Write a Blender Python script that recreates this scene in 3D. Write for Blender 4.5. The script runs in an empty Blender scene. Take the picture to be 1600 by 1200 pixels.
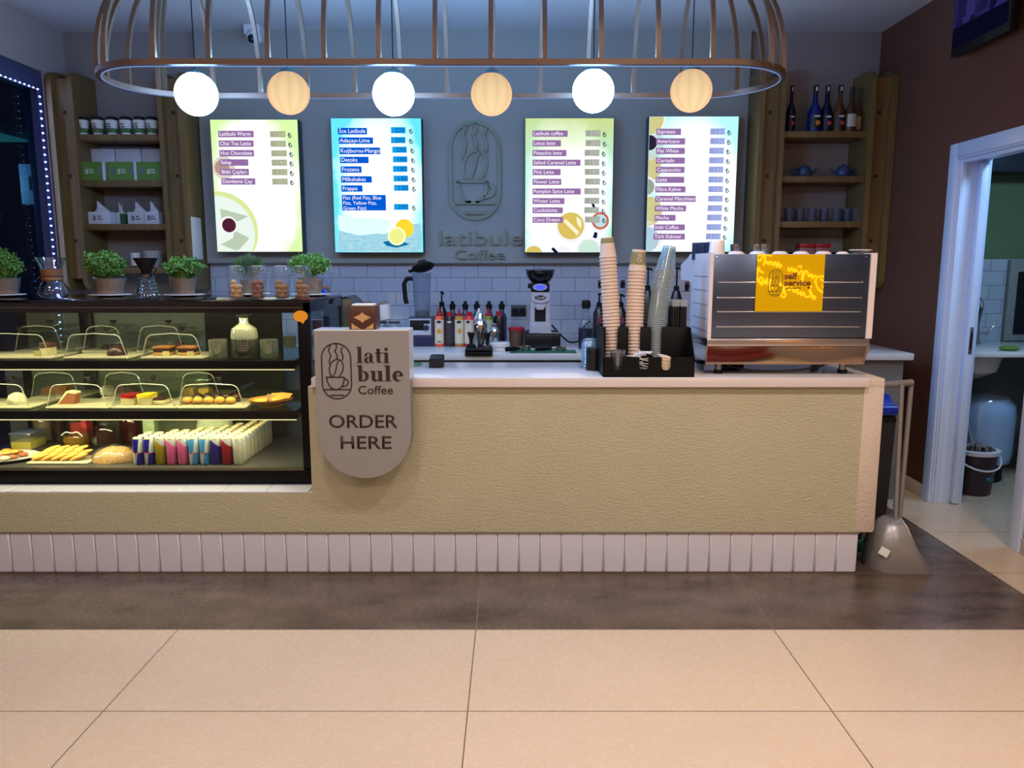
import bpy, bmesh, math, random
from mathutils import Vector, Matrix
random.seed(7)
SC = bpy.context.scene
COL = SC.collection
PI = math.pi

# ------------------------------------------------------------------ camera
CAM_H, FPX = 1.45, 1202.0
PITCH = math.atan(185.0 / FPX)
cam = bpy.data.cameras.new('camera'); cam.sensor_width = 36.0; cam.lens = FPX / 1600 * 36
cam.clip_start = 0.05
cam_o = bpy.data.objects.new('camera', cam); COL.objects.link(cam_o)
cam_o.location = (0, 0, CAM_H); cam_o.rotation_euler = (PI / 2 - PITCH, 0, 0)
SC.camera = cam_o

# ------------------------------------------------------------------ world, exposure
world = bpy.data.worlds.new('world'); SC.world = world; world.use_nodes = True
world.node_tree.nodes['Background'].inputs[0].default_value = (0.02, 0.03, 0.06, 1)
world.node_tree.nodes['Background'].inputs[1].default_value = 0.4
vs = SC.view_settings
vs.view_transform = 'Standard'; vs.look = 'None'; vs.exposure = 0.0; vs.gamma = 1.0; vs.use_curve_mapping = False
cy = SC.cycles
cy.max_bounces = 10; cy.diffuse_bounces = 4; cy.glossy_bounces = 4; cy.transmission_bounces = 8
cy.transparent_max_bounces = 40; cy.caustics_reflective = False; cy.caustics_refractive = False
cy.sample_clamp_indirect = 4.0; cy.use_denoising = True

def lin(c):
    return tuple((x / 255 / 12.92) if x <= 10.3 else ((x / 255 + 0.055) / 1.055) ** 2.4 for x in c)

# ------------------------------------------------------------------ lights of the place
def area(name, loc, rot, size, power, col, size_y=None, shape=None, spread=None):
    l = bpy.data.lights.new(name, 'AREA'); l.energy = power; l.color = col; l.size = size
    l.shape = shape or ('RECTANGLE' if size_y else 'DISK')
    if size_y: l.size_y = size_y
    if spread: l.spread = spread
    o = bpy.data.objects.new(name, l); COL.objects.link(o); o.location = loc; o.rotation_euler = rot
    return o
WARM = (1.0, 0.83, 0.71)
for x, p in ((-2.3, 9), (-0.75, 17), (0.75, 28), (2.1, 26)):
    area('downlight_lamp', (x, 1.9, 3.05), (0, 0, 0), 0.22, p, WARM, spread=math.radians(150))
for i, x in enumerate((-2.2, 0.0, 2.2)):
    area('hall_lamp', (x, -0.4, 3.05), (0, 0, 0), 0.6, 42, WARM)
area('storage_lamp', (3.3, 4.0, 2.5), (math.radians(14), 0, 0), 0.4, 22.0, (0.38, 0.66, 1.0))

# ------------------------------------------------------------------ pixel -> point on a plane of the room
_c, _s = math.cos(PITCH), math.sin(PITCH)
def _dir(px, py):
    u = (px - 800) / FPX; v = (600 - py) / FPX
    return u, _c + v * _s, -_s + v * _c
def atY(px, py, Y):
    u, y, z = _dir(px, py); t = Y / y
    return (t * u, CAM_H + t * z)
def atZ(px, py, Z):
    u, y, z = _dir(px, py); t = (Z - CAM_H) / z
    return (t * u, t * y)
def XY(px, py, Y): return atY(px, py, Y)[0]
def ZY(py, Y): return atY(800, py, Y)[1]

# ------------------------------------------------------------------ materials
MATS = {}
def _new(name):
    m = bpy.data.materials.new(name); m.use_nodes = True
    nt = m.node_tree; nt.nodes.clear()
    out = nt.nodes.new('ShaderNodeOutputMaterial')
    return m, nt, out
def N(nt, t, **kw):
    n = nt.nodes.new(t)
    for k, v in kw.items():
        if hasattr(n, k): setattr(n, k, v)
        else: n.inputs[k].default_value = v
    return n
def math_(nt, op, a, b=None, c=None):
    n = nt.nodes.new('ShaderNodeMath'); n.operation = op
    for i, x in enumerate((a, b, c)):
        if x is None: continue
        if isinstance(x, (int, float)): n.inputs[i].default_value = x
        else: nt.links.new(x, n.inputs[i])
    return n.outputs[0]
def mixc(nt, f, a, b):
    n = nt.nodes.new('ShaderNodeMix'); n.data_type = 'RGBA'
    for s, x in ((0, f), (6, a), (7, b)):
        if isinstance(x, (int, float)): n.inputs[s].default_value = x
        elif isinstance(x, tuple): n.inputs[s].default_value = (*x[:3], 1)
        else: nt.links.new(x, n.inputs[s])
    return n.outputs[2]
def coords(nt):
    tc = nt.nodes.new('ShaderNodeTexCoord'); sp = nt.nodes.new('ShaderNodeSeparateXYZ')
    nt.links.new(tc.outputs['Object'], sp.inputs[0])
    return tc.outputs['Object'], sp.outputs[0], sp.outputs[1], sp.outputs[2]
def noise(nt, vec, scale, detail=3, rough=0.5, stretch=None):
    if stretch:
        mp = nt.nodes.new('ShaderNodeMapping'); mp.inputs['Scale'].default_value = stretch
        nt.links.new(vec, mp.inputs[0]); vec = mp.outputs[0]
    n = nt.nodes.new('ShaderNodeTexNoise'); n.inputs['Scale'].default_value = scale
    n.inputs['Detail'].default_value = detail; n.inputs['Roughness'].default_value = rough
    nt.links.new(vec, n.inputs['Vector'])
    return n.outputs['Fac']
def principled(nt, out, rough=0.5, metal=0.0, spec=0.5, coat=0.0):
    b = nt.nodes.new('ShaderNodeBsdfPrincipled')
    b.inputs['Roughness'].default_value = rough; b.inputs['Metallic'].default_value = metal
    b.inputs['Specular IOR Level'].default_value = spec; b.inputs['Coat Weight'].default_value = coat
    nt.links.new(b.outputs[0], out.inputs[0])
    return b
def bump(nt, b, h, strength=0.3, dist=0.01):
    n = nt.nodes.new('ShaderNodeBump'); n.inputs['Strength'].default_value = strength
    n.inputs['Distance'].default_value = dist
    nt.links.new(h, n.inputs['Height']); nt.links.new(n.outputs[0], b.inputs['Normal'])

def pbr(name, rgb, rough=0.5, metal=0.0, spec=0.5, coat=0.0, var=0.06, vs_=12, bmp=0.0, bs=60, emit=0.0):
    if name in MATS: return MATS[name]
    m, nt, out = _new(name); b = principled(nt, out, rough, metal, spec, coat)
    c = lin(rgb)
    v, x, y, z = coords(nt)
    f = noise(nt, v, vs_)
    nt.links.new(mixc(nt, f, tuple(q * (1 - var) for q in c), tuple(min(1, q * (1 + var)) for q in c)), b.inputs['Base Color'])
    if bmp: bump(nt, b, noise(nt, v, bs), bmp, 0.004)
    if emit:
        b.inputs['Emission Color'].default_value = (*c, 1); b.inputs['Emission Strength'].default_value = emit
    MATS[name] = m; return m
def emitter(name, rgb, s=1.0):
    if name in MATS: return MATS[name]
    m, nt, out = _new(name); e = N(nt, 'ShaderNodeEmission'); e.inputs[0].default_value = (*lin(rgb), 1); e.inputs[1].default_value = s
    nt.links.new(e.outputs[0], out.inputs[0]); MATS[name] = m; return m
def clear(name, tint=(238, 244, 246), base=0.05, edge=0.5, rough=0.04, body=None, bodyf=0.0, power=3.0):
    """thin clear sheet: lets light through, mirrors more at grazing angles, a little body colour"""
    if name in MATS: return MATS[name]
    m, nt, out = _new(name)
    tr = N(nt, 'ShaderNodeBsdfTransparent'); tr.inputs[0].default_value = (*lin(tint), 1)
    gl = N(nt, 'ShaderNodeBsdfGlossy'); gl.inputs['Roughness'].default_value = rough
    lw = N(nt, 'ShaderNodeLayerWeight'); lw.inputs[0].default_value = 0.5
    f = math_(nt, 'MULTIPLY_ADD', math_(nt, 'POWER', lw.outputs['Facing'], power), edge, base)
    mx = N(nt, 'ShaderNodeMixShader'); nt.links.new(f, mx.inputs[0])
    nt.links.new(tr.outputs[0], mx.inputs[1]); nt.links.new(gl.outputs[0], mx.inputs[2])
    last = mx.outputs[0]
    if bodyf:
        df = N(nt, 'ShaderNodeBsdfDiffuse'); df.inputs[0].default_value = (*lin(body), 1)
        m2 = N(nt, 'ShaderNodeMixShader'); m2.inputs[0].default_value = bodyf
        nt.links.new(last, m2.inputs[1]); nt.links.new(df.outputs[0], m2.inputs[2]); last = m2.outputs[0]
    nt.links.new(last, out.inputs[0]); MATS[name] = m; return m
def wood(name, a, b, rough=0.55, axis=2, scale=6):
    if name in MATS: return MATS[name]
    m, nt, out = _new(name); bs = principled(nt, out, rough)
    v, x, y, z = coords(nt)
    st = [9, 9, 9]; st[axis] = 0.7
    f = noise(nt, v, scale, 5, 0.6, tuple(st))
    f2 = noise(nt, v, 2.0)
    f = math_(nt, 'ADD', math_(nt, 'MULTIPLY', f, 0.75), math_(nt, 'MULTIPLY', f2, 0.25))
    r = N(nt, 'ShaderNodeValToRGB'); nt.links.new(f, r.inputs[0])
    r.color_ramp.elements[0].position = 0.3; r.color_ramp.elements[0].color = (*lin(a), 1)
    r.color_ramp.elements[1].position = 0.7; r.color_ramp.elements[1].color = (*lin(b), 1)
    nt.links.new(r.outputs[0], bs.inputs['Base Color']); bump(nt, bs, f, 0.15, 0.003)
    MATS[name] = m; return m

# ------------------------------------------------------------------ mesh builder (works in world coordinates, shifted to the parent's place on build)
class MB:
    def __init__(s): s.bm = bmesh.new(); s.mats = []; s.mi = 0
    def use(s, m):
        if m not in s.mats: s.mats.append(m)
        s.mi = s.mats.index(m); return s
    def _mark(s, faces, smooth=True):
        for f in faces: f.material_index = s.mi; f.smooth = smooth
    def box(s, x0, x1, y0, y1, z0, z1, bev=0.0, seg=2, rot=None):
        v = [s.bm.verts.new(p) for p in ((x0, y0, z0), (x1, y0, z0), (x1, y1, z0), (x0, y1, z0), (x0, y0, z1), (x1, y0, z1), (x1, y1, z1), (x0, y1, z1))]
        fs = [s.bm.faces.new([v[i] for i in q]) for q in ((3, 2, 1, 0), (4, 5, 6, 7), (0, 1, 5, 4), (1, 2, 6, 5), (2, 3, 7, 6), (3, 0, 4, 7))]
        s._mark(fs)
        if bev:
            es = list({e for f in fs for e in f.edges})
            r = bmesh.ops.bevel(s.bm, geom=es, offset=bev, segments=seg, affect='EDGES', profile=0.5)
            s._mark(r['faces'])
            v = list({q for f in r['faces'] for q in f.verts} | {q for q in v if q.is_valid})
        if rot:
            c = Vector(rot[0]); bmesh.ops.transform(s.bm, matrix=Matrix.Translation(c) @ rot[1].to_4x4() @ Matrix.Translation(-c), verts=[q for q in v if q.is_valid])
        return s
    def prism(s, poly, lo, hi, axis='y'):
        """poly: 2-D outline; axis y -> poly is (x,z); axis x -> (y,z); axis z -> (x,y)"""
        def p3(p, t): return {'y': (p[0], t, p[1]), 'x': (t, p[0], p[1]), 'z': (p[0], p[1], t)}[axis]
        a = [s.bm.verts.new(p3(p, lo)) for p in poly]; b = [s.bm.verts.new(p3(p, hi)) for p in poly]
        n = len(poly); fs = [s.bm.faces.new(a), s.bm.faces.new(b[::-1])]
        for i in range(n): fs.append(s.bm.faces.new((a[i], b[i], b[(i + 1) % n], a[(i + 1) % n])))
        s._mark(fs); return s
    def poly(s, pts):
        f = s.bm.faces.new([s.bm.verts.new(p) for p in pts]); s._mark([f]); return s
    def lathe(s, prof, c=(0, 0, 0), seg=24, axis=None, sx=1.0, sy=1.0):
        R = (Vector((0, 0, 1)).rotation_difference(Vector(axis))).to_matrix() if axis else Matrix.Identity(3)
        c = Vector(c); rings = []
        for r, z in prof:
            if r < 1e-6: rings.append([s.bm.verts.new(c + R @ Vector((0, 0, z)))])
            else: rings.append([s.bm.verts.new(c + R @ Vector((r * sx * math.cos(2 * PI * k / seg), r * sy * math.sin(2 * PI * k / seg), z))) for k in range(seg)])
        fs = []
        for A, B in zip(rings, rings[1:]):
            for k in range(seg):
                a0, a1 = A[k % len(A)], A[(k + 1) % len(A)]; b0, b1 = B[k % len(B)], B[(k + 1) % len(B)]
                q = []
                for w in (a0, a1, b1, b0):
                    if w not in q: q.append(w)
                if len(q) > 2: fs.append(s.bm.faces.new(q))
        s._mark(fs); return s
    def cyl(s, p0, p1, r0, r1=None, seg=16):
        p0, p1 = Vector(p0), Vector(p1); d = p1 - p0; r1 = r0 if r1 is None else r1
        return s.lathe([(0, 0), (r0, 0), (r1, d.length), (0, d.length)], p0, seg, d.normalized() if abs(d.normalized().z + 1) > 1e-6 else (1e-5, 0, -1))
    def ball(s, c, r, seg=16, rings=10, rz=None, sx=1, sy=1):
        rz = rz or r
        return s.lathe([(r * math.sin(PI * i / rings), -rz * math.cos(PI * i / rings)) for i in range(rings + 1)], c, seg, None, sx, sy)
    def tube(s, pts, r, seg=8, closed=False, square=False, radii=None):
        pts = [Vector(p) for p in pts]; n = len(pts)
        if square: seg = 4
        T = []
        for i in range(n):
            a = pts[(i - 1) % n] if (closed or i) else pts[i]; b = pts[(i + 1) % n] if (closed or i < n - 1) else pts[i]
            T.append((b - a).normalized())
        up = Vector((0, 0, 1)) if abs(T[0].z) < 0.9 else Vector((0, 1, 0))
        nrm = (up - T[0] * up.dot(T[0])).normalized(); rings = []
        for i in range(n):
            if i: nrm = (nrm - T[i] * nrm.dot(T[i])).normalized()
            bn = T[i].cross(nrm); rr = radii[i] if radii else r
            off = PI / 4 if square else 0
            rings.append([s.bm.verts.new(pts[i] + (nrm * math.cos(2 * PI * k / seg + off) + bn * math.sin(2 * PI * k / seg + off)) * rr) for k in range(seg)])
        fs = []
        for i in range(n if closed else n - 1):
            A, B = rings[i], rings[(i + 1) % n]
            for k in range(seg): fs.append(s.bm.faces.new((A[k], A[(k + 1) % seg], B[(k + 1) % seg], B[k])))
        if not closed: fs.append(s.bm.faces.new(rings[0][::-1])); fs.append(s.bm.faces.new(rings[-1]))
        s._mark(fs); return s
    def ribbon(s, pts, w, y0, y1, closed=False):
        """flat stroke in the x-z plane, width w, from depth y0 to y1"""
        P = [Vector((p[0], p[1])) for p in pts]; n = len(P); L = []; Rr = []
        for i in range(n):
            a = P[(i - 1) % n] if (closed or i) else P[i]; b = P[(i + 1) % n] if (closed or i < n - 1) else P[i]
            t = (b - a).normalized(); nn = Vector((-t.y, t.x))
            L.append(P[i] + nn * w / 2); Rr.append(P[i] - nn * w / 2)
        V = [[s.bm.verts.new((q.x, y, q.y)) for q in A] for A in (L, Rr) for y in (y0, y1)]
        fs = []
        for i in range(n if closed else n - 1):
            j = (i + 1) % n
            fs += [s.bm.faces.new((V[0][i], V[0][j], V[2][j], V[2][i])), s.bm.faces.new((V[1][i], V[3][i], V[3][j], V[1][j])),
                   s.bm.faces.new((V[0][i], V[1][i], V[1][j], V[0][j])), s.bm.faces.new((V[2][i], V[2][j], V[3][j], V[3][i]))]
        if not closed:
            for i in (0, n - 1): fs.append(s.bm.faces.new((V[0][i], V[2][i], V[3][i], V[1][i])))
        s._mark(fs, False); return s
    def build(s, name, mat=None, parent=None, loc=None, angle=40, solidify=None, rotz=0):
        me = bpy.data.meshes.new(name); o = bpy.data.objects.new(name, me); COL.objects.link(o)
        if mat is not None: mats = [mat]
        else: mats = s.mats
        org = Vector(loc) if loc is not None else Vector((0, 0, 0)); q = parent
        while q is not None: org = org + q.location; q = q.parent
        bmesh.ops.recalc_face_normals(s.bm, faces=s.bm.faces)
        s.bm.transform(Matrix.Translation(-org))
        s.bm.to_mesh(me); s.bm.free()
        for m in mats: me.materials.append(m)
        me.set_sharp_from_angle(angle=math.radians(angle))
        if parent is not None: o.parent = parent
        if loc is not None: o.location = loc
        if solidify:
            md = o.modifiers.new('thickness', 'SOLIDIFY'); md.thickness = solidify; md.offset = 0
        return o

def tag(o, label, cat, group=None, kind=None):
    o['label'] = label; o['category'] = cat
    if group: o['group'] = group
    if kind: o['kind'] = kind
    return o
def thing(name, label, cat, loc, group=None):
    o = bpy.data.objects.new(name, None); COL.objects.link(o); o.location = loc; o.empty_display_size = 0.05
    return tag(o, label, cat, group)
def solo(mb, name, mat, label, cat, loc, group=None, kind=None, **kw):
    return tag(mb.build(name, mat, None, loc, **kw), label, cat, group, kind)
def struct(mb, name, mat=None, **kw):
    o = mb.build(name, mat, None, **kw); o['kind'] = 'structure'; return o
def dup(root, loc, label=None, rotz=None, group=None):
    def cp(o, par):
        c = o.copy(); COL.objects.link(c)
        if par is not None: c.parent = par; c.matrix_parent_inverse = o.matrix_parent_inverse.copy()
        for ch in list(o.children): cp(ch, c)
        return c
    r = cp(root, None); r.location = loc
    if label: r['label'] = label
    if rotz is not None: r.rotation_euler = (0, 0, rotz)
    if group: r['group'] = group
    return r
def text(name, body, mat, parent, x, z, y, h=None, w=None, maxw=None, bold=0.0, extr=0.001, align='LEFT', yaw=0.0, mirror=False):
    """flat lettering facing the room (-y); h is the cap height of the text in metres, w squeezes it to a width"""
    c = bpy.data.curves.new(name, 'FONT'); c.body = body; c.size = 1.0; c.align_x = align; c.offset = bold; c.extrude = 0.0; c.resolution_u = 3
    t = bpy.data.objects.new(name, c); COL.objects.link(t); bpy.context.view_layer.update()
    me = bpy.data.meshes.new_from_object(t.evaluated_get(bpy.context.evaluated_depsgraph_get()))
    bpy.data.objects.remove(t); bpy.data.curves.remove(c); me.name = name
    sz = (h / 0.70) if h else 1.0
    xs = [v.co.x for v in me.vertices]; wid = (max(xs) - min(xs)) or 1
    sx = (w / wid) if w else sz
    if maxw and sx * wid > maxw: sx = maxw / wid
    bm = bmesh.new(); bm.from_mesh(me)
    if extr:
        r = bmesh.ops.extrude_face_region(bm, geom=list(bm.faces))
        bmesh.ops.translate(bm, verts=[v for v in r['geom'] if isinstance(v, bmesh.types.BMVert)], vec=(0, 0, 1))
    for v in bm.verts:
        v.co = Vector((v.co.x * sx, -v.co.z * extr, v.co.y * sz))
    bmesh.ops.recalc_face_normals(bm, faces=bm.faces)
    org = Vector((0, 0, 0)); q = parent
    while q is not None: org = org + q.location; q = q.parent
    bmesh.ops.translate(bm, verts=bm.verts, vec=Vector((x, y, z)) - org)
    bm.to_mesh(me); bm.free(); me.materials.clear(); me.materials.append(mat)
    o = bpy.data.objects.new(name, me); COL.objects.link(o); o.parent = parent
    return o
def arc(cx, cy, rx, ry, a0, a1, n):
    return [(cx + rx * math.cos(math.radians(a0 + (a1 - a0) * i / n)), cy + ry * math.sin(math.radians(a0 + (a1 - a0) * i / n))) for i in range(n + 1)]
def spline(pts, n=6):
    """Catmull-Rom through the points"""
    P = [Vector(p) for p in pts]; out = []
    for i in range(len(P) - 1):
        p0, p1, p2, p3 = P[max(i - 1, 0)], P[i], P[i + 1], P[min(i + 2, len(P) - 1)]
        for k in range(n):
            t = k / n
            out.append(0.5 * ((2 * p1) + (p2 - p0) * t + (2 * p0 - 5 * p1 + 4 * p2 - p3) * t * t + (3 * p1 - p0 - 3 * p2 + p3) * t ** 3))
    out.append(P[-1]); return [tuple(q) for q in out]
def rrect(x0, x1, z0, z1, r, n=5):
    return arc(x1 - r, z1 - r, r, r, 0, 90, n) + arc(x0 + r, z1 - r, r, r, 90, 180, n) + arc(x0 + r, z0 + r, r, r, 180, 270, n) + arc(x1 - r, z0 + r, r, r, 270, 360, n)
ORD = 'first second third fourth fifth sixth seventh eighth ninth tenth eleventh twelfth thirteenth fourteenth fifteenth sixteenth seventeenth eighteenth nineteenth twentieth'.split()
_T = 'twenty thirty forty fifty'.split()
def ordw(i):
    if i < 20: return ORD[i]
    n = i + 1; t, u = divmod(n, 10)
    return (_T[t - 2][:-1] + 'ieth') if u == 0 else _T[t - 2] + '-' + ORD[u - 1]
# ================================================================== common materials
BLACK = pbr('black_plastic', (13, 13, 16), 0.35, spec=0.35)
MATTE_BLACK = pbr('matte_black', (9, 9, 11), 0.6, spec=0.25)
WHITE_PAINT = pbr('white_lacquer', (214, 214, 218), 0.35, var=0.02)
CHROME = pbr('chrome', (205, 205, 208), 0.12, 1.0, var=0.02)
STEEL = pbr('brushed_steel', (165, 165, 168), 0.35, 1.0, var=0.05)
PORCELAIN = pbr('white_porcelain', (222, 220, 216), 0.18, var=0.02)
GLASS = clear('clear_glass', (236, 243, 244), 0.03, 0.55, 0.02)
PLASTIC = clear('clear_plastic', (240, 245, 248), 0.04, 0.5, 0.08, (200, 215, 235), 0.05)
KRAFT = pbr('kraft_paper', (142, 106, 74), 0.85, var=0.45, vs_=45, bmp=0.4, bs=70)
PAPER = pbr('white_paper', (226, 224, 220), 0.7, var=0.03)
SHELF_WOOD = wood('shelf_wood', (98, 75, 40), (128, 101, 57))

# ================================================================== the room
def tile_floor():
    m, nt, out = _new('floor_tiles'); b = principled(nt, out, 0.24, 0, 0.5)
    v, x, y, z = coords(nt)
    def line(u, u0, w, g):
        f = math_(nt, 'FRACT', math_(nt, 'DIVIDE', math_(nt, 'SUBTRACT', u, u0), w))
        return math_(nt, 'LESS_THAN', f, g / w)
    gr = math_(nt, 'MAXIMUM', line(x, -0.148 - 12, 1.2, 0.004), line(y, 2.912 - 0.575 * 12, 0.575, 0.004))
    n1 = noise(nt, v, 2.2, 6, 0.62); n2 = noise(nt, v, 45, 3, 0.6)
    f = math_(nt, 'ADD', math_(nt, 'MULTIPLY', n1, 0.9), math_(nt, 'MULTIPLY', n2, 0.1))
    light = mixc(nt, f, lin((188, 165, 139)), lin((202, 180, 154)))
    dk = N(nt, 'ShaderNodeValToRGB'); nt.links.new(noise(nt, v, 3.2, 7, 0.66, (1, 2.0, 1)), dk.inputs[0])
    dk.color_ramp.elements[0].position = 0.32; dk.color_ramp.elements[0].color = (*lin((64, 52, 44)), 1)
    dk.color_ramp.elements[1].position = 0.72; dk.color_ramp.elements[1].color = (*lin((108, 90, 78)), 1)
    # dark border tiles run along the counter foot and round its right end
    isd = math_(nt, 'MULTIPLY', math_(nt, 'GREATER_THAN', y, 2.912), math_(nt, 'MULTIPLY', math_(nt, 'LESS_THAN', x, 2.285), math_(nt, 'LESS_THAN', y, 4.62)))
    base = mixc(nt, isd, light, dk.outputs[0])
    gc = mixc(nt, isd, lin((92, 78, 66)), lin((120, 104, 88)))
    nt.links.new(mixc(nt, gr, base, gc), b.inputs['Base Color'])
    nt.links.new(math_(nt, 'MULTIPLY_ADD', n2, 0.06, 0.24), b.inputs['Roughness'])
    
    return m
mb = MB(); mb.box(-3.3, 4.7, -2.4, 5.85, -0.08, 0.0); struct(mb, 'floor', tile_floor())
CEIL = pbr('ceiling_paint', (196, 194, 196), 0.85, var=0.03)
WALLP = pbr('taupe_wall_paint', (142, 134, 130), 0.85, var=0.05, vs_=5)
BROWN = pbr('brown_wall_paint', (98, 58, 40), 0.8, var=0.14, vs_=4, bmp=0.1, bs=90)
mb = MB(); mb.box(-3.3, 4.7, -2.4, 5.85, 3.07, 3.15); struct(mb, 'ceiling', CEIL)
mb = MB(); mb.box(-3.3, 2.7, 5.72, 5.85, 0, 3.07); struct(mb, 'wall_back', WALLP)
# left wall with a tall window opening (near the counter only its far edge is in view)
mb = MB(); mb.box(-3.28, -3.16, -2.4, 5.72, 2.74, 3.07); mb.box(-3.28, -3.16, 5.44, 5.72, 0, 2.74); mb.box(-3.28, -3.16, -2.4, 2.6, 0, 2.74); mb.box(-3.28, -3.16, 2.6, 5.44, 0, 0.25)
struct(mb, 'wall_left', pbr('pale_wall_paint', (176, 160, 156), 0.85, var=0.04, vs_=5))
# right partition with the storage doorway
DY0, DY1, DZ = 3.83, 4.60, 2.065
mb = MB(); mb.box(2.6, 2.755, 3.0, DY0 - 0.02, 0, 3.07); mb.box(2.6, 2.755, DY1 + 0.02, 5.72, 0, 3.07); mb.box(2.6, 2.755, DY0 - 0.02, DY1 + 0.02, DZ + 0.02, 3.07)
struct(mb, 'wall_right', BROWN)
mb = MB(); mb.box(2.755, 4.7, 3.0, 3.1, 0, 3.07); struct(mb, 'wall_hall', WALLP)
mb = MB(); mb.box(4.6, 4.7, -2.4, 3.0, 0, 3.07); struct(mb, 'wall_east', WALLP)
mb = MB(); mb.box(-3.3, 4.7, -2.5, -2.4, 0, 3.07); struct(mb, 'wall_front', pbr('cream_wall_paint', (176, 158, 138), 0.8, var=0.05, vs_=4))
# skirting of the right wall
SKIRT = pbr('beige_skirting', (186, 176, 164), 0.4)
mb = MB(); mb.box(2.585, 2.6, DY1 + 0.09, 5.70, 0, 0.085, 0.003); struct(mb, 'baseboard_right', SKIRT)
mb = MB(); mb.box(2.585, 2.6, 3.0, DY0 - 0.09, 0, 0.085, 0.003); struct(mb, 'baseboard_near', SKIRT)
# white tile splashback
def brick_tile(name, a, b, mortar, w=0.2035, h=0.1026, off=(0, 0), rough=0.16):
    m, nt, out = _new(name); bs = principled(nt, out, rough)
    v, x, y, z = coords(nt)
    cb = N(nt, 'ShaderNodeCombineXYZ'); nt.links.new(math_(nt, 'ADD', x, off[0]), cb.inputs[0]); nt.links.new(math_(nt, 'ADD', z, off[1]), cb.inputs[1])
    br = N(nt, 'ShaderNodeTexBrick'); br.offset = 0.5
    for k, q in (('Scale', 1.0), ('Brick Width', w), ('Row Height', h), ('Mortar Size', 0.0016), ('Mortar Smooth', 0.2), ('Bias', 0.0)): br.inputs[k].default_value = q
    br.inputs['Color1'].default_value = (*lin(a), 1); br.inputs['Color2'].default_value = (*lin(b), 1); br.inputs['Mortar'].default_value = (*lin(mortar), 1)
    nt.links.new(cb.outputs[0], br.inputs['Vector']); nt.links.new(br.outputs[0], bs.inputs['Base Color'])
    iv = math_(nt, 'SUBTRACT', 1.0, br.outputs['Fac']); bump(nt, bs, iv, 0.5, 0.003)
    return m
WALL_TILE = brick_tile('white_wall_tiles', (176, 180, 190), (168, 172, 184), (82, 88, 104), off=(0.044, -1.466 + 0.1026 * 20))
mb = MB(); mb.box(-2.21, 2.6, 5.70, 5.72, 0.92, 1.468); struct(mb, 'wall_tiles', WALL_TILE)
PANEL = pbr('grey_panel_paint', (148, 146, 140), 0.75, var=0.04, vs_=3)
mb = MB(); mb.box(-2.214, 1.668, 5.66, 5.72, 1.468, 3.07); struct(mb, 'wall_panel', PANEL)
mb = MB(); mb.box(-2.214, 1.668, 5.652, 5.66, 1.462, 1.470); struct(mb, 'panel_shadow_strip_1', pbr('grey_shadow_line', (80, 82, 86), 0.4))  # dark strip drawn in as the shadow line under the panel

# window in the left wall: dark glass, frame, the street side beyond
mb = MB()
FR = pbr('led_lit_window_frame', (74, 80, 116), 0.45)  # blue spill of the LED strip is painted into the frame colour
mb.box(-3.27, -3.17, 5.385, 5.44, 0.25, 2.74, 0.004); mb.box(-3.27, -3.17, 2.6, 5.385, 2.62, 2.74, 0.004); mb.box(-3.27, -3.17, 2.6, 5.385, 0.25, 0.32, 0.004); mb.box(-3.27, -3.17, 2.6, 2.66, 0.32, 2.62, 0.004)
w1 = struct(mb, 'window_1', FR)
mb = MB(); mb.box(-3.235, -3.225, 2.66, 5.385, 0.32, 2.62)
o = mb.build('pane', clear('night_window_glass', (170, 180, 200), 0.004, 0.12, 0.03), w1)
mb = MB(); mb.box(-6.6, -6.5, 0, 9, -0.1, 5); struct(mb, 'outside_backdrop', pbr('night_facade', (10, 14, 22), 0.8))
mb = MB(); mb.box(-6.6, -3.3, 0, 9, -0.12, -0.02); struct(mb, 'outside_ground', pbr('night_paving', (30, 34, 40), 0.8))
YO = 6.2
mb = MB(); mb.box(-6.0, XY(57, 222, 6.4), 5.63, 6.4, 2.43, 2.50); struct(mb, 'outside_soffit', pbr('porch_soffit', (120, 150, 160), 0.7))
mb = MB(); mb.box(XY(53, 300, YO), XY(66, 300, YO), YO, YO + 0.12, -0.02, 2.43); struct(mb, 'outside_post', pbr('porch_post', (130, 150, 175), 0.6))
area('porch_lamp', (-5.0, 5.3, 2.2), (math.radians(70), 0, math.radians(-35)), 0.3, 40, (0.30, 0.70, 1.0))
area('porch_uplight', (-5.0, 6.0, 1.2), (PI, 0, 0), 0.4, 26, (0.10, 1.0, 0.5))
t = thing('meter_box', 'pale meter box with a dark slot fixed to the porch post outside the window', 'box', (XY(45, 290, YO), YO - 0.04, 1.9))
x0, z1 = atY(28, 256, YO - 0.08); x1, z0 = atY(60, 319, YO - 0.08)
mb = MB(); mb.box(x0, x1, YO - 0.08, YO - 0.001, z0, z1, 0.006); mb.build('housing', pbr('box_grey', (150, 172, 184), 0.5), t)
a0, b1 = atY(45, 276, YO - 0.08); a1, b0 = atY(56, 297, YO - 0.08)
mb = MB(); mb.box(a0, a1, YO - 0.084, YO - 0.079, b0, b1); mb.build('slot', MATTE_BLACK, t)
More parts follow.
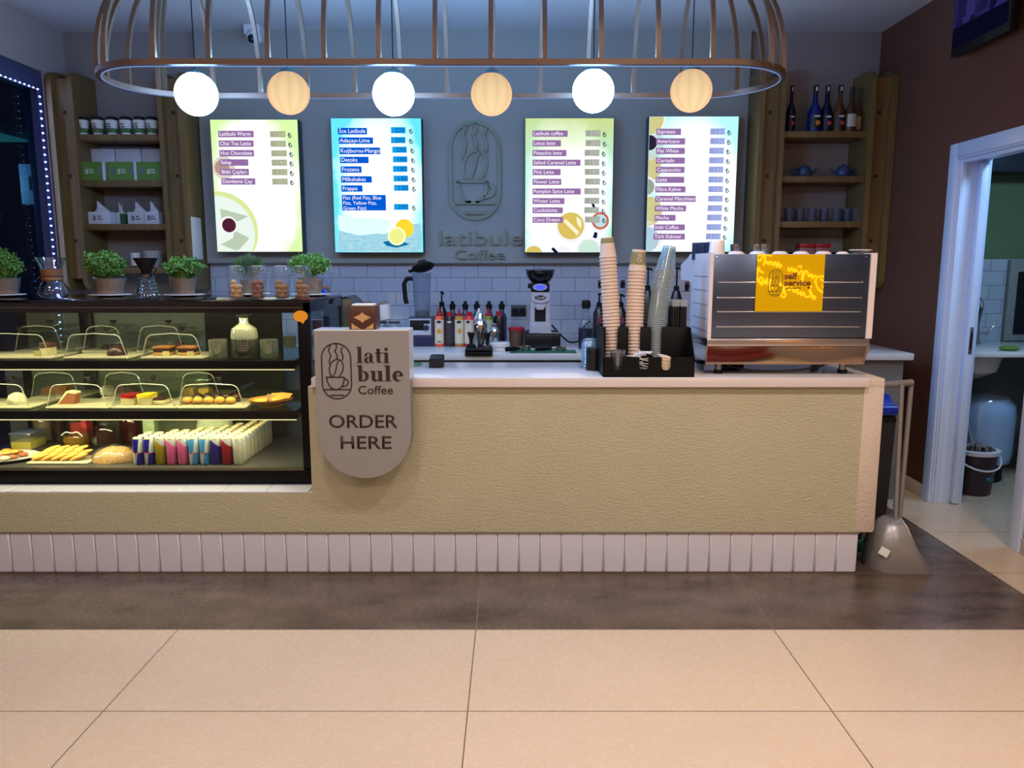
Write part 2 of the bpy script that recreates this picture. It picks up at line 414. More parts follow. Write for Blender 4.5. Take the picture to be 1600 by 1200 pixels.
# LED strip along the window head and far jamb
t = thing('led_strip', 'blue-white LED strip edging the dark window at the left', 'light strip', (-3.165, 5.37, 0.35))
mb = MB(); mb.box(-3.168, -3.158, 2.7, 5.375, 2.605, 2.617); mb.box(-3.168, -3.158, 5.363, 5.375, 0.34, 2.605); mb.build('tape', pbr('led_tape', (70, 80, 130), 0.5), t)
mb = MB()
z = 0.4
while z < 2.6: mb.box(-3.157, -3.151, 5.362, 5.376, z, z + 0.007); z += 0.047
y = 2.72
while y < 5.36: mb.box(-3.157, -3.151, y, y + 0.007, 2.607, 2.614); y += 0.047
o = mb.build('diode', emitter('led_glow', (140, 160, 255), 16), t); o['kind'] = 'stuff'
area('led_spill_side', (-3.14, 5.36, 1.5), (0, -PI / 2, 0), 2.1, 1.3, (0.40, 0.55, 1.0), 0.02)
area('led_spill_top', (-3.14, 4.1, 2.61), (0, -PI / 2, 0), 0.02, 2.5, (0.40, 0.55, 1.0), 2.5)

# ------------------------------------------------------------------ storage doorway and the room behind it
DOORW = pbr('white_lacquer_blue_light', (200, 216, 244), 0.3, var=0.02)  # white door frame; the blue light falling on it is mixed into the colour
d1 = thing('door_1', '', '', (2.68, 4.6, 0)); del d1['label']; del d1['category']; d1['kind'] = 'structure'
mb = MB()
for (a, b, c, d) in ((2.578, 2.6, DY1 + 0.005, DY1 + 0.085), (2.578, 2.6, DY0 - 0.085, DY0 - 0.005)):
    mb.box(a, b, c, d, 0, DZ + 0.085, 0.004)
mb.box(2.578, 2.6, DY0 - 0.005, DY1 + 0.005, DZ + 0.005, DZ + 0.085, 0.004)
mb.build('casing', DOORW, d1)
mb = MB(); mb.box(2.59, 2.78, DY1 - 0.006, DY1 + 0.02, 0, DZ); mb.box(2.59, 2.78, DY0 - 0.02, DY0 + 0.006, 0, DZ); mb.box(2.59, 2.78, DY0 - 0.02, DY1 + 0.02, DZ - 0.006, DZ + 0.02)
mb.box(2.60, 2.632, DY1 - 0.018, DY1 - 0.006, 0, DZ - 0.006, 0.003); mb.box(2.60, 2.632, DY0 + 0.006, DY1 - 0.018, DZ - 0.03, DZ - 0.006, 0.003)
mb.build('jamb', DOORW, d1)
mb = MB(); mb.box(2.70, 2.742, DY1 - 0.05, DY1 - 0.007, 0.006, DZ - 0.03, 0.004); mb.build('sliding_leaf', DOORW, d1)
mb = MB(); mb.box(2.712, 2.732, DY1 - 0.054, DY1 - 0.0495, 0.93, 1.09, 0.002); mb.build('pull', STEEL, d1)
mb = MB(); mb.box(2.717, 2.727, DY1 - 0.0565, DY1 - 0.0535, 0.96, 1.06); mb.build('finger_slot', MATTE_BLACK, d1)
GREENW = pbr('green_wall_paint', (96, 118, 84), 0.85)
STW = pbr('storage_white_paint', (150, 152, 156), 0.8)
mb = MB(); mb.box(2.755, 4.3, 5.66, 5.78, 0, 2.6); struct(mb, 'wall_storage_back', GREENW)
ST_TILE = brick_tile('storage_wall_tiles', (176, 186, 196), (166, 176, 188), (84, 92, 104), off=(0.09, 0.026))
mb = MB(); mb.box(2.756, 4.2, 5.64, 5.66, 0.9, ZY(405, 5.64)); struct(mb, 'wall_storage_tiles', ST_TILE)
mb = MB(); mb.box(4.2, 4.3, 3.1, 5.66, 0, 2.6); struct(mb, 'wall_storage_side', STW)
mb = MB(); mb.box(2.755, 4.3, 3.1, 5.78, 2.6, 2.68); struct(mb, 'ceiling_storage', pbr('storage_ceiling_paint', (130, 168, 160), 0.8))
zb = ZY(268, 5.45)
mb = MB(); mb.box(2.756, 4.2, 5.45, 5.66, zb, zb + 0.13, 0.004); struct(mb, 'storage_beam', pbr('navy_beam', (26, 32, 48), 0.5))
# granite-framed dark hatch on the storage wall
xg = XY(1576, 450, 5.6); zt = ZY(406, 5.6); zbb = ZY(522, 5.6)
t = thing('window_2', '', '', (xg, 5.64, 1.2)); del t['label']; del t['category']; t['kind'] = 'structure'
mb = MB(); mb.box(xg, xg + 0.62, 5.60, 5.64, zbb - 0.05, zt, 0.004); mb.build('stone_surround', pbr('granite', (128, 130, 126), 0.5, var=0.5, vs_=90), t)
mb = MB(); mb.box(xg + 0.06, xg + 0.56, 5.592, 5.60, zbb, zt - 0.085); mb.build('pane', pbr('dark_hatch_glass', (8, 9, 14), 0.15), t)
# sink unit
t = thing('sink_unit', 'pale sink counter with white basin in the storage room', 'sink', (3.4, 5.2, 0))
mb = MB(); mb.box(2.80, 4.18, 4.86, 5.635, 0.872, 0.90, 0.004); mb.build('worktop', PORCELAIN, t)
mb = MB(); mb.box(2.80, 4.18, 5.50, 5.63, 0.0, 0.87); mb.box(3.72, 4.18, 4.92, 5.50, 0, 0.87); mb.build('cabinet', pbr('sink_cabinet', (120, 126, 134), 0.6), t)
mb = MB(); mb.lathe([(0.02, 0.70), (0.1, 0.705), (0.2, 0.75), (0.235, 0.872)], (3.06, 5.16, 0), 28, None, 1, 0.8); mb.build('basin', PORCELAIN, t)
mb = MB(); mb.tube(spline([(3.06, 5.16, 0.70), (3.06, 5.18, 0.66), (3.06, 5.26, 0.63), (3.06, 5.38, 0.64), (3.06, 5.5, 0.64)]), 0.018); mb.build('drain_pipe', PORCELAIN, t)
xf, zf = atY(1523, 535, 5.45)
t = thing('faucet', 'chrome swan-neck faucet behind the storage sink', 'faucet', (xf, 5.45, 0.90))
mb = MB(); mb.lathe([(0.0, 0.90), (0.034, 0.90), (0.03, 0.93), (0.024, 1.0), (0.016, 1.03), (0, 1.03)], (xf, 5.45, 0), 16); mb.box(xf - 0.09, xf + 0.09, 5.435, 5.465, 0.955, 0.985, 0.008); mb.build('body', CHROME, t)
mb = MB(); mb.tube(spline([(xf, 5.45, 1.0), (xf + 0.02, 5.45, 1.12), (xf + 0.02, 5.44, 1.18), (xf - 0.02, 5.42, 1.222), (xf - 0.07, 5.40, 1.215), (xf - 0.085, 5.395, 1.185)], 6), 0.0135); mb.build('spout', CHROME, t)
mb = MB(); mb.tube([(xf + 0.085, 5.45, 0.98), (xf + 0.12, 5.44, 1.03)], 0.009); mb.build('lever', CHROME, t)
xs_, _ = atY(1586, 536, 4.95)
mb = MB(); mb.ball((xs_, 5.0, 0.917), 0.05, 12, 6, 0.017, 1.4, 0.8); solo(mb, 'sponge', pbr('green_sponge', (96, 130, 52), 0.9, bmp=0.4), 'green sponge on the storage sink counter', 'sponge', (xs_, 5.0, 0.90))
# wrapped water tank
xt = XY(1543, 670, 5.1)
t = thing('water_tank', 'plastic-wrapped pale blue water tank under the storage sink', 'tank', (xt, 5.18, 0))
mb = MB(); mb.lathe([(0, 0.12), (0.14, 0.12), (0.185, 0.15), (0.193, 0.22), (0.195, 0.42), (0.19, 0.5), (0.16, 0.545), (0.08, 0.56), (0, 0.56)], (xt, 5.18, 0), 32)
mb.build('body', pbr('tank_blue', (176, 206, 236), 0.3), t)
mb = MB(); mb.lathe([(0, 0.0), (0.15, 0.0), (0.15, 0.12), (0, 0.12)], (xt, 5.18, 0), 24); mb.build('base', MATTE_BLACK, t)
mb = MB()
pr = [(0.188, 0.13), (0.2, 0.2), (0.201, 0.45), (0.195, 0.52), (0.16, 0.565), (0.05, 0.58), (0.0, 0.578)]
mb.lathe(pr, (xt, 5.18, 0), 40)
for v in mb.bm.verts:
    k = 0.004 * math.sin(v.co.z * 60 + math.atan2(v.co.y - 5.18, v.co.x - xt) * 9) + random.uniform(-0.003, 0.003)
    v.co.x += k; v.co.y += k
mb.build('wrap_film', clear('wrap_film', (225, 238, 248), 0.12, 0.6, 0.12, (200, 225, 250), 0.35), t)
# mop bucket and mop
xk = XY(1526, 750, 4.78)
t = thing('mop_bucket', 'dark plum mop bucket with white rim and handle behind the doorway', 'bucket', (xk, 4.82, 0))
PLUM = pbr('plum_plastic', (52, 34, 46), 0.4)
mb = MB(); mb.lathe([(0, 0), (0.098, 0), (0.104, 0.01), (0.128, 0.27), (0.12, 0.27), (0.096, 0.02), (0, 0.02)], (xk, 4.82, 0), 28); mb.build('body', PLUM, t)
mb = MB(); mb.lathe([(0.112, 0.262), (0.14, 0.265), (0.142, 0.288), (0.112, 0.292), (0.112, 0.262)], (xk, 4.82, 0), 28); mb.build('rim', WHITE_PAINT, t)
mb = MB(); mb.tube([(xk + 0.145 * math.cos(a), 4.82 + 0.145 * math.sin(a), 0.275 - 0.1 * max(0, -math.sin(a)) ** 0.8) for a in [PI + PI * i / 16 for i in range(17)]], 0.006); mb.build('handle', WHITE_PAINT, t)
mb = MB(); mb.ball((xk + 0.04, 4.708, 0.115), 0.024, 12, 6, 0.014, 1, 0.3); mb.build('sticker', pbr('teal_sticker', (30, 110, 150), 0.4), t)
t = thing('mop', 'grey string mop standing head down in the plum bucket', 'mop', (xk, 4.82, 0.2))
mb = MB()
for i in range(46):
    a = random.uniform(0, 2 * PI); r = random.uniform(0.02, 0.09)
    mb.tube([(xk + 0.3 * r * math.cos(a), 4.82 + 0.3 * r * math.sin(a), 0.31 + random.uniform(0, 0.02)), (xk + r * math.cos(a), 4.82 + r * math.sin(a), 0.31), (xk + r * 1.1 * math.cos(a), 4.82 + r * 1.1 * math.sin(a), 0.26)], 0.007, 5)
o = mb.build('strands', pbr('mop_strands', (120, 122, 126), 0.9), t)
mb = MB(); mb.tube([(xk - 0.02, 4.82, 0.30), (xk - 0.07, 4.86, 0.52), (xk - 0.115, 4.9, 0.74)], 0.012); mb.build('stick', pbr('mop_stick', (140, 146, 150), 0.4), t)
# hall furniture behind the viewpoint, seen only as reflections in the polished steel
BANQ = pbr('oxblood_leather', (112, 26, 24), 0.4); TBL = pbr('cream_tabletop', (206, 192, 172), 0.4); DKC = pbr('dark_column', (46, 40, 40), 0.6)
for i, (x, y) in enumerate(((-1.6, -1.7), (0.35, -1.85), (2.3, -1.7))):
    t = thing('banquette', ('left', 'middle', 'right')[i] + ' dark red banquette seat facing the counter, mirrored in the machine tray', 'seat', (x, y, 0), 'red banquettes in the hall')
    mb = MB(); mb.box(x - 0.6, x + 0.6, y - 0.28, y + 0.3, 0.12, 0.45, 0.05, 3); mb.build('seat', BANQ, t)
    mb = MB(); mb.box(x - 0.6, x + 0.6, y - 0.4, y - 0.26, 0.12, 0.98, 0.05, 3); mb.build('backrest', BANQ, t)
    mb = MB(); mb.box(x - 0.56, x + 0.56, y - 0.36, y + 0.26, 0.0, 0.12); mb.build('plinth', DKC, t)
for i, (x, y) in enumerate(((-0.65, -1.3), (1.35, -1.25))):
    t = thing('cafe_table', ('left', 'right')[i] + ' round cream cafe table between the red banquettes', 'table', (x, y, 0), 'round tables in the hall')
    mb = MB(); mb.lathe([(0, 0.72), (0.34, 0.72), (0.35, 0.735), (0.34, 0.75), (0, 0.75)], (x, y, 0), 32); mb.build('tabletop', TBL, t)
    mb = MB(); mb.cyl((x, y, 0.02), (x, y, 0.72), 0.035); mb.build('stem', DKC, t)
    mb = MB(); mb.lathe([(0, 0), (0.24, 0), (0.22, 0.02), (0, 0.03)], (x, y, 0), 28); mb.build('base', DKC, t)
# ================================================================== the service counter
def plaster():
    m, nt, out = _new('plaster'); b = principled(nt, out, 0.8)
    v, x, y, z = coords(nt)
    n1 = noise(nt, v, 95, 3, 0.6, (0.75, 1, 1.4)); n2 = noise(nt, v, 2.5, 4)
    nt.links.new(mixc(nt, n2, lin((165, 161, 134)), lin((179, 175, 148))), b.inputs['Base Color'])
    bump(nt, b, n1, 0.55, 0.010); return m
PLASTER = plaster()
QUARTZ = pbr('white_quartz', (206, 198, 196), 0.14, var=0.04, vs_=30)
BTILE = pbr('white_foot_tile', (200, 200, 212), 0.15, var=0.02)
t = thing('service_counter', 'long service counter in pale green textured plaster with white tiled foot and quartz top', 'counter', (0.3, 3.75, 0))
mb = MB(); mb.prism([(-3.05, 0.208), (1.70, 0.208), (1.70, 0.902), (-0.935, 0.902), (-0.935, 0.398), (-3.05, 0.398)], 3.48, 4.0, 'y')
mb.build('plaster_body', PLASTER, t)
mb = MB(); mb.box(1.612, 1.708, 3.479, 4.02, 0.212, 0.902, 0.006); mb.box(1.6225, 1.708, 3.4795, 4.02, 0.88, 0.94, 0.006); mb.build('end_panel', pbr('cream_plaster', (196, 182, 168), 0.8, var=0.05, bmp=1.0, bs=70), t)
mb = MB(); mb.box(-0.912, 1.622, 3.452, 4.02, 0.903, 0.947, 0.003); mb.build('worktop', QUARTZ, t)
mb = MB(); mb.box(-3.05, 1.63, 3.497, 4.0, 0.0, 0.2); mb.use(BTILE)
x = 1.639
while x > -2.7: mb.box(x - 0.0985, x, 3.488, 3.499, 0.004, 0.199, 0.006, 1); x -= 0.1005
mb.mats = [pbr('tile_grout', (110, 100, 98), 0.8), BTILE]
for f in mb.bm.faces: f.material_index = 1
mb.bm.faces.ensure_lookup_table()
for f in mb.bm.faces[:6]: f.material_index = 0
mb.build('tile_foot', None, t)
mb = MB(); mb.box(-3.05, 1.642, 3.482, 3.5, 0.2, 0.209); mb.build('edge_trim', pbr('satin_trim', (150, 140, 128), 0.3, 0.6), t)
mb = MB(); x = -0.955
while x > -3.0: mb.box(x - 0.2, x, 3.484, 3.66, 0.398, 0.405, 0.002, 1); x -= 0.203
mb.build('tile_ledge', BTILE, t)

t = thing('back_counter', 'long grey back counter with white top along the tiled wall', 'counter', (0, 5.2, 0))
mb = MB(); mb.box(-3.1, 2.43, 4.62, 5.70, 0.884, 0.925, 0.003); mb.build('worktop', pbr('grey_white_quartz', (190, 192, 196), 0.16, var=0.04), t)
mb = MB(); mb.box(-3.1, 2.39, 4.66, 5.69, 0.0, 0.883); mb.build('cabinet', pbr('grey_cabinet', (104, 104, 102), 0.6), t)
mb = MB(); mb.box(2.35, 2.43, 5.58, 5.70, 0.926, 0.985, 0.003); 
bm_ = mb.build('upstand', pbr('grey_white_quartz', (190, 192, 196), 0.16), t)

# ================================================================== brand emblem strokes (shared by wall, sign, panel)
def emblem():
    """capsule with steam, bean, cup and saucer lines; width 1, centred on 0"""
    f = lambda X, Y: ((X - 373) / 377.0, (497 - Y) / 377.0)
    S = []
    cap = arc(0, 0.459, 0.5, 0.5, 0, 180, 20) + arc(0, -0.459, 0.5, 0.5, 180, 360, 20)
    S.append((cap, True))
    for P in ([(305, 160), (281, 230), (305, 290), (287, 350), (284, 405)], [(375, 140), (382, 190), (362, 232), (384, 285), (386, 336)], [(462, 180), (440, 232), (462, 300), (452, 352)]):
        S.append((spline([f(*p) for p in P], 6), False))
    S.append((spline([f(*p) for p in [(304, 566), (281, 500), (290, 430), (325, 370), (385, 341), (440, 366), (462, 430), (448, 500), (405, 566)]], 6), False))
    S.append((spline([f(*p) for p in [(408, 352), (378, 410), (368, 470), (345, 530), (322, 566)]], 6), False))
    S.append(([f(232, 575), f(472, 575)], False))
    S.append((spline([f(*p) for p in [(242, 576), (248, 625), (268, 675), (300, 716), (340, 733)]], 5), False))
    S.append((spline([f(*p) for p in [(470, 576), (464, 625), (446, 675), (414, 716), (380, 733)]], 5), False))
    S.append((spline([f(*p) for p in [(474, 596), (508, 612), (520, 645), (500, 680), (440, 700)]], 6), False))
    S.append(([f(212, 737), f(536, 737)], False)); S.append(([f(285, 812), f(464, 812)], False))
    return S
EMB = emblem()
def draw_emblem(mb, cx, cz, w, stroke, y0, y1):
    for P, cl in EMB: mb.ribbon([(cx + p[0] * w, cz + p[1] * w) for p in P], stroke, y0, y1, cl)
# heavy serif letters, x-height 1
def glyph(ch):
    G = []
    box = lambda a, b, c, d: G.append([(a, c), (b, c), (b, d), (a, d)])
    def cres(cx, cy_, ro, ri, dx, a0, a1, ryo=None, ryi=None):
        o = arc(cx, cy_, ro, ryo or ro, a0, a1, 14); i = arc(cx + dx, cy_, ri, ryi or ri, a1, a0, 14); G.append(o + i)
    def serif(a, zt, w=0.13): G.append([(a - w, zt), (a + 0.02, zt), (a + 0.02, zt - 0.14), (a - w, zt - 0.035)])
    if ch == 'l': box(0.13, 0.47, 0.05, 1.55); serif(0.13, 1.55); box(0, 0.6, 0, 0.055); return G, 0.66
    if ch == 'i':
        box(0.13, 0.47, 0.05, 1.0); serif(0.13, 1.0); box(0, 0.6, 0, 0.055); G.append(arc(0.3, 1.33, 0.17, 0.17, 0, 360, 18)[:-1]); return G, 0.66
    if ch == 't':
        box(0.15, 0.49, 0.2, 1.36); box(0, 0.72, 0.93, 1.0); G.append([(0.15, 0.22)] + arc(0.47, 0.24, 0.32, 0.24, 180, 270, 8) + arc(0.47, 0.2, 0.25, 0.16, 270, 340, 6) + [(0.49, 0.1), (0.49, 0.22)])
        G.append([(0.15, 1.36), (0.49, 1.36), (0.15, 1.2)]); return G, 0.76
    if ch == 'a':
        box(0.53, 0.86, 0.06, 0.72); G.append([(0.53, 0.7), (0.86, 0.7)] + arc(0.46, 0.7, 0.40, 0.30, 10, 150, 10) + arc(0.46, 0.7, 0.20, 0.22, 150, 10, 8))
        cres(0.36, 0.27, 0.34, 0.17, 0.12, 80, 285, 0.28, 0.21); G.append(arc(0.2, 0.74, 0.12, 0.12, 0, 360, 12)[:-1]); box(0.80, 1.0, 0.0, 0.06); return G, 1.06
    if ch == 'b':
        box(0.13, 0.45, 0.0, 1.55); serif(0.13, 1.55); cres(0.58, 0.5, 0.46, 0.26, -0.09, -108, 108, 0.5, 0.42); return G, 1.12
    if ch == 'u':
        box(0.13, 0.45, 0.28, 1.0); serif(0.13, 1.0); box(0.74, 1.06, 0.0, 1.0); serif(0.74, 1.0); G.append([(0.13, 0.3)] + arc(0.43, 0.28, 0.30, 0.30, 180, 290, 10) + [(0.72, 0.16), (0.72, 0.2)] + arc(0.52, 0.26, 0.10, 0.15, 300, 180, 6)); box(1.06, 1.18, 0, 0.055); return G, 1.24
    if ch == 'e':
        cres(0.48, 0.5, 0.48, 0.30, 0.16, 62, 300, 0.52, 0.44); G.append(arc(0.5, 0.52, 0.44, 0.50, 0, 66, 8) + arc(0.42, 0.52, 0.26, 0.42, 66, 0, 8)); box(0.34, 0.94, 0.5, 0.56); return G, 1.02
    return G, 0.5
def heavy(mb, word, x, z, xh, y0, y1, sx=1.0):
    for ch in word:
        G, adv = glyph(ch)
        for P in G: mb.prism([(x + p[0] * xh * sx, z + p[1] * xh) for p in P], y0, y1, 'y')
        x += (adv + 0.05) * xh * sx
    return mb

# ================================================================== order sign on the counter front
t = thing('order_sign', 'taupe round-bottomed order sign hung over the counter front beside the display case', 'sign', (-0.66, 3.42, 0.9))
SIGNP = pbr('taupe_sign_paint', (134, 131, 130), 0.55, var=0.03)
xa, xb = -0.868, -0.451; xc = (xa + xb) / 2; rr = (xb - xa) / 2
sp = [(xb, 1.168), (xa, 1.168)] + arc(xc, 0.504 + rr, rr, rr, 180, 360, 28)
mb = MB(); mb.prism(sp, 3.36, 3.448, 'y'); mb.box(xa + 0.002, xb - 0.002, 3.44, 3.50, 0.95, 1.168); mb.build('board', SIGNP, t, angle=30)
mb = MB(); mb.box(xa, xb, 3.3605, 3.50, 1.168, 1.1725); mb.box(xb - 0.006, xb + 0.0005, 3.3605, 3.50, 0.95, 1.168); mb.build('edge', PORCELAIN, t)
INK = pbr('dark_brown_vinyl', (34, 20, 22), 0.5)
x1, z1 = XY(526, 580, 3.36), ZY(580, 3.36); w_ = (XY(549, 580, 3.36) - XY(503.5, 580, 3.36))
mb = MB(); draw_emblem(mb, x1, z1, w_, 0.0048, 3.3575, 3.36); mb.build('emblem', INK, t)
xl = XY(557.5, 565, 3.36)
mb = MB(); heavy(mb, 'lati', xl, ZY(567, 3.36), 0.0455, 3.3575, 3.36, 0.98); heavy(mb, 'bule', xl, ZY(595.5, 3.36), 0.0455, 3.3575, 3.36, 1.08); mb.build('lettering', INK, t)
text('lettering', 'Coffee', INK, t, XY(559, 610, 3.36), ZY(615.5, 3.36), 3.36, h=0.037, w=XY(613, 610, 3.36) - XY(559, 610, 3.36), extr=0.0025)
text('lettering', 'ORDER', INK, t, XY(513, 658, 3.36), ZY(668, 3.36), 3.36, h=0.0585, w=XY(619.5, 658, 3.36) - XY(513, 658, 3.36), bold=0.004, extr=0.0025)
text('lettering', 'HERE', INK, t, XY(530, 690, 3.36), ZY(701, 3.36), 3.36, h=0.0585, w=XY(609, 690, 3.36) - XY(530, 690, 3.36), bold=0.004, extr=0.0025)

# ================================================================== raised emblem and name on the grey panel
YP = 5.66
t = thing('wall_logo', 'raised olive-grey cup emblem and lettering on the grey panel', 'sign', (-0.27, YP, 2.0))
LOGO = pbr('olive_grey_letter', (122, 124, 104), 0.5)
xl0, xl1 = XY(704, 267, YP), XY(780, 267, YP)
mb = MB(); draw_emblem(mb, (xl0 + xl1) / 2, ZY(267.5, YP), xl1 - xl0, 0.025, YP - 0.022, YP); mb.build('emblem', LOGO, t)
text('lettering', 'latibule', LOGO, t, XY(683.5, 370, YP), ZY(383, YP), YP, h=0.105, w=XY(813, 370, YP) - XY(683.5, 370, YP), extr=0.022)
text('lettering', 'Coffee', LOGO, t, XY(709, 397, YP), ZY(405, YP), YP, h=0.068, w=XY(787, 397, YP) - XY(709, 397, YP), extr=0.018)

# ================================================================== backlit menu boards
YM = 5.55
def menu_face(name, stops, tint2, sc, strength=1.25):
    m, nt, out = _new(name); e = N(nt, 'ShaderNodeEmission'); e.inputs[1].default_value = strength
    v, x, y, z = coords(nt)
    n = noise(nt, v, sc, 4, 0.6)
    ex = math_(nt, 'POWER', math_(nt, 'DIVIDE', math_(nt, 'ABSOLUTE', math_(nt, 'SUBTRACT', x, stops[3])), 0.31), 2.2)
    ez = math_(nt, 'POWER', math_(nt, 'DIVIDE', math_(nt, 'ABSOLUTE', math_(nt, 'SUBTRACT', z, stops[4])), 0.55), 2.2)
    d = math_(nt, 'MULTIPLY', math_(nt, 'ADD', ex, ez), math_(nt, 'MULTIPLY_ADD', n, 1.5, 0.1))
    r = N(nt, 'ShaderNodeValToRGB'); nt.links.new(d, r.inputs[0])
    cr = r.color_ramp; cr.elements[0].position = 0.25; cr.elements[0].color = (*lin(stops[0]), 1)
    cr.elements[1].position = 1.0; cr.elements[1].color = (*lin(stops[2]), 1)
    q = cr.elements.new(0.6); q.color = (*lin(stops[1]), 1)
    # second tint sweeps in from one end of the print
    f = N(nt, 'ShaderNodeMapRange'); nt.links.new(math_(nt, 'ADD', z, math_(nt, 'MULTIPLY', math_(nt, 'SUBTRACT', n, 0.5), 0.35)), f.inputs[0])
    f.inputs[1].default_value = tint2[1]; f.inputs[2].default_value = tint2[2]; f.inputs[3].default_value = 0; f.inputs[4].default_value = tint2[3]
    nt.links.new(mixc(nt, f.outputs[0], r.outputs[0], lin(tint2[0])), e.inputs[0])
    nt.links.new(e.outputs[0], out.inputs[0]); return m
PLUMP = emitter('mauve_strip', (150, 112, 168), 1.0); BLUEP = emitter('blue_strip', (0, 92, 214), 1.0)
WTXT = emitter('white_print', (250, 246, 255), 1.1); DTXT = emitter('dark_print', (60, 90, 92), 0.8)
PRG = emitter('grey_strip', (172, 176, 146), 1.0); PRT = emitter('grey_print', (196, 198, 160), 1.0)
PRB = emitter('azure_strip', (20, 160, 232), 1.0); PRBT = emitter('azure_print', (6, 84, 180), 1.0)
PRL = emitter('lilac_strip', (150, 164, 222), 1.0); PRLT = emitter('lilac_print', (184, 192, 236), 1.0)
BOARD_FRAME = pbr('board_frame', (60, 64, 70), 0.5)
def lira(mb, x, z, h):
    mb.ribbon([(x, z + h), (x, z + 0.05 * h)] + arc(x, z + 0.45 * h, 0.5 * h, 0.45 * h, -80, 5, 6), h * 0.16, YM - 0.004, YM - 0.001)
    for k in (0.45, 0.68): mb.ribbon([(x - 0.28 * h, z + (k - 0.08) * h), (x + 0.38 * h, z + (k + 0.16) * h)], h * 0.12, YM - 0.004, YM - 0.001)
def menu(label, x0, x1, z0, z1, face, rows, strip, txt, price, ptxt, cap, pics=None):
    t = thing('menu_board', label, 'menu board', ((x0 + x1) / 2, 5.6, z0), 'backlit menu boards')
    mb = MB(); mb.box(x0, x1, YM + 0.004, 5.659, z0, z1, 0.003); mb.build('light_box', BOARD_FRAME, t)
    mb = MB(); mb.box(x0 + 0.004, x1 - 0.004, YM, YM + 0.006, z0 + 0.004, z1 - 0.004); mb.build('lit_face', face, t)
    if pics: pics(t)
    for (name, px0, px1, py, ph, val, qx0, qx1, qy, lx) in rows:
        a, b = XY(px0, py, YM), XY(px1, py, YM); zc = ZY(py, YM); hh = ph / FPX * 5.6
        mb = MB(); mb.prism(rrect(a, b, zc - hh / 2, zc + hh / 2, 0.004, 3), YM - 0.003, YM - 0.0005); s = mb.build('name_strip', strip, t)
        lines = name.split('|'); n = len(lines); lh = hh / n
        for i, ln in enumerate(lines):
            wmax = (b - a) - 0.014
            tw = wmax if n == 1 and len(ln) * cap * 0.86 > wmax * 0.86 else min(wmax, len(ln) * cap * 0.86 * (1.0 if n == 1 else 0.93))
            text('lettering', ln, txt, s, a + 0.007, zc + hh / 2 - lh * (i + 0.5) - cap * (0.36 if n == 1 else 0.4) , YM - 0.003, h=cap * (0.82 if n == 1 else 0.74), maxw=wmax, bold=0.0, extr=0.0008)
        a, b = XY(qx0, qy, YM), XY(qx1, qy, YM); zc = ZY(qy, YM)
        mb = MB(); mb.box(a, b, YM - 0.003, YM - 0.0005, zc - 0.0205, zc + 0.0205); s = mb.build('price_strip', price, t)
        text('lettering', val, ptxt, s, (a + b) / 2 + 0.012, zc - 0.0135, YM - 0.003, h=0.028, w=0.066, bold=0.004, extr=0.0008, align='CENTER')
        L = MB(); lira(L, XY(lx, qy, YM), zc - 0.024, 0.034); L.build('lettering', DTXT, s)
    return t
def disc(mb, px, py, rp, m, k, ry=None):
    x, z = atY(px, py, YM); r = rp / FPX * 5.6; mb.use(m)
    y = YM - 0.0004 - 0.0003 * k
    mb.poly([(p[0], y, p[1]) for p in arc(x, z, r, (ry or rp) / FPX * 5.6, 0, 360, 26)[:-1]])
def cutd(mb, px, py, rp, m, k, x0, x1, z0, z1):
    """disc clipped to the board"""
    x, z = atY(px, py, YM); r = rp / FPX * 5.6; mb.use(m); y = YM - 0.0004 - 0.0003 * k
    P = []
    for p in arc(x, z, r, r, 0, 360, 40)[:-1]: P.append((min(max(p[0], x0 + 0.005), x1 - 0.005), y, min(max(p[1], z0 + 0.005), z1 - 0.005)))
    Q = [P[0]]
    for p in P[1:]:
        if (Vector(p) - Vector(Q[-1])).length > 1e-5: Q.append(p)
    if (Vector(Q[0]) - Vector(Q[-1])).length < 1e-5: Q.pop()
    if len(Q) > 2: mb.poly(Q)
E_ = lambda n, c, s=1.0: emitter(n, c, s)
def pics1(t):
    B = (-2.098, -1.486, 1.544, 2.454); mb = MB()
    cutd(mb, 350, 262, 17, E_('p_saucer', (226, 214, 204)), 1, *B); cutd(mb, 347, 262, 11, E_('p_tea', (186, 150, 136)), 2, *B)
    cutd(mb, 342, 362, 60, E_('p_lime_ring', (222, 236, 160)), 1, *B); cutd(mb, 340, 366, 57, E_('p_plate', (236, 250, 240)), 2, *B)
    cutd(mb, 357, 352, 13.5, E_('p_cup', (236, 236, 240), 1.1), 4, *B); cutd(mb, 358, 352, 10.5, E_('p_red_tea', (92, 36, 60), 0.8), 5, *B)
    mb.use(E_('p_leaf', (190, 206, 180)))
    for P in ([(344, 326), (388, 338), (372, 346), (346, 342)], [(345, 382), (368, 370), (382, 376), (370, 392)], [(366, 360), (390, 372), (374, 390), (362, 388)]):
        mb.poly([(atY(a, b, YM)[0], YM - 0.0015, atY(a, b, YM)[1]) for a, b in P])
    mb.build('printed_picture', None, t)
def _teal():
    m, nt, out = _new('p_teal'); e = N(nt, 'ShaderNodeEmission'); v, x, y, z = coords(nt)
    n = noise(nt, v, 22, 5, 0.7, (1, 1, 3))
    nt.links.new(mixc(nt, n, lin((40, 170, 214)), lin((220, 252, 250))), e.inputs[0]); nt.links.new(e.outputs[0], out.inputs[0]); return m
TEALM = _teal()
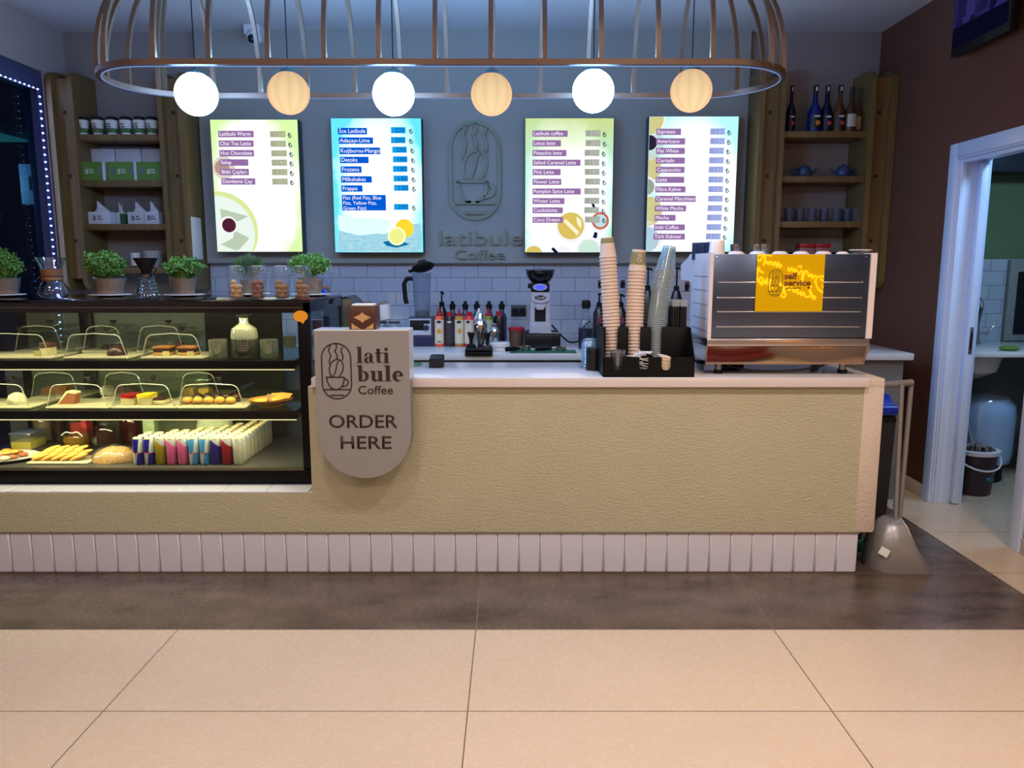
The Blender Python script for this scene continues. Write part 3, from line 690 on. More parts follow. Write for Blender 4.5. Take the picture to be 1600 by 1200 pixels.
def pics2(t):
    B = (-1.26, -0.628, 1.54, 2.463); mb = MB()
    mb.use(TEALM)
    P = [(530, 358), (560, 362), (600, 366), (640, 352), (657, 348), (658, 393), (527, 393)]
    mb.poly([(atY(a, b, YM)[0], YM - 0.0006, atY(a, b, YM)[1]) for a, b in P])
    mb.use(E_('p_ice', (220, 250, 252), 1.1))
    P = [(528, 336), (560, 340), (612, 344), (600, 364), (560, 368), (530, 360)]
    mb.poly([(atY(a, b, YM)[0], YM - 0.0009, atY(a, b, YM)[1]) for a, b in P])
    mb.use(E_('p_deep', (10, 110, 170)))
    mb.poly([(atY(a, b, YM)[0], YM - 0.0010, atY(a, b, YM)[1]) for a, b in [(598, 378), (622, 374), (640, 382), (620, 387), (604, 384)]])
    disc(mb, 632, 357, 14, E_('p_lemon', (250, 216, 50), 1.05), 3); disc(mb, 620, 369, 14, E_('p_lemon_cut', (246, 250, 196), 1.1), 4); disc(mb, 620, 369, 11, E_('p_lemon_in', (236, 240, 140), 1.05), 5)
    mb.build('printed_picture', None, t)
def pics3(t):
    B = (0.089, 0.71, 1.54, 2.463); mb = MB()
    W = E_('p_cup', (236, 236, 240), 1.1)
    cutd(mb, 892, 355, 23, W, 1, *B); cutd(mb, 892, 353, 20, E_('p_latte', (222, 196, 96)), 2, *B)
    mb.use(E_('p_foam', (244, 234, 200), 1.1)); mb.poly([(atY(a, b, YM)[0], YM - 0.002, atY(a, b, YM)[1]) for a, b in [(880, 346), (884, 342), (905, 362), (902, 368)]]); mb.poly([(atY(a, b, YM)[0], YM - 0.002, atY(a, b, YM)[1]) for a, b in [(900, 338), (908, 344), (908, 358), (902, 350)]])
    cutd(mb, 938, 346, 15, W, 1, *B); cutd(mb, 938, 345, 13, E_('p_spice', (206, 108, 84)), 2, *B); cutd(mb, 938, 345, 9.5, E_('p_mint_foam', (190, 226, 236)), 3, *B)
    cutd(mb, 920, 391, 19, W, 1, *B); cutd(mb, 920, 391, 16, E_('p_mint', (206, 236, 220)), 2, *B)
    cutd(mb, 834, 398, 16, W, 1, *B); cutd(mb, 834, 398, 13, E_('p_latte', (222, 196, 96)), 2, *B)
    cutd(mb, 880, 399, 14, W, 1, *B)
    mb.use(E_('p_handle', (16, 30, 70), 0.8))
    for P in ([(861, 389), (865, 386), (872, 394), (868, 397)], [(926, 371), (929, 362), (934, 364), (932, 373)], [(924, 318), (927, 316), (931, 325), (927, 328)]):
        mb.poly([(atY(a, b, YM)[0], YM - 0.0024, atY(a, b, YM)[1]) for a, b in P])
    mb.build('printed_picture', None, t)
def pics4(t):
    B = (0.949, 1.575, 1.544, 2.475); mb = MB()
    W = E_('p_cup', (236, 236, 240), 1.1); Y = E_('p_straw', (212, 204, 140)); G = E_('p_saucer_mint', (200, 226, 222))
    cutd(mb, 1014, 186, 25, W, 1, *B); cutd(mb, 1014, 186, 22, Y, 2, *B)
    cutd(mb, 1012, 225, 24, G, 1, *B); cutd(mb, 1015, 223, 11, E_('p_beans', (50, 38, 66), 0.8), 2, *B)
    cutd(mb, 1010, 262, 22, Y, 1, *B); cutd(mb, 1010, 292, 15, W, 2, *B); cutd(mb, 1010, 292, 12, E_('p_seed', (150, 170, 150)), 3, *B)
    cutd(mb, 1012, 330, 22, Y, 1, *B); cutd(mb, 1010, 372, 25, W, 1, *B); cutd(mb, 1010, 374, 19, E_('p_ice2', (180, 210, 226)), 2, *B)
    mb.build('printed_picture', None, t)
F1 = menu_face('menu_face_tea', ((255, 255, 255), (244, 255, 236), (200, 234, 160), 0.0, 0.42), ((186, 220, 150), 0.92, 0.72, 0.0), 3.2)
F2 = menu_face('menu_face_cold', ((255, 255, 255), (214, 252, 255), (96, 216, 240), 0.02, 0.45), ((120, 220, 240), 0.30, 0.02, 0.7), 3.4)
F3 = menu_face('menu_face_latte', ((255, 255, 255), (236, 255, 250), (170, 222, 200), 0.0, 0.40), ((188, 202, 126), 0.62, 0.95, 0.95), 3.0)
F4 = menu_face('menu_face_espresso', ((255, 255, 255), (232, 255, 255), (170, 234, 244), 0.04, 0.40), ((200, 240, 244), 0.9, 1.0, 0.0), 3.0)
R1 = [(n, a, b, y, 9.4, v, 422 + k, 446 + k, y + 0.2, 451.5 + k) for (n, a, b, y, v, k) in (('Latibule Warm', 341, 396.5, 209.5, '150', 0), ('Chai Tea Latte', 342, 396.5, 224.5, '160', 0.7), ('Hot Chocolate', 343, 397, 239.5, '150', 2.2), ('Salep', 343.5, 388, 254, '140', 2.6), ('Bitki Çayları', 344.5, 389, 268.8, '110', 3.2), ('Demleme Çay', 346, 399, 283.6, '050', 3.6))]
menu('pale green menu board with six mauve item strips and a tea cup picture', -2.098, -1.486, 1.544, 2.454, F1, R1, PLUMP, WTXT, PRG, PRT, 0.031, pics1)
R2 = [(n, a, b, y, h, v, c, c + 22.5, q, c + 30) for (n, a, b, y, h, v, c, q) in (('İce Latibule', 528, 573.5, 205, 9.4, '220', 611, 203.5), ('Adaçayı-Lime', 529.5, 583, 219.8, 9.4, '200', 611, 219), ('Kuşburnu-Mango', 530.5, 594, 235.8, 9.8, '200', 613, 234), ('Detoks', 531.5, 576, 250, 9.4, '180', 614, 249), ('Frozens', 532.5, 565, 265, 9.4, '180', 614, 264), ('Milkshakes', 533, 581, 280.4, 9.4, '180', 615, 279), ('Frappe', 533.5, 566.5, 294.6, 9.4, '130', 615.7, 293.6), ('Fizz (Red Fizz, Blue|Fizz, Yellow Fizz,|Green Fizz)', 534.5, 603, 316.8, 23, '200', 615.7, 323.3))]
menu('turquoise menu board with royal blue item strips and a lemon picture', -1.26, -0.628, 1.54, 2.463, F2, R2, BLUEP, WTXT, PRB, PRBT, 0.033, pics2)
R3 = [(n, 832, b, y, 9.0, v, c, c + 23, y - 0.4, c + 28.5) for (n, b, y, v, c) in (('Latibule coffee', 887, 208.8, '230', 915), ('Lotus latte', 876.5, 224, '200', 915), ('Pistachio latte', 885, 239.3, '200', 913.5), ('Salted Caramel Latte', 907, 254.3, '180', 913.3), ('Pink Latte', 876, 269, '180', 913.6), ('Flower Latte', 877, 284.2, '180', 914.4), ('Pumpkin Spice Latte', 907.5, 299.2, '180', 913), ('Winter Latte', 882, 314.2, '130', 913.3), ('Cookieletta', 879.5, 328.7, '180', 913), ('Coco Dream', 879.5, 343.5, '180', 914))]
menu('pale menu board with ten mauve item strips and coffee cups seen from above', 0.089, 0.71, 1.54, 2.463, F3, R3, PLUMP, WTXT, emitter('grey_strip_two', (164, 168, 158)), emitter('grey_print_two', (196, 196, 190)), 0.030, pics3)
R4 = [(n, a, b, y, 9.0, v, c, c + 22.6, y - 0.4, c + 28) for (n, a, b, y, v, c) in (('Espresso', 1025.5, 1064, 206, '120', 1110), ('Americano', 1025.2, 1070.5, 221, '130', 1109.6), ('Flat White', 1025, 1070, 236, '150', 1108.3), ('Cortado', 1024.8, 1070, 251, '130', 1108), ('Cappuccino', 1024.6, 1069.5, 265.5, '130', 1107.4), ('Latte', 1024.4, 1069, 281, '170', 1107), ('Filtre Kahve', 1024, 1071, 296, '120', 1106.8), ('Caramel Macchiato', 1023.6, 1087, 310.8, '150', 1106.4), ('White Mocha', 1023, 1072, 325.7, '150', 1105.6), ('Mocha', 1022.4, 1055.5, 340.4, '150', 1104.8), ('Irish Coffee', 1021.8, 1070, 355.3, '170', 1104), ('Türk Kahvesi', 1021, 1070, 369.8, '110', 1103))]
menu('pale aqua menu board with twelve mauve item strips beside the right wooden shelf', 0.949, 1.575, 1.544, 2.475, F4, R4, PLUMP, WTXT, PRL, PRLT, 0.030, pics4)
for xx, cc in ((-1.79, (0.9, 1.0, 0.9)), (-0.94, (0.65, 0.93, 1.0)), (0.4, (0.9, 1.0, 0.95)), (1.26, (0.85, 1.0, 1.0))):
    area('menu_board_light', (xx, 5.54, 2.0), (PI / 2, 0, 0), 0.58, 3.0, cc, 0.88)

# ================================================================== wooden wall shelves
def plank(mb, x0, x1, y0=5.405, y1=5.715, z0=1.28, z1=2.745, r=0.085):
    p = [(y1, z0), (y1, z1 + 0.0)] + arc(y0 + r, z1 - r, r, r, 90, 180, 7) + arc(y0 + r, z0 + r, r, r, 180, 270, 7)
    mb.prism(p, x0, x1, 'x')
def shelf_unit(label, xs, zs, loc, dz):
    t = thing('wall_shelf', label, 'shelf', loc)
    A, B, C, D = xs
    for (x0, x1) in (A, B, C, D):
        mb = MB(); plank(mb, x0, x1, z1=2.745 + dz); mb.build('upright', SHELF_WOOD, t, angle=30)
    for (x0, x1) in ((A[1], B[0]), (C[1], D[0])):
        mb = MB(); mb.box(x0, x1, 5.455, 5.485, 1.36, 2.70 + dz); mb.use(MATTE_BLACK)
        mb.mats = [SHELF_WOOD, pbr('wood_knot', (40, 28, 16), 0.7)]
        o = None; mb.mi = 1
        for zz in (1.62, 2.06, 2.48): mb.lathe([(0, 0.0), (0.014, 0.0), (0.013, 0.0012), (0, 0.0012)], ((x0 + x1) / 2, 5.4551, zz), 10, (0, -1, 0))
        mb.build('column_board', None, t)
    for z in zs:
        mb = MB(); mb.box(B[1], C[0], 5.44, 5.715, z - 0.042, z, 0.003); mb.build('shelf_board', SHELF_WOOD, t)
    return t
ZL = [2.335, 2.029, 1.736, 1.437]; ZR = [2.356, 2.059, 1.753, 1.452]
shelf_unit('brown wooden wall shelf with paper cups and boxes left of the menu boards', [(-3.13, -3.095), (-2.99, -2.955), (-2.39, -2.357), (-2.255, -2.222)], ZL, (-2.67, 5.56, 1.28), 0)
shelf_unit('brown wooden wall shelf with bottles and glasses beside the brown wall', [(1.672, 1.705), (1.812, 1.845), (2.417, 2.45), (2.555, 2.595)], ZR, (2.13, 5.56, 1.28), 0.01)

# ================================================================== birdcage chandelier with LED rim
RZ = 2.295; YN, YF = 3.40, 4.05; RA = (YF - YN) / 2; YC = (YN + YF) / 2
XL, XR = -1.87, 1.235; CXL, CXR = XL + RA, XR - RA
t = thing('cage_chandelier', 'long copper-brown cage frame hanging from the ceiling around the globe lamps', 'chandelier', ((XL + XR) / 2, YC, RZ))
COPPER = pbr('copper_brown', (98, 74, 58), 0.42, 0.45, var=0.1)
ring = arc(CXL, YC, RA, RA, 90, 270, 22) + arc(CXR, YC, RA, RA, 270, 450, 22)
mb = MB(); mb.tube([(p[0], p[1], RZ) for p in ring], 0.0165, closed=True, square=True); mb.build('rim', COPPER, t)
ri = [((p[0] - (min(max(p[0], CXL), CXR))) * 0.965 + min(max(p[0], CXL), CXR), (p[1] - YC) * 0.965 + YC) for p in ring]
mb = MB(); mb.tube([(p[0], p[1], RZ - 0.0145) for p in ri], 0.0022, closed=True, square=True); mb.build('led_line', emitter('rim_led', (150, 184, 255), 0.6), t)
HC = 0.44
for yy in (YN, YF): area('rim_uplight', ((XL + XR) / 2, yy, RZ + 0.02), (PI, 0, 0), XR - XL - 0.7, 30.0, (0.12, 0.46, 1.0), 0.012)
def rib(x, y, tx, ty):
    mb = MB(); P = [(x, y, RZ)]
    for i in range(0, 13):
        a = PI / 2 * i / 12; k = 1 - math.cos(a) ** 0.9 if a < PI / 2 - 1e-6 else 1.0
        P.append((x + (tx - x) * k, y + (ty - y) * k, RZ + 0.05 + HC * math.sin(a)))
    mb.tube(P, 0.0135, square=True); mb.build('rib', COPPER, t)
for px in (241, 327, 419, 507, 592, 680, 767, 851, 939, 1028, 1113):
    x = XY(px, 97, YN); rib(x, YN + 0.002, min(max(x, CXL), CXR), YC)
for px in (259, 335, 408, 481, 555, 627, 699, 772, 845, 918, 989, 1062):
    x = XY(px, 150, YF); rib(x, YF - 0.002, min(max(x, CXL), CXR), YC)
for a in (128, 154, 180, 206, 232): rib(CXL + RA * math.cos(math.radians(a)), YC + RA * math.sin(math.radians(a)), CXL, YC)
for a in (-52, -26, 0, 26, 52): rib(CXR + RA * math.cos(math.radians(a)), YC + RA * math.sin(math.radians(a)), CXR, YC)
mb = MB(); mb.tube([(CXL, YC, RZ + 0.05 + HC), (CXR, YC, RZ + 0.05 + HC)], 0.0165, square=True); mb.build('ridge_bar', COPPER, t)
for x in (-1.2, 0.0, 0.9):
    mb = MB(); mb.cyl((x, YC, RZ + 0.49), (x, YC, 3.07), 0.006, seg=8); mb.build('hanger', COPPER, t)
# globe lamps
COOL = emitter('cool_globe_light', (134, 188, 255), 88.0)
def warm_globe():
    m, nt, out = _new('warm_globe_glass'); e = N(nt, 'ShaderNodeEmission')
    v, x, y, z = coords(nt)
    ang = math_(nt, 'ARCTAN2', y, x); w = math_(nt, 'ABSOLUTE', math_(nt, 'SINE', math_(nt, 'MULTIPLY', ang, 5.0)))
    lw = N(nt, 'ShaderNodeLayerWeight'); lw.inputs[0].default_value = 0.35
    h = N(nt, 'ShaderNodeMapRange'); nt.links.new(z, h.inputs[0]); h.inputs[1].default_value = -0.2; h.inputs[2].default_value = -0.02; h.inputs[3].default_value = 1.15; h.inputs[4].default_value = 0.8
    s = math_(nt, 'MULTIPLY', math_(nt, 'MULTIPLY_ADD', w, 0.12, 0.86), h.outputs[0])
    nt.links.new(s, e.inputs[1]); nt.links.new(mixc(nt, lw.outputs['Facing'], lin((255, 222, 168)), lin((255, 200, 158))), e.inputs[0])
    nt.links.new(e.outputs[0], out.inputs[0]); return m
WGLB = warm_globe(); CAPM = pbr('lamp_cap', (70, 96, 100), 0.35, 0.6)
WH = ['leftmost', 'second from the left', 'third from the left', 'fourth from the left', 'fifth from the left', 'rightmost']
for i, (px, py) in enumerate(((307, 147.5), (451, 145.5), (615, 147.5), (768, 147.5), (927, 142.5), (1080, 142))):
    x, z = atY(px, py, YC); cool = i % 2 == 0
    t = thing('globe_lamp', ('bright cool white' if cool else 'dim warm amber ribbed') + ' globe lamp in the cage, ' + WH[i] + ' of six', 'pendant lamp', (x, YC, z + 0.1), 'globe lamps in the cage chandelier')
    mb = MB(); mb.ball((x, YC, z), 0.0955, 40, 24); mb.build('globe', COOL if cool else WGLB, t)
    mb = MB(); mb.lathe([(0, 0.118), (0.008, 0.118), (0.012, 0.108), (0.036, 0.103), (0.042, 0.088), (0, 0.086)], (x, YC, z), 20); mb.build('cap', CAPM, t)
    mb = MB(); mb.cyl((x, YC, z + 0.115), (x, YC, RZ + 0.05 + HC - 0.012), 0.0028, seg=6); mb.build('cable', MATTE_BLACK, t)

# ================================================================== security camera, television
xcam, zc_ = atY(397, 62, 5.55)
t = thing('security_camera', 'white dome security camera under the ceiling behind the cage', 'camera', (xcam, 5.66, 2.98))
mb = MB(); mb.cyl((xcam, 5.66, 3.04), (xcam, 5.52, 3.03), 0.06, 0.055, 24); mb.box(xcam - 0.055, xcam + 0.055, 5.5, 5.66, 3.0, 3.068, 0.01); mb.build('mount', WHITE_PAINT, t)
mb = MB(); mb.ball((xcam + 0.01, 5.52, 2.985), 0.052, 20, 12); mb.build('housing', WHITE_PAINT, t)
mb = MB(); mb.ball((xcam + 0.008, 5.482, 2.962), 0.03, 16, 10); mb.build('lens', pbr('dark_lens', (12, 12, 26), 0.1), t)

t = thing('television', 'dark portrait screen mounted high on the brown wall', 'television', (2.53, 4.36, 2.62))
mb = MB(); mb.box(2.50, 2.55, 4.10, 4.62, 2.62, 3.05, 0.004); mb.build('housing', BLACK, t)
def tv_img():
    m, nt, out = _new('screen_picture'); e = N(nt, 'ShaderNodeEmission'); e.inputs[1].default_value = 1.0
    v, x, y, z = coords(nt)
    mp = N(nt, 'ShaderNodeMapping'); mp.inputs['Scale'].default_value = (1, 9, 7); nt.links.new(v, mp.inputs[0])
    vo = N(nt, 'ShaderNodeTexVoronoi'); vo.distance = 'CHEBYCHEV'; nt.links.new(mp.outputs[0], vo.inputs[0]); vo.inputs['Scale'].default_value = 1.6
    sp = N(nt, 'ShaderNodeSeparateColor'); nt.links.new(vo.outputs['Color'], sp.inputs[0])
    f = math_(nt, 'MULTIPLY', sp.outputs[0], math_(nt, 'GREATER_THAN', z, 0.15))
    nt.links.new(mixc(nt, f, lin((8, 8, 30)), lin((44, 38, 96))), e.inputs[0]); nt.links.new(e.outputs[0], out.inputs[0]); return m
mb = MB(); mb.box(2.497, 2.501, 4.115, 4.605, 2.665, 3.04); mb.build('screen', tv_img(), t)
mb = MB(); mb.box(2.55, 2.6, 4.26, 4.46, 2.78, 2.94, 0.004); mb.build('wall_bracket', BLACK, t)

# ================================================================== neon sign on the hall wall, mirrored in the machine's panel
YNE = -2.36; YV = 2 * 3.548 - YNE
NEON = emitter('neon_orange', (255, 150, 24), 26.0)
t = thing('neon_sign', 'orange neon script sign facing the counter, mirrored in the yellow panel', 'neon sign', (atY(1240, 440, YV)[0], YNE, 1.3))
def neon(pts, zoom=(1180, 390, 12.0)):
    P = [(zoom[0] + a / zoom[2], zoom[1] + b / zoom[2]) for a, b in pts]
    Q = [atY(a, b, YV) for a, b in P]; Q = spline(Q, 5)
    mb = MB(); mb.tube([(q[0], YNE, q[1]) for q in Q], 0.011, 6); mb.build('tube', NEON, t)
neon([(310, 115), (230, 100), (130, 100), (45, 110), (40, 170), (90, 215), (130, 150), (175, 110), (185, 180), (155, 300), (185, 200), (215, 255), (250, 230), (260, 280), (295, 220), (330, 295), (370, 230), (400, 325), (430, 240), (465, 335), (495, 280)])
neon([(615, 330), (640, 400), (690, 340), (720, 420), (760, 360), (790, 430), (820, 460), (850, 400), (890, 410), (880, 520), (880, 600), (930, 420), (970, 400), (1010, 510), (1050, 460), (1080, 545), (1110, 490), (1180, 510), (1260, 500), (1400, 590), (1300, 600), (1220, 540)])
neon([(815, 300), (818, 335)]); neon([(860, 295), (862, 345)])
neon([(1170, 500), (1130, 600), (1180, 730), (1270, 800), (1400, 790), (1380, 680), (1270, 690), (1360, 770)])
neon([(160, 440), (100, 400), (40, 370), (70, 345), (30, 470), (30, 550), (90, 620), (150, 580), (110, 520), (70, 560), (120, 660), (180, 600), (240, 540), (200, 640), (260, 620), (300, 560), (270, 600), (280, 700), (310, 720), (265, 745)])
neon([(485, 610), (465, 680), (510, 660), (520, 780), (490, 860), (530, 900), (570, 850), (545, 740), (600, 700), (640, 760), (690, 710), (730, 800), (790, 730), (800, 830), (850, 790), (860, 860), (910, 800), (930, 870), (1000, 890), (1040, 850), (1020, 760), (1050, 690), (1010, 720), (1060, 830), (1090, 930), (1130, 890), (1080, 860)])
mb = MB(); mb.box(atY(1165, 440, YV)[0], atY(1320, 440, YV)[0], YNE - 0.03, YNE - 0.012, atY(1240, 470, YV)[1] - 0.15, atY(1240, 395, YV)[1] + 0.05); mb.build('back_plate', clear('neon_plate', (240, 240, 240), 0.03, 0.4), t)
# ================================================================== glass display case
CX0, CX1, CY0, CY1, CZ0, CZ1 = -2.75, -0.949, 3.60, 4.32, 0.406, 1.291
t = thing('display_case', 'black framed glass display case full of cakes and cans at the left of the counter', 'display case', ((CX0 + CX1) / 2, 3.96, CZ0))
CASEB = pbr('case_black', (6, 6, 9), 0.4, spec=0.15)
CASEIN = pbr('case_dark_floor', (58, 56, 56), 0.35)
mb = MB(); mb.box(CX0, CX1, CY0, CY1, CZ0, 0.474, 0.004); mb.build('base', CASEB, t)
mb = MB(); mb.box(CX0 + 0.02, CX1 - 0.02, CY0 + 0.02, CY1 - 0.02, 0.474, 0.482); mb.build('deck', CASEIN, t)
mb = MB(); mb.box(CX0, CX1, CY0, CY0 + 0.012, 0.474, 0.486, 0.002); mb.build('lip', pbr('case_lip', (96, 88, 70), 0.3, 0.6), t)
mb = MB(); mb.box(CX0, CX1, CY0, CY1, 1.279, CZ1, 0.003); mb.box(CX0, CX1, CY0, CY0 + 0.025, 1.232, 1.279); mb.box(CX0, CX1, CY1 - 0.025, CY1, 1.232, 1.279); mb.box(CX1 - 0.025, CX1, CY0, CY1, 1.232, 1.279)
mb.build('top', pbr('case_black_glass', (10, 10, 14), 0.06), t)
mb = MB(); mb.box(CX0, CX1 - 0.03, CY0 - 0.003, CY0 + 0.004, 1.254, 1.2575); mb.build('edge_strip', pbr('case_edge_strip', (96, 86, 74), 0.35, 0.5), t)
for (a, b, c, d) in ((CX1 - 0.055, CX1, CY0, CY0 + 0.04), (CX1 - 0.04, CX1, CY1 - 0.04, CY1), (-2.405, -2.335, CY1 - 0.045, CY1), (CX0, CX0 + 0.04, CY0, CY0 + 0.04), (CX0, CX0 + 0.04, CY1 - 0.04, CY1)):
    mb = MB(); mb.box(a, b, c, d, 0.474, 1.235, 0.002); mb.build('post', CASEB, t)
CASEG = clear('case_glass', (232, 238, 236), 0.015, 0.5, 0.01)
mb = MB(); mb.box(CX0 + 0.04, CX1 - 0.05, CY0 + 0.004, CY0 + 0.010, 0.484, 1.234); mb.build('front_pane', CASEG, t)
mb = MB(); mb.box(CX1 - 0.012, CX1 - 0.006, CY0 + 0.04, CY1 - 0.04, 0.484, 1.234); mb.build('side_pane', clear('case_side_glass', (190, 206, 206), 0.05, 0.5, 0.02), t)
xd0, xd1 = XY(322, 540, 4.29), XY(441, 540, 4.29)
mb = MB(); mb.box(CX0 + 0.04, xd0, CY1 - 0.022, CY1 - 0.016, 0.484, 1.234); mb.build('rear_pane', clear('case_rear_glass_haze', (216, 226, 206), 0.06, 0.5, 0.03, (176, 180, 156), 0.22), t)  # pale body colour stands in for haze from the lit room behind
mb = MB(); mb.box(xd0, xd1, CY1 - 0.03, CY1 - 0.01, 0.484, 1.234); mb.build('rear_panel', CASEB, t)
LEDW = emitter('case_led', (255, 232, 170), 1.5)
for z, nm in ((1.003, 'upper'), (0.76, 'lower')):
    xr = XY(460, 577, 3.62)
    mb = MB(); mb.box(CX0 + 0.03, xr, 3.625, 3.64, z - 0.040, z + 0.001, 0.002); mb.box(xr - 0.012, xr, 3.64, 4.26, z - 0.03, z + 0.001); s = mb.build('shelf', CASEB, t)
    mb = MB(); mb.box(CX0 + 0.03, xr, 3.64, 4.26, z - 0.008, z); mb.build('shelf_glass', clear('shelf_glass', (206, 222, 214), 0.05, 0.5, 0.04), s)
    mb = MB(); mb.box(CX0 + 0.03, xr - 0.004, 3.626, 3.638, z - 0.0445, z - 0.0405); mb.build('light_strip', LEDW, s)
    area('case_lamp', ((CX0 + xr) / 2, 3.65, z - 0.045), (math.radians(38), 0, 0), xr - CX0 - 0.1, 14 if nm == 'lower' else 11, (1.0, 0.84, 0.46), 0.012)
mb = MB(); mb.box(-2.335, xd0, 4.20, 4.285, 1.205, 1.230, 0.003); mb.build('lamp_housing', pbr('lamp_housing', (170, 156, 120), 0.5), t)
area('case_lamp_top', ((CX0 + CX1) / 2, 3.66, 1.228), (math.radians(30), 0, 0), CX1 - CX0 - 0.2, 8.0, (1.0, 0.86, 0.55), 0.012)

# trays and clear covers
TRAY = pbr('cream_tray', (206, 192, 156), 0.4, var=0.05)
COVER = clear('cover_plastic', (240, 243, 242), 0.022, 0.42, 0.05, power=2.5)
RIM = clear('cover_rim_glint', (250, 250, 244), 0.34, 0.4, 0.12, (255, 250, 230), 0.30)  # whitish body colour paints the LED glint along the rims
def tray_cover(px0, px1, row, zs, over, shelf):
    """row 0: front, 1: rear"""
    Y0, Y1 = ((3.675, 3.915), (3.96, 4.20))[row]; hh = (0.112, 0.128)[row]
    zt = zs + 0.0135
    x0, x1 = XY(px0, 550, Y0), XY(px1, 550, Y0); xc = (x0 + x1) / 2; w = x1 - x0
    tl = f'cream serving tray under the {over}, {shelf} shelf'
    mb = MB(); mb.box(x0, x1, Y0 - 0.006, Y1 + 0.006, zs + 0.001, zs + 0.013, 0.005); solo(mb, 'serving_tray', TRAY, tl, 'tray', (xc, (Y0 + Y1) / 2, zs), 'serving trays in the display case')
    c = thing('cake_cover', f'clear domed cover over the {over}, {shelf} shelf', 'cake cover', (xc, (Y0 + Y1) / 2, zt), 'clear cake covers in the display case')
    b, tp, r = w / 2 - 0.006, w / 2 - 0.028, 0.035
    pr = [(xc - b, zt)] + [(xc - tp + r + p[0] * r, zt + hh - r - 0.006 + p[1] * r) for p in arc(0, 0, 1, 1, 172, 95, 6)] + [(xc, zt + hh)] + [(xc + tp - r + p[0] * r, zt + hh - r - 0.006 + p[1] * r) for p in arc(0, 0, 1, 1, 85, 8, 6)] + [(xc + b, zt)]
    mb = MB(); F = [mb.bm.verts.new((p[0], Y0 + 0.004, p[1])) for p in pr]; B = [mb.bm.verts.new((p[0], Y1 - 0.004, p[1])) for p in pr]
    fs = [mb.bm.faces.new((F[i], F[i + 1], B[i + 1], B[i])) for i in range(len(pr) - 1)] + [mb.bm.faces.new(F), mb.bm.faces.new(B[::-1])]
    mb._mark(fs); mb.build('dome', COVER, c, angle=35)
    mb = MB(); mb.tube([(p[0], Y0 + 0.004, p[1]) for p in pr], 0.0022, 6); mb.build('rim', RIM, c)
    mb = MB(); ym = (Y0 + Y1) / 2; mb.lathe([(0, hh), (0.009, hh), (0.009, hh + 0.008), (0.016, hh + 0.01), (0.018, hh + 0.02), (0, hh + 0.02)], (xc, ym, zt), 16); mb.build('knob', BLACK, c)
U, Lw = 'upper', 'lower'
tray_cover(-60, 78, 0, 1.003, 'tagged chocolate slice', U); tray_cover(98, 199, 0, 1.003, 'glossy chocolate dome', U); tray_cover(219, 317, 0, 1.003, 'two biscuit sandwiches', U)
tray_cover(22, 99, 1, 1.003, 'wrapped pastry at the rear', U); tray_cover(128, 195, 1, 1.003, 'row of chocolate bars at the rear', U); tray_cover(212, 288, 1, 1.003, 'small brown dome at the rear', U)
tray_cover(-62, 38, 0, 0.76, 'powdered coconut dome', Lw); tray_cover(63, 162, 0, 0.76, 'tall brown cake wedge', Lw); tray_cover(166, 268, 0, 0.76, 'red and yellow cheesecakes', Lw); tray_cover(271, 378, 0, 0.76, 'row of cream puffs', Lw)
tray_cover(40, 118, 1, 0.76, 'golden loaf cake at the rear', Lw); tray_cover(152, 222, 1, 0.76, 'white coconut ball at the rear', Lw); tray_cover(274, 340, 1, 0.76, 'yellow cake cubes at the rear', Lw)

CHOC = pbr('chocolate', (58, 32, 24), 0.3, bmp=0.2); CHOCM = pbr('chocolate_sponge', (86, 52, 38), 0.8, bmp=0.6); CREAM = pbr('cream_cake', (232, 212, 160), 0.6, bmp=0.2)
GOLD = pbr('golden_biscuit', (206, 150, 62), 0.7, bmp=0.5); YEL = pbr('lemon_glaze', (236, 204, 40), 0.25); RED = pbr('berry_glaze', (160, 24, 30), 0.15); COCO = pbr('coconut_crumb', (222, 208, 176), 0.9, bmp=1.0, bs=160)
TAGM = pbr('price_tag', (226, 206, 140), 0.6)
def food(name, label, cat, px, py, Y, z, group=None): return thing(name, label, cat, (XY(px, py, Y), Y, z), group)
def at_t(t): return t.location.x, t.location.y, t.location.z
ZU, ZL_ = 1.0165, 0.7735
t = food('cake_slice', 'chocolate cake slice with a pale price tag at the left of the upper shelf front', 'cake', 66, 552, 3.76, ZU); x, y, z = at_t(t)
mb = MB(); mb.prism([(x - 0.042, y + 0.05), (x + 0.02, y - 0.04), (x + 0.045, y + 0.045)], z, z + 0.035, 'z'); mb.build('sponge', CREAM, t)
mb = MB(); mb.prism([(x - 0.044, y + 0.052), (x + 0.02, y - 0.042), (x + 0.047, y + 0.047)], z + 0.0352, z + 0.056, 'z'); mb.build('topping', CHOCM, t)
mb = MB(); mb.box(x - 0.008, x + 0.03, y - 0.054, y - 0.052, z + 0.0, z + 0.026); solo(mb, 'price_tag', TAGM, 'pale tag in front of the chocolate slice on the upper shelf', 'tag', (x + 0.01, y - 0.053, z), 'cake price tags')
t = food('chocolate_dome', 'glossy dark chocolate dome cake at the front of the upper shelf', 'cake', 183, 552, 3.76, ZU); x, y, z = at_t(t)
mb = MB(); mb.lathe([(0, 0.0), (0.046, 0.0), (0.045, 0.014), (0.036, 0.034), (0.018, 0.045), (0, 0.047)], (x, y, z), 24); mb.build('dome', CHOC, t); 
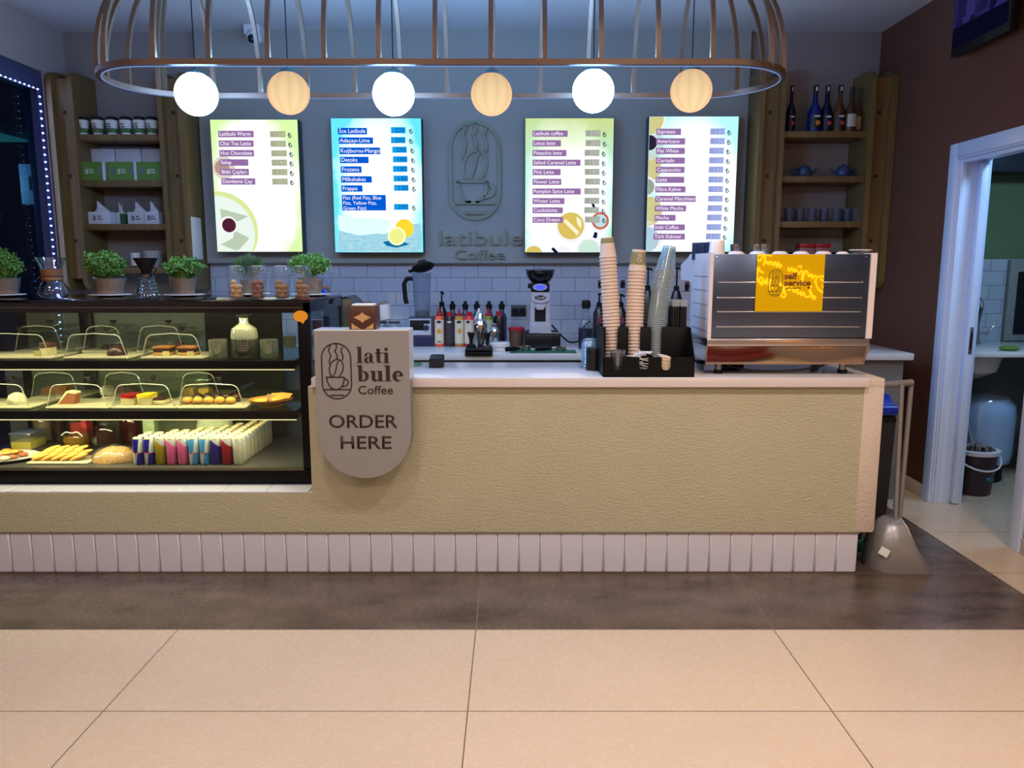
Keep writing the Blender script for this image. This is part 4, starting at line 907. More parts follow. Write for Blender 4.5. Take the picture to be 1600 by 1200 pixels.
for i, px in enumerate((256, 294)):
    t = food('biscuit_sandwich', 'brown biscuit sandwich with chocolate layers on the upper shelf, ' + ('left' if i == 0 else 'right') + ' of the pair', 'cake', px, 551, 3.76, ZU, 'biscuit sandwiches'); x, y, z = at_t(t)
    mb = MB(); mb.box(x - 0.042, x + 0.042, y - 0.03, y + 0.05, z, z + 0.014, 0.005); mb.build('biscuit', GOLD, t)
    mb = MB(); mb.box(x - 0.041, x + 0.041, y - 0.029, y + 0.049, z + 0.0142, z + 0.030, 0.005); mb.build('filling', CHOC, t)
    mb = MB(); mb.box(x - 0.043, x + 0.043, y - 0.031, y + 0.05, z + 0.0302, z + 0.044, 0.006); mb.build('biscuit', pbr('caramel_biscuit', (158, 96, 40), 0.6, bmp=0.5), t)
    mb = MB(); mb.box(x + 0.012, x + 0.045, y - 0.043, y - 0.041, z, z + 0.022); solo(mb, 'price_tag', TAGM, 'pale tag in front of the ' + ('left' if i == 0 else 'right') + ' biscuit sandwich', 'tag', (x + 0.03, y - 0.042, z), 'cake price tags')
t = food('wrapped_pastry', 'dark pastry slice in clear wrap at the rear of the upper shelf', 'pastry', 86, 532, 4.05, ZU); x, y, z = at_t(t)
mb = MB(); mb.prism([(x - 0.035, z), (x + 0.035, z), (x + 0.035, z + 0.034), (x - 0.02, z + 0.024)], y - 0.03, y + 0.04, 'y'); mb.build('sponge', CHOCM, t)
mb = MB(); mb.box(x - 0.038, x + 0.038, y - 0.033, y + 0.043, z, z + 0.037, 0.006); mb.build('wrap', COVER, t)
for i in range(5):
    x, y, z = XY(162 + 6.5 * i, 535, 4.04), 4.04, ZU
    mb = MB(); mb.box(x - 0.009, x + 0.009, y - 0.03, y + 0.03, z, z + 0.022, 0.006); solo(mb, 'chocolate_bar', CHOC, 'small dark chocolate bar in the row at the rear of the upper shelf', 'pastry', (x, y, z), 'chocolate bars in a row')
t = food('brown_dome', 'matt brown dome cake at the rear of the upper shelf', 'cake', 278, 533, 4.04, ZU); x, y, z = at_t(t)
mb = MB(); mb.lathe([(0, 0), (0.042, 0), (0.04, 0.02), (0.026, 0.034), (0, 0.036)], (x, y, z), 20); mb.build('dome', pbr('cocoa_glaze', (108, 70, 58), 0.35), t)
# lower shelf
def coco(px, py, Y, z, r, label):
    t = food('coconut_dome', label, 'cake', px, py, Y, z); x, y, z = at_t(t)
    mb = MB(); mb.lathe([(0, 0), (r, 0), (r * 1.02, r * 0.35), (r * 0.8, r * 0.95), (r * 0.4, r * 1.2), (0, r * 1.27)], (x, y, z), 36)
    bmesh.ops.subdivide_edges(mb.bm, edges=mb.bm.edges[:], cuts=1)
    for v in mb.bm.verts:
        if v.co.z > z + 0.002: v.co += Vector((random.uniform(-1, 1), random.uniform(-1, 1), random.uniform(-1, 1))) * 0.0034
    mb.build('dome', COCO, t)
coco(27, 630, 3.76, ZL_, 0.043, 'powdered coconut dome cake at the front left of the lower shelf')
coco(167, 594, 4.05, ZL_, 0.036, 'white coconut ball cake at the rear of the lower shelf')
t = food('cake_wedge', 'tall brown cake wedge with cream top on the lower shelf', 'cake', 109, 628, 3.76, ZL_); x, y, z = at_t(t)
mb = MB(); mb.prism([(x - 0.046, z), (x + 0.03, z), (x + 0.042, z + 0.05), (x + 0.005, z + 0.056)], y - 0.02, y + 0.03, 'y'); mb.build('sponge', pbr('toffee_sponge', (146, 84, 48), 0.7, bmp=0.5), t)
mb = MB(); mb.prism([(x - 0.052, z), (x - 0.046, z), (x + 0.006, z + 0.057), (x + 0.042, z + 0.051), (x + 0.04, z + 0.06), (x - 0.002, z + 0.064)], y - 0.022, y + 0.032, 'y'); mb.build('cream', CREAM, t)
def cheesecake(px, top, label, w=0.042):
    t = food('cheesecake', label, 'cake', px, 630, 3.75, ZL_, 'cheesecake portions'); x, y, z = at_t(t)
    mb = MB(); mb.prism([(x - w, y - 0.03), (x + w * 0.9, y - 0.045), (x + w * 0.7, y + 0.05), (x - w * 0.6, y + 0.05)], z, z + 0.034, 'z'); mb.build('base', CREAM, t)
    mb = MB(); mb.prism([(x - w * 1.02, y - 0.031), (x + w * 0.9, y - 0.046), (x + w * 0.7, y + 0.051), (x - w * 0.6, y + 0.051)], z + 0.0342, z + 0.052, 'z'); mb.build('topping', top, t)
cheesecake(205.5, RED, 'cheesecake portion with red berry glaze on the lower shelf', 0.037); cheesecake(231, YEL, 'cheesecake portion with yellow lemon glaze on the lower shelf', 0.038)
t = food('cheesecake', 'small cheesecake with a chocolate top beside the lemon one', 'cake', 252, 633, 3.75, ZL_, 'cheesecake portions'); x, y, z = at_t(t)
mb = MB(); mb.box(x - 0.028, x + 0.03, y - 0.03, y + 0.04, z, z + 0.022, 0.003); mb.build('base', CREAM, t)
mb = MB(); mb.box(x - 0.027, x + 0.029, y - 0.031, y + 0.04, z + 0.0222, z + 0.034, 0.004); mb.build('topping', CHOC, t)
for i in range(5):
    x = XY(293 + 17 * i, 633, 3.745)
    mb = MB(); mb.ball((x, 3.745, ZL_ + 0.0185), 0.0255, 14, 9, 0.019); solo(mb, 'cream_puff', GOLD, 'golden cream puff in the front row of puffs on the lower shelf', 'pastry', (x, 3.745, ZL_), 'golden cream puffs')
    x = XY(310 + 15 * i, 628, 3.81)
    mb = MB(); mb.ball((x, 3.81, ZL_ + 0.0225), 0.024, 14, 9, 0.023); solo(mb, 'chocolate_puff', CHOC, 'chocolate topped puff behind the golden puffs on the lower shelf', 'pastry', (x, 3.81, ZL_), 'chocolate puffs')
x, y, z = XY(424, 634, 3.78), 3.78, 0.761
mb = MB(); mb.lathe([(0, 0.0), (0.06, 0.001), (0.098, 0.02), (0.108, 0.034), (0.104, 0.034), (0.09, 0.022), (0, 0.006)], (x, y, z), 28, None, 1.0, 0.9); solo(mb, 'snack_plate', pbr('ochre_plate', (196, 128, 54), 0.4), 'ochre plate of crackers at the right end of the lower shelf', 'plate', (x, y, z))
for i, (dx, dy, rz, tl) in enumerate(((-0.045, -0.02, 0.2, 0.2), (-0.005, 0.01, -0.4, 0.5), (0.04, -0.01, 0.5, 0.25), (0.02, 0.04, 0.1, 0.4), (0.065, 0.02, -0.2, 0.35))):
    c = Vector((x + dx, y + dy, z + 0.03 + 0.004 * i)); mb = MB(); mb.box(c.x - 0.033, c.x + 0.033, c.y - 0.024, c.y + 0.024, c.z - 0.003, c.z + 0.003, 0.002, 1, (c, Matrix.Rotation(tl, 3, 'X') @ Matrix.Rotation(rz, 3, 'Z')))
    solo(mb, 'cracker', GOLD if i != 1 else KRAFT, 'flat cracker on the ochre snack plate', 'cracker', tuple(c), 'crackers on the ochre plate')
t = food('loaf_cake', 'golden brown loaf cake at the rear of the lower shelf', 'cake', 87, 592, 4.06, ZL_); x, y, z = at_t(t)
mb = MB(); mb.prism([(x - 0.066, z), (x + 0.066, z), (x + 0.068, z + 0.046), (x - 0.02, z + 0.044), (x - 0.066, z + 0.03)], y - 0.03, y + 0.05, 'y'); mb.build('crumb', pbr('caramel_biscuit', (158, 96, 40), 0.6, bmp=0.5), t)
t = food('chocolate_wedge', 'dark chocolate wedge beside the coconut ball at the rear of the lower shelf', 'cake', 207, 594, 4.05, ZL_); x, y, z = at_t(t)
mb = MB(); mb.prism([(x - 0.034, z), (x + 0.034, z), (x - 0.006, z + 0.04), (x - 0.034, z + 0.04)], y - 0.03, y + 0.04, 'y'); mb.build('sponge', CHOCM, t)
for i, px in enumerate((296, 320)):
    x = XY(px, 594, 4.05); mb = MB(); mb.box(x - 0.027, x + 0.027, 4.02, 4.08, ZL_, ZL_ + 0.034, 0.004); solo(mb, 'cake_cube', pbr('saffron_cake', (230, 186, 70), 0.6, bmp=0.3), ('left' if i == 0 else 'right') + ' yellow cake cube at the rear of the lower shelf', 'cake', (x, 4.05, ZL_), 'yellow cake cubes')
# decanter and tumblers on the upper shelf
def cutglass(name, tint, base=0.05, body=0.06):
    if name in MATS: return MATS[name]
    m = clear(name, tint, base, 0.7, 0.05, (206, 208, 176), body); nt = m.node_tree  # pale body colour stands in for light refracted in the cut glass
    v, x, y, z = coords(nt); ang = math_(nt, 'ARCTAN2', y, x)
    w = math_(nt, 'MULTIPLY', math_(nt, 'SINE', math_(nt, 'MULTIPLY', math_(nt, 'ADD', ang, math_(nt, 'MULTIPLY', z, 18.0)), 16.0)), math_(nt, 'SINE', math_(nt, 'MULTIPLY', math_(nt, 'SUBTRACT', ang, math_(nt, 'MULTIPLY', z, 18.0)), 16.0)))
    bp = N(nt, 'ShaderNodeBump'); bp.inputs['Strength'].default_value = 1.0; bp.inputs['Distance'].default_value = 0.01; nt.links.new(w, bp.inputs['Height'])
    for n in nt.nodes:
        if n.bl_idname in ('ShaderNodeBsdfGlossy', 'ShaderNodeLayerWeight'): nt.links.new(bp.outputs[0], n.inputs['Normal'])
    return m
x, y = XY(383, 545, 3.75), 3.75; t = thing('decanter', 'cut glass decanter half full of dark liquor on the upper case shelf', 'decanter', (x, y, 1.004))
dp = [(0, 0.002), (0.056, 0.002), (0.062, 0.012), (0.063, 0.12), (0.058, 0.142), (0.026, 0.165), (0.021, 0.172), (0.021, 0.2), (0.032, 0.21)]
mb = MB(); mb.lathe(dp[:4] + [(0.063, 0.095)], (x, y, 1.004), 32) if False else mb.lathe([(0, 0.002), (0.056, 0.002), (0.062, 0.012), (0.063, 0.094)], (x, y, 1.004), 32); mb.build('body', cutglass('cut_glass', (222, 224, 206), 0.06), t)
mb = MB(); mb.lathe([(0.063, 0.094), (0.063, 0.12), (0.058, 0.142), (0.026, 0.165), (0.021, 0.172), (0.021, 0.2), (0.032, 0.21)], (x, y, 1.004), 32); mb.build('shoulder', cutglass('cut_glass_upper_glow', (222, 224, 206), 0.2, 0.30), t)  # upper glass given more body colour to paint its refracted glow
mb = MB(); mb.lathe([(0, 0.01), (0.054, 0.01), (0.056, 0.09), (0, 0.09)], (x, y, 1.004), 24); mb.build('liquor', pbr('dark_liquor', (36, 16, 12), 0.1), t)
mb = MB(); mb.lathe([(0, 0.2), (0.034, 0.2), (0.036, 0.208), (0, 0.214)], (x, y, 1.004), 20); mb.build('stopper', BLACK, t)
for i, px in enumerate((341, 421)):
    x = XY(px, 550, 3.74); t = thing('tumbler', ('cut glass tumbler left of the liquor decanter', 'cut glass tumbler right of the liquor decanter')[i], 'glass', (x, 3.74, 1.004), 'tumblers beside the decanter')
    mb = MB(); mb.lathe([(0, 0.001), (0.041, 0.001), (0.0435, 0.01), (0.045, 0.09), (0.042, 0.09), (0.040, 0.016), (0, 0.014)], (x, 3.74, 1.004), 28); mb.build('body', cutglass('tumbler_glass', (228, 232, 230), 0.20, 0.10), t)

# ------------------------------------------------------------------ bottom deck: cans, plates, jars
def can_mat(name, a, b=None):
    m, nt, out = _new(name); bs = principled(nt, out, 0.28, 0.55)
    v, x, y, z = coords(nt)
    if b is None: nt.links.new(mixc(nt, math_(nt, 'GREATER_THAN', math_(nt, 'ADD', z, math_(nt, 'MULTIPLY', x, 0.9)), 0.112), lin(a), lin((170, 172, 180))), bs.inputs['Base Color'])
    else:
        u = math_(nt, 'ADD', x, math_(nt, 'MULTIPLY', math_(nt, 'SUBTRACT', z, 0.066), -0.12))
        up = math_(nt, 'GREATER_THAN', z, 0.062); rt = math_(nt, 'GREATER_THAN', u, 0.006)
        f = math_(nt, 'ABSOLUTE', math_(nt, 'SUBTRACT', up, rt)); nt.links.new(mixc(nt, f, lin(b), lin(a)), bs.inputs['Base Color'])
    return m
SILV = (190, 192, 200)
CANS = [('blue and silver', can_mat('can_blue', (24, 20, 140), SILV)), ('blue and silver', None), ('olive yellow', can_mat('can_olive', (150, 128, 20))), ('pink', can_mat('can_pink', (206, 92, 150))), ('pink', None),
        ('sky blue and silver', can_mat('can_sky', (60, 140, 205), SILV)), ('sky blue and silver', None), ('indigo', can_mat('can_indigo', (40, 28, 120))), ('crimson', can_mat('can_crimson', (140, 24, 40))), ('white', can_mat('can_white', (192, 188, 174)))]
CANS[1] = (CANS[1][0], CANS[0][1]); CANS[4] = (CANS[4][0], CANS[3][1]); CANS[6] = (CANS[6][0], CANS[5][1])
COLN = ['left blue and silver', 'right blue and silver', 'olive yellow', 'left pink', 'right pink', 'left sky blue', 'right sky blue', 'indigo', 'crimson', 'white']
CANTOP = pbr('can_lid', (196, 182, 136), 0.4, 0.3); EMBL = pbr('can_emblem', (196, 40, 40), 0.4)
ROWS = [3, 3, 4, 4, 5, 5, 6, 7, 8, 9]
cx0 = XY(217, 712, 3.69)
for ci, (cn, m) in enumerate(CANS):
    proto = None
    for r in range(ROWS[ci]):
        x, y = cx0 + 0.0545 * ci, 3.69 + 0.0565 * r
        lab = f'slim {COLN[ci]} drink can in the front row of cans' if r == 0 else f'slim can {ordw(r)} back from the front row, behind the {COLN[ci]} can'
        if proto is None:
            proto = t = thing('drink_can', lab, 'can', (x, y, 0.4825), 'drink cans on the display case deck')
            mb = MB(); mb.lathe([(0, 0), (0.02, 0), (0.0248, 0.008), (0.0253, 0.014), (0.0253, 0.116), (0.0215, 0.128)], (x, y, 0.4825), 24); mb.build('body', m, t)
            mb = MB(); mb.lathe([(0.0215, 0.128), (0.0228, 0.131), (0.0216, 0.1345), (0.0192, 0.1285), (0, 0.1285)], (x, y, 0.4825), 24); mb.build('lid', CANTOP, t)
            if ci in (0, 1, 5, 6):
                mb = MB(); yy = y - 0.0256
                for sx_ in (-1, 1): mb.prism([(x + 0.002 + sx_ * 0.002, 0.4825 + 0.062), (x + 0.002 + sx_ * 0.012, 0.4825 + 0.066), (x + 0.002 + sx_ * 0.011, 0.4825 + 0.056), (x + 0.002 + sx_ * 0.004, 0.4825 + 0.056)], yy, yy + 0.004, 'y')
                mb.build('emblem', EMBL, t)
        else: dup(proto, (x, y, 0.4825), lab)
DK = 0.4825
x, y = XY(8, 725, 3.79), 3.79
mb = MB(); mb.lathe([(0, 0.0), (0.1, 0.001), (0.16, 0.014), (0.165, 0.018), (0.1, 0.007), (0, 0.006)], (x, y, DK), 32, None, 1.0, 0.8); solo(mb, 'white_plate', PORCELAIN, 'white plate of cookies at the left of the case deck', 'plate', (x, y, DK))
for i in range(12):
    a = i * 2.4; r = 0.022 * math.sqrt(i) + 0.01; c = (x + r * math.cos(a) * 1.2, y + r * math.sin(a) * 0.8, DK + 0.020 + 0.012 * (i % 3 == 0))
    mb = MB(); mb.ball(c, 0.024, 12, 6, 0.010); solo(mb, 'cookie', (GOLD, CREAM, pbr('brown_cookie', (150, 84, 50), 0.8, bmp=0.5))[i % 3], 'small cookie on the white plate on the case deck', 'cookie', c, 'cookies on the white plate')
xx = XY(58, 720, 3.75); mb = MB(); mb.prism([(xx - 0.03, DK + 0.016), (xx + 0.012, DK + 0.016), (xx + 0.042, DK + 0.05), (xx - 0.002, DK + 0.046)], 3.745, 3.748, 'y'); solo(mb, 'price_tag', TAGM, 'pale tag leaning on the white cookie plate', 'tag', (xx, 3.7465, DK + 0.016), 'cake price tags')
xx, yy = XY(96, 728, 3.72), 3.73
mb = MB(); mb.box(xx - 0.15, xx + 0.15, yy - 0.05, yy + 0.10, DK, DK + 0.01, 0.004); solo(mb, 'biscuit_board', TRAY, 'pale board under the pile of long biscuits', 'board', (xx, yy + 0.02, DK))
for r in range(3):
    for k in range(5 - (r == 2)):
        c = Vector((xx - 0.10 + 0.047 * k + 0.012 * r, yy - 0.01 + 0.028 * r, DK + 0.028 + 0.014 * r)); R = Matrix.Rotation(-0.35, 3, 'Y') @ Matrix.Rotation(0.15, 3, 'Z')
        mb = MB(); mb.ball((0, 0, 0), 0.047, 14, 8, 0.011, 1, 0.34); bmesh.ops.transform(mb.bm, matrix=Matrix.Translation(c) @ R.to_4x4(), verts=mb.bm.verts[:])
        solo(mb, 'long_biscuit', GOLD, 'long golden biscuit piled on the pale board in the case', 'biscuit', tuple(c), 'long golden biscuits')
xx = XY(175, 720, 3.74); t = thing('granola_bag', 'clear bag of granola lying beside the drink cans', 'bag', (xx, 3.77, DK))
mb = MB(); mb.ball((xx, 3.77, DK + 0.0), 0.105, 28, 14, 0.068, 1, 0.75)
for v in mb.bm.verts:
    v.co.z = max(v.co.z, DK + 0.001); k = random.uniform(-1, 1) * 0.0055; v.co += Vector((k, k, k if v.co.z > DK + 0.004 else 0))
mb.build('contents', pbr('granola', (178, 136, 84), 0.8, var=0.8, vs_=110, bmp=1.0, bs=150), t)
mb = MB(); mb.ball((xx, 3.77, DK + 0.002), 0.112, 28, 14, 0.076, 1, 0.78)
for v in mb.bm.verts: v.co.z = max(v.co.z, DK + 0.0005); v.co.z += 0.004 * math.sin(v.co.x * 90) if v.co.z > DK + 0.01 else 0
mb.build('film', clear('bag_film', (244, 244, 240), 0.05, 0.5, 0.1, (240, 235, 220), 0.03), t)
# jars and tubs at the rear of the deck
def jar(name, label, cat, px, py, Y, r, h, body, fill=None, fillh=0.6, lid=None, waist=1.0, group=None):
    x = XY(px, py, Y); t = thing(name, label, cat, (x, Y, DK), group)
    mb = MB(); mb.lathe([(0, 0.001), (r * 0.92, 0.001), (r, 0.012), (r * waist, h * 0.5), (r, h * 0.8), (r * 0.78, h * 0.92), (r * 0.78, h), (r * 0.72, h)], (x, Y, DK), 24); mb.build('body', body, t)
    if fill: mb = MB(); mb.lathe([(0, 0.006), (r * 0.9, 0.006), (r * 0.95 * waist, h * 0.4), (r * 0.93, h * fillh), (0, h * fillh)], (x, Y, DK), 20); mb.build('contents', fill, t)
    if lid: mb = MB(); mb.lathe([(0, h), (r * 0.84, h), (r * 0.84, h + 0.018), (0, h + 0.02)], (x, Y, DK), 20); mb.build('lid', lid, t)
    return t
x = XY(33, 705, 3.98); t = thing('food_box', 'clear box half full of yellow sauce behind the cookie plate', 'box', (x, 4.05, DK))
mb = MB(); mb.box(x - 0.055, x + 0.055, 3.98, 4.12, DK, DK + 0.085, 0.004); mb.build('box', clear('food_box', (226, 232, 236), 0.06, 0.5, 0.06, (200, 205, 215), 0.08), t)
mb = MB(); mb.box(x - 0.052, x + 0.052, 3.984, 4.116, DK + 0.003, DK + 0.042); mb.build('contents', YEL, t)
mb = MB(); mb.box(x - 0.058, x + 0.058, 3.976, 4.124, DK + 0.085, DK + 0.092, 0.003); mb.build('lid', clear('food_lid', (180, 190, 215), 0.2, 0.5, 0.1, (120, 130, 170), 0.5), t)
jar('storage_jar', 'tall jar with cream fill above dark preserve at the rear of the case deck', 'jar', 69, 690, 4.20, 0.05, 0.165, GLASS, pbr('pale_preserve', (120, 96, 70), 0.5), 0.9, pbr('cream_lid', (196, 186, 150), 0.4))
jar('storage_jar', 'narrow dark jar next to the jar with cream fill', 'jar', 95, 690, 4.20, 0.036, 0.17, pbr('dark_jar', (30, 20, 18), 0.15), None, 0, BLACK)
x = XY(116, 690, 3.98); t = thing('round_flask', 'round glass flask of golden oil with a white ribbon in the case', 'flask', (x, 4.0, DK))
mb = MB(); mb.lathe([(0, 0.001), (0.035, 0.001), (0.06, 0.03), (0.066, 0.06), (0.055, 0.095), (0.03, 0.118), (0.026, 0.15), (0.022, 0.15)], (x, 4.0, DK), 28); mb.build('body', GLASS, t)
mb = MB(); mb.lathe([(0, 0.006), (0.033, 0.006), (0.057, 0.03), (0.062, 0.06), (0.058, 0.078), (0, 0.078)], (x, 4.0, DK), 24); mb.build('contents', pbr('golden_oil', (120, 84, 12), 0.15), t)
mb = MB(); mb.tube(spline([(x - 0.05, 3.955, DK + 0.085), (x - 0.02, 3.945, DK + 0.105), (x + 0.01, 3.945, DK + 0.1), (x + 0.04, 3.945, DK + 0.105), (x + 0.06, 3.955, DK + 0.08)]), 0.003); mb.build('ribbon', PORCELAIN, t)
mb = MB(); mb.lathe([(0, 0.15), (0.03, 0.15), (0.03, 0.17), (0, 0.172)], (x, 4.0, DK), 16); mb.build('lid', MATTE_BLACK, t)
x = XY(124, 670, 4.13); mb = MB(); mb.box(x - 0.045, x + 0.045, 4.12, 4.19, DK, DK + 0.19, 0.004); solo(mb, 'red_packet', pbr('red_packet', (176, 40, 36), 0.4, var=0.5, vs_=24), 'red and cream packet standing behind the golden oil flask', 'packet', (x, 4.155, DK))
jar('clip_jar', 'dark clip-top jar of preserve right of the golden oil flask', 'jar', 170, 690, 4.02, 0.058, 0.15, GLASS, pbr('plum_preserve', (44, 20, 16), 0.2), 0.8, BLACK)
x = XY(144, 700, 4.0); mb = MB(); mb.ball((x, 4.06, DK + 0.03), 0.03, 16, 10); solo(mb, 'glass_ball', pbr('grey_green_glass', (74, 80, 66), 0.15), 'grey-green ball between the flask and the clip-top jar', 'ball', (x, 4.06, DK))
jar('storage_jar', 'dark red jar behind the granola bag', 'jar', 205, 680, 4.18, 0.055, 0.175, pbr('ruby_jar', (60, 18, 10), 0.1), None, 0, pbr('amber_lid', (90, 40, 14), 0.3))
x = XY(232, 670, 4.10); mb = MB(); mb.box(x - 0.032, x + 0.032, 4.1, 4.16, DK, DK + 0.165, 0.004); solo(mb, 'tea_carton', pbr('green_white_carton', (150, 170, 130), 0.5, var=0.5, vs_=30), 'green and white carton behind the drink cans', 'carton', (x, 4.13, DK))
x = XY(329, 672, 4.1); t = thing('rolled_bag', 'pale soft bag resting behind the sky blue cans', 'bag', (x, 4.15, DK))
mb = MB(); mb.ball((x, 4.17, DK + 0.094), 0.1, 24, 14, 0.088, 1, 0.6)
for v in mb.bm.verts: v.co += Vector((random.uniform(-1, 1), 0, random.uniform(-1, 1))) * 0.003
mb.build('bag', pbr('pale_green_bag', (180, 190, 160), 0.5, bmp=0.3), t)

# ------------------------------------------------------------------ things standing on top of the case
ZT = CZ1 + 0.0005
LEAF = pbr('leaf_green', (58, 104, 30), 0.6, var=0.35, vs_=60); LEAF2 = pbr('leaf_light', (102, 146, 46), 0.6, var=0.3, vs_=60); SAGE = pbr('sage_leaf', (92, 116, 92), 0.7, var=0.3, vs_=60)
WRAPF = clear('plant_sleeve', (240, 243, 243), 0.06, 0.6, 0.12, (200, 220, 235), 0.05)
def plant(label, plabel, px, Y, fw, fh, cz, pot_r, pot_h, mats, spiky=False, lean=0.0):
    x = XY(px, 455, Y); zb = ZT
    mb = MB(); mb.lathe([(0, 0.0), (0.055, 0.0), (0.07, 0.006), (0.102, 0.011), (0.101, 0.014), (0.066, 0.009), (0, 0.006)], (x, Y, zb), 32); solo(mb, 'saucer', PORCELAIN, plabel, 'saucer', (x, Y, zb), 'saucers under the potted herbs')
    zb += 0.0145
    t = thing('potted_herb', label, 'potted plant', (x, Y, zb), 'potted herbs on the display case')
    mb = MB(); mb.lathe([(0, 0.0), (pot_r * 0.84, 0.0), (pot_r, pot_h), (pot_r * 0.93, pot_h), (pot_r * 0.9, pot_h - 0.012), (0, pot_h - 0.012)], (x, Y, zb), 20)
    for v in mb.bm.verts: v.co.x += random.uniform(-1, 1) * 0.002; v.co.y += random.uniform(-1, 1) * 0.002
    mb.build('pot_wrap', KRAFT, t)
    mb = MB(); mb.lathe([(pot_r * 0.9, 0.001), (pot_r * 1.13, pot_h * 1.06)], (x + 0.004, Y, zb), 18)
    for v in mb.bm.verts: v.co.x += random.uniform(-1, 1) * 0.003; v.co.z += random.uniform(0, 1) * 0.004
    mb.build('sleeve', WRAPF, t)
    mb = MB(); mb.mats = list(mats); n = 3400 if not spiky else 620
    for i in range(14):
        a = random.uniform(0, 2 * PI); mb.tube([(x + 0.01 * math.cos(a), Y + 0.01 * math.sin(a), zb + pot_h - 0.012), (x + fw * 0.35 * math.cos(a) + lean, Y + fw * 0.3 * math.sin(a), cz)], 0.0012, 4)
    for i in range(n):
        while True:
            q = Vector((random.uniform(-1, 1), random.uniform(-1, 1), random.uniform(-1, 1)))
            if 0.12 < q.length_squared < 1: break
        if random.random() < 0.6: q = q.normalized() * random.uniform(0.8, 1.0 + 0.08 * math.sin(q.x * 9))
        lob = 0.84 + 0.13 * math.sin(q.x * 7 + px) * math.cos(q.z * 6 - px * 0.3) + 0.10 * math.sin(q.y * 8 + q.x * 5 + px)
        q = q * lob * random.uniform(0.92, 1.1)
        p = Vector((x + lean * (q.z + 1) + q.x * fw, Y + q.y * fw * 0.8, cz + q.z * fh))
        if p.z < zb + pot_h - 0.02 and abs(p.x - x) < pot_r * 1.1: continue
        d = Vector((random.uniform(-1, 1), random.uniform(-1, 1), random.uniform(-0.6, 1))).normalized(); e = d.orthogonal().normalized()
        s = random.uniform(0.004, 0.0085) if not spiky else random.uniform(0.016, 0.034); w = s * (0.55 if not spiky else 0.1)
        if spiky: d = (Vector((q.x, q.y, abs(q.z) + 0.8))).normalized(); e = d.orthogonal().normalized()
        V = [mb.bm.verts.new(p + c) for c in (-d * s, e * w, d * s, -e * w)]; f = mb.bm.faces.new(V); f.material_index = random.randrange(len(mats))
    mb.build('foliage', None, t)
YPL = 3.98
plant('bushy green herb in a kraft paper pot at the left edge of the case top', 'white saucer under the leftmost potted herb', 5, YPL, 0.115, 0.088, ZY(414, YPL), 0.072, 0.078, (LEAF, LEAF2))
plant('bushy green herb in a kraft paper pot between the hourglass and cone coffee makers', 'white saucer under the herb between the two coffee makers', 172, YPL, 0.108, 0.076, ZY(414, YPL), 0.072, 0.078, (LEAF, LEAF2), lean=-0.014)
plant('bushy green herb leaning right in a kraft paper pot beside the cone dripper', 'white saucer under the herb beside the cone dripper', 287, YPL, 0.105, 0.06, ZY(418, YPL), 0.058, 0.078, (LEAF, LEAF2), lean=0.006)
plant('grey-green spiky herb behind the lidded cookie cups', 'white saucer under the spiky grey-green herb', 391, 4.08, 0.075, 0.052, ZY(416, 4.08), 0.05, 0.07, (SAGE, LEAF), True)
plant('light green feathery herb in a kraft pot at the right of the case top', 'white saucer at the right end of the case top', 486, 4.05, 0.11, 0.066, ZY(414, 4.05), 0.06, 0.08, (LEAF2, LEAF, LEAF2))
# hourglass coffee maker
x, y = XY(84, 460, 3.72), 3.72; t = thing('hourglass_coffee_maker', 'hourglass glass coffee maker with a wooden collar on the case top', 'coffee maker', (x, y, ZT))
mb = MB(); mb.lathe([(0, 0.002), (0.05, 0.002), (0.062, 0.012), (0.068, 0.03), (0.06, 0.055), (0.04, 0.09), (0.033, 0.105), (0.04, 0.128), (0.068, 0.198)], (x, y, ZT), 36); mb.build('flask', clear('lab_glass', (228, 238, 244), 0.09, 0.9, 0.02, power=1.6), t)
mb = MB(); mb.lathe([(0.040, 0.082), (0.048, 0.092), (0.045, 0.108), (0.046, 0.118), (0.05, 0.142), (0.046, 0.142), (0.037, 0.108), (0.040, 0.082)], (x, y, ZT), 28); mb.build('collar', wood('collar_wood', (100, 70, 44), (128, 92, 60), 0.4), t)
mb = MB(); mb.tube([(x + 0.047 * math.cos(a), y + 0.047 * math.sin(a), ZT + 0.109) for a in [2 * PI * i / 20 for i in range(20)]], 0.003, 6, True); mb.tube(spline([(x - 0.045, y - 0.01, ZT + 0.109), (x - 0.056, y - 0.02, ZT + 0.1), (x - 0.06, y - 0.02, ZT + 0.094)]), 0.0025); mb.build('cord', pbr('leather_cord', (70, 40, 24), 0.7), t)
# server with cone dripper
x, y = XY(231, 460, 3.72), 3.72; t = thing('coffee_server', 'ribbed glass coffee server under the black cone dripper', 'coffee server', (x, y, ZT))
mb = MB(); pr = [(0, 0.002), (0.05, 0.002), (0.058, 0.012)]
for i in range(5): r0 = 0.058 - 0.0052 * i; pr += [(r0, 0.018 + 0.017 * i), (r0 - 0.004, 0.026 + 0.017 * i), (r0 - 0.002, 0.031 + 0.017 * i)]
pr += [(0.031, 0.105), (0.033, 0.116)]
mb.lathe(pr, (x, y, ZT), 36); mb.build('flask', clear('ribbed_glass', (226, 236, 242), 0.12, 0.9, 0.03, power=1.8), t)
mb = MB(); mb.tube(spline([(x + 0.03, y, ZT + 0.108), (x + 0.046, y, ZT + 0.112), (x + 0.056, y, ZT + 0.1)]), 0.004); mb.build('handle', GLASS, t)
t = thing('cone_dripper', 'black cone coffee dripper on the ribbed glass server', 'dripper', (x, y, ZT + 0.117))
mb = MB(); mb.lathe([(0.012, 0.0), (0.022, 0.006), (0.024, 0.018), (0.056, 0.078), (0.053, 0.078), (0.018, 0.012), (0.012, 0.0)], (x, y, ZT + 0.1165), 28); mb.build('cone', MATTE_BLACK, t)
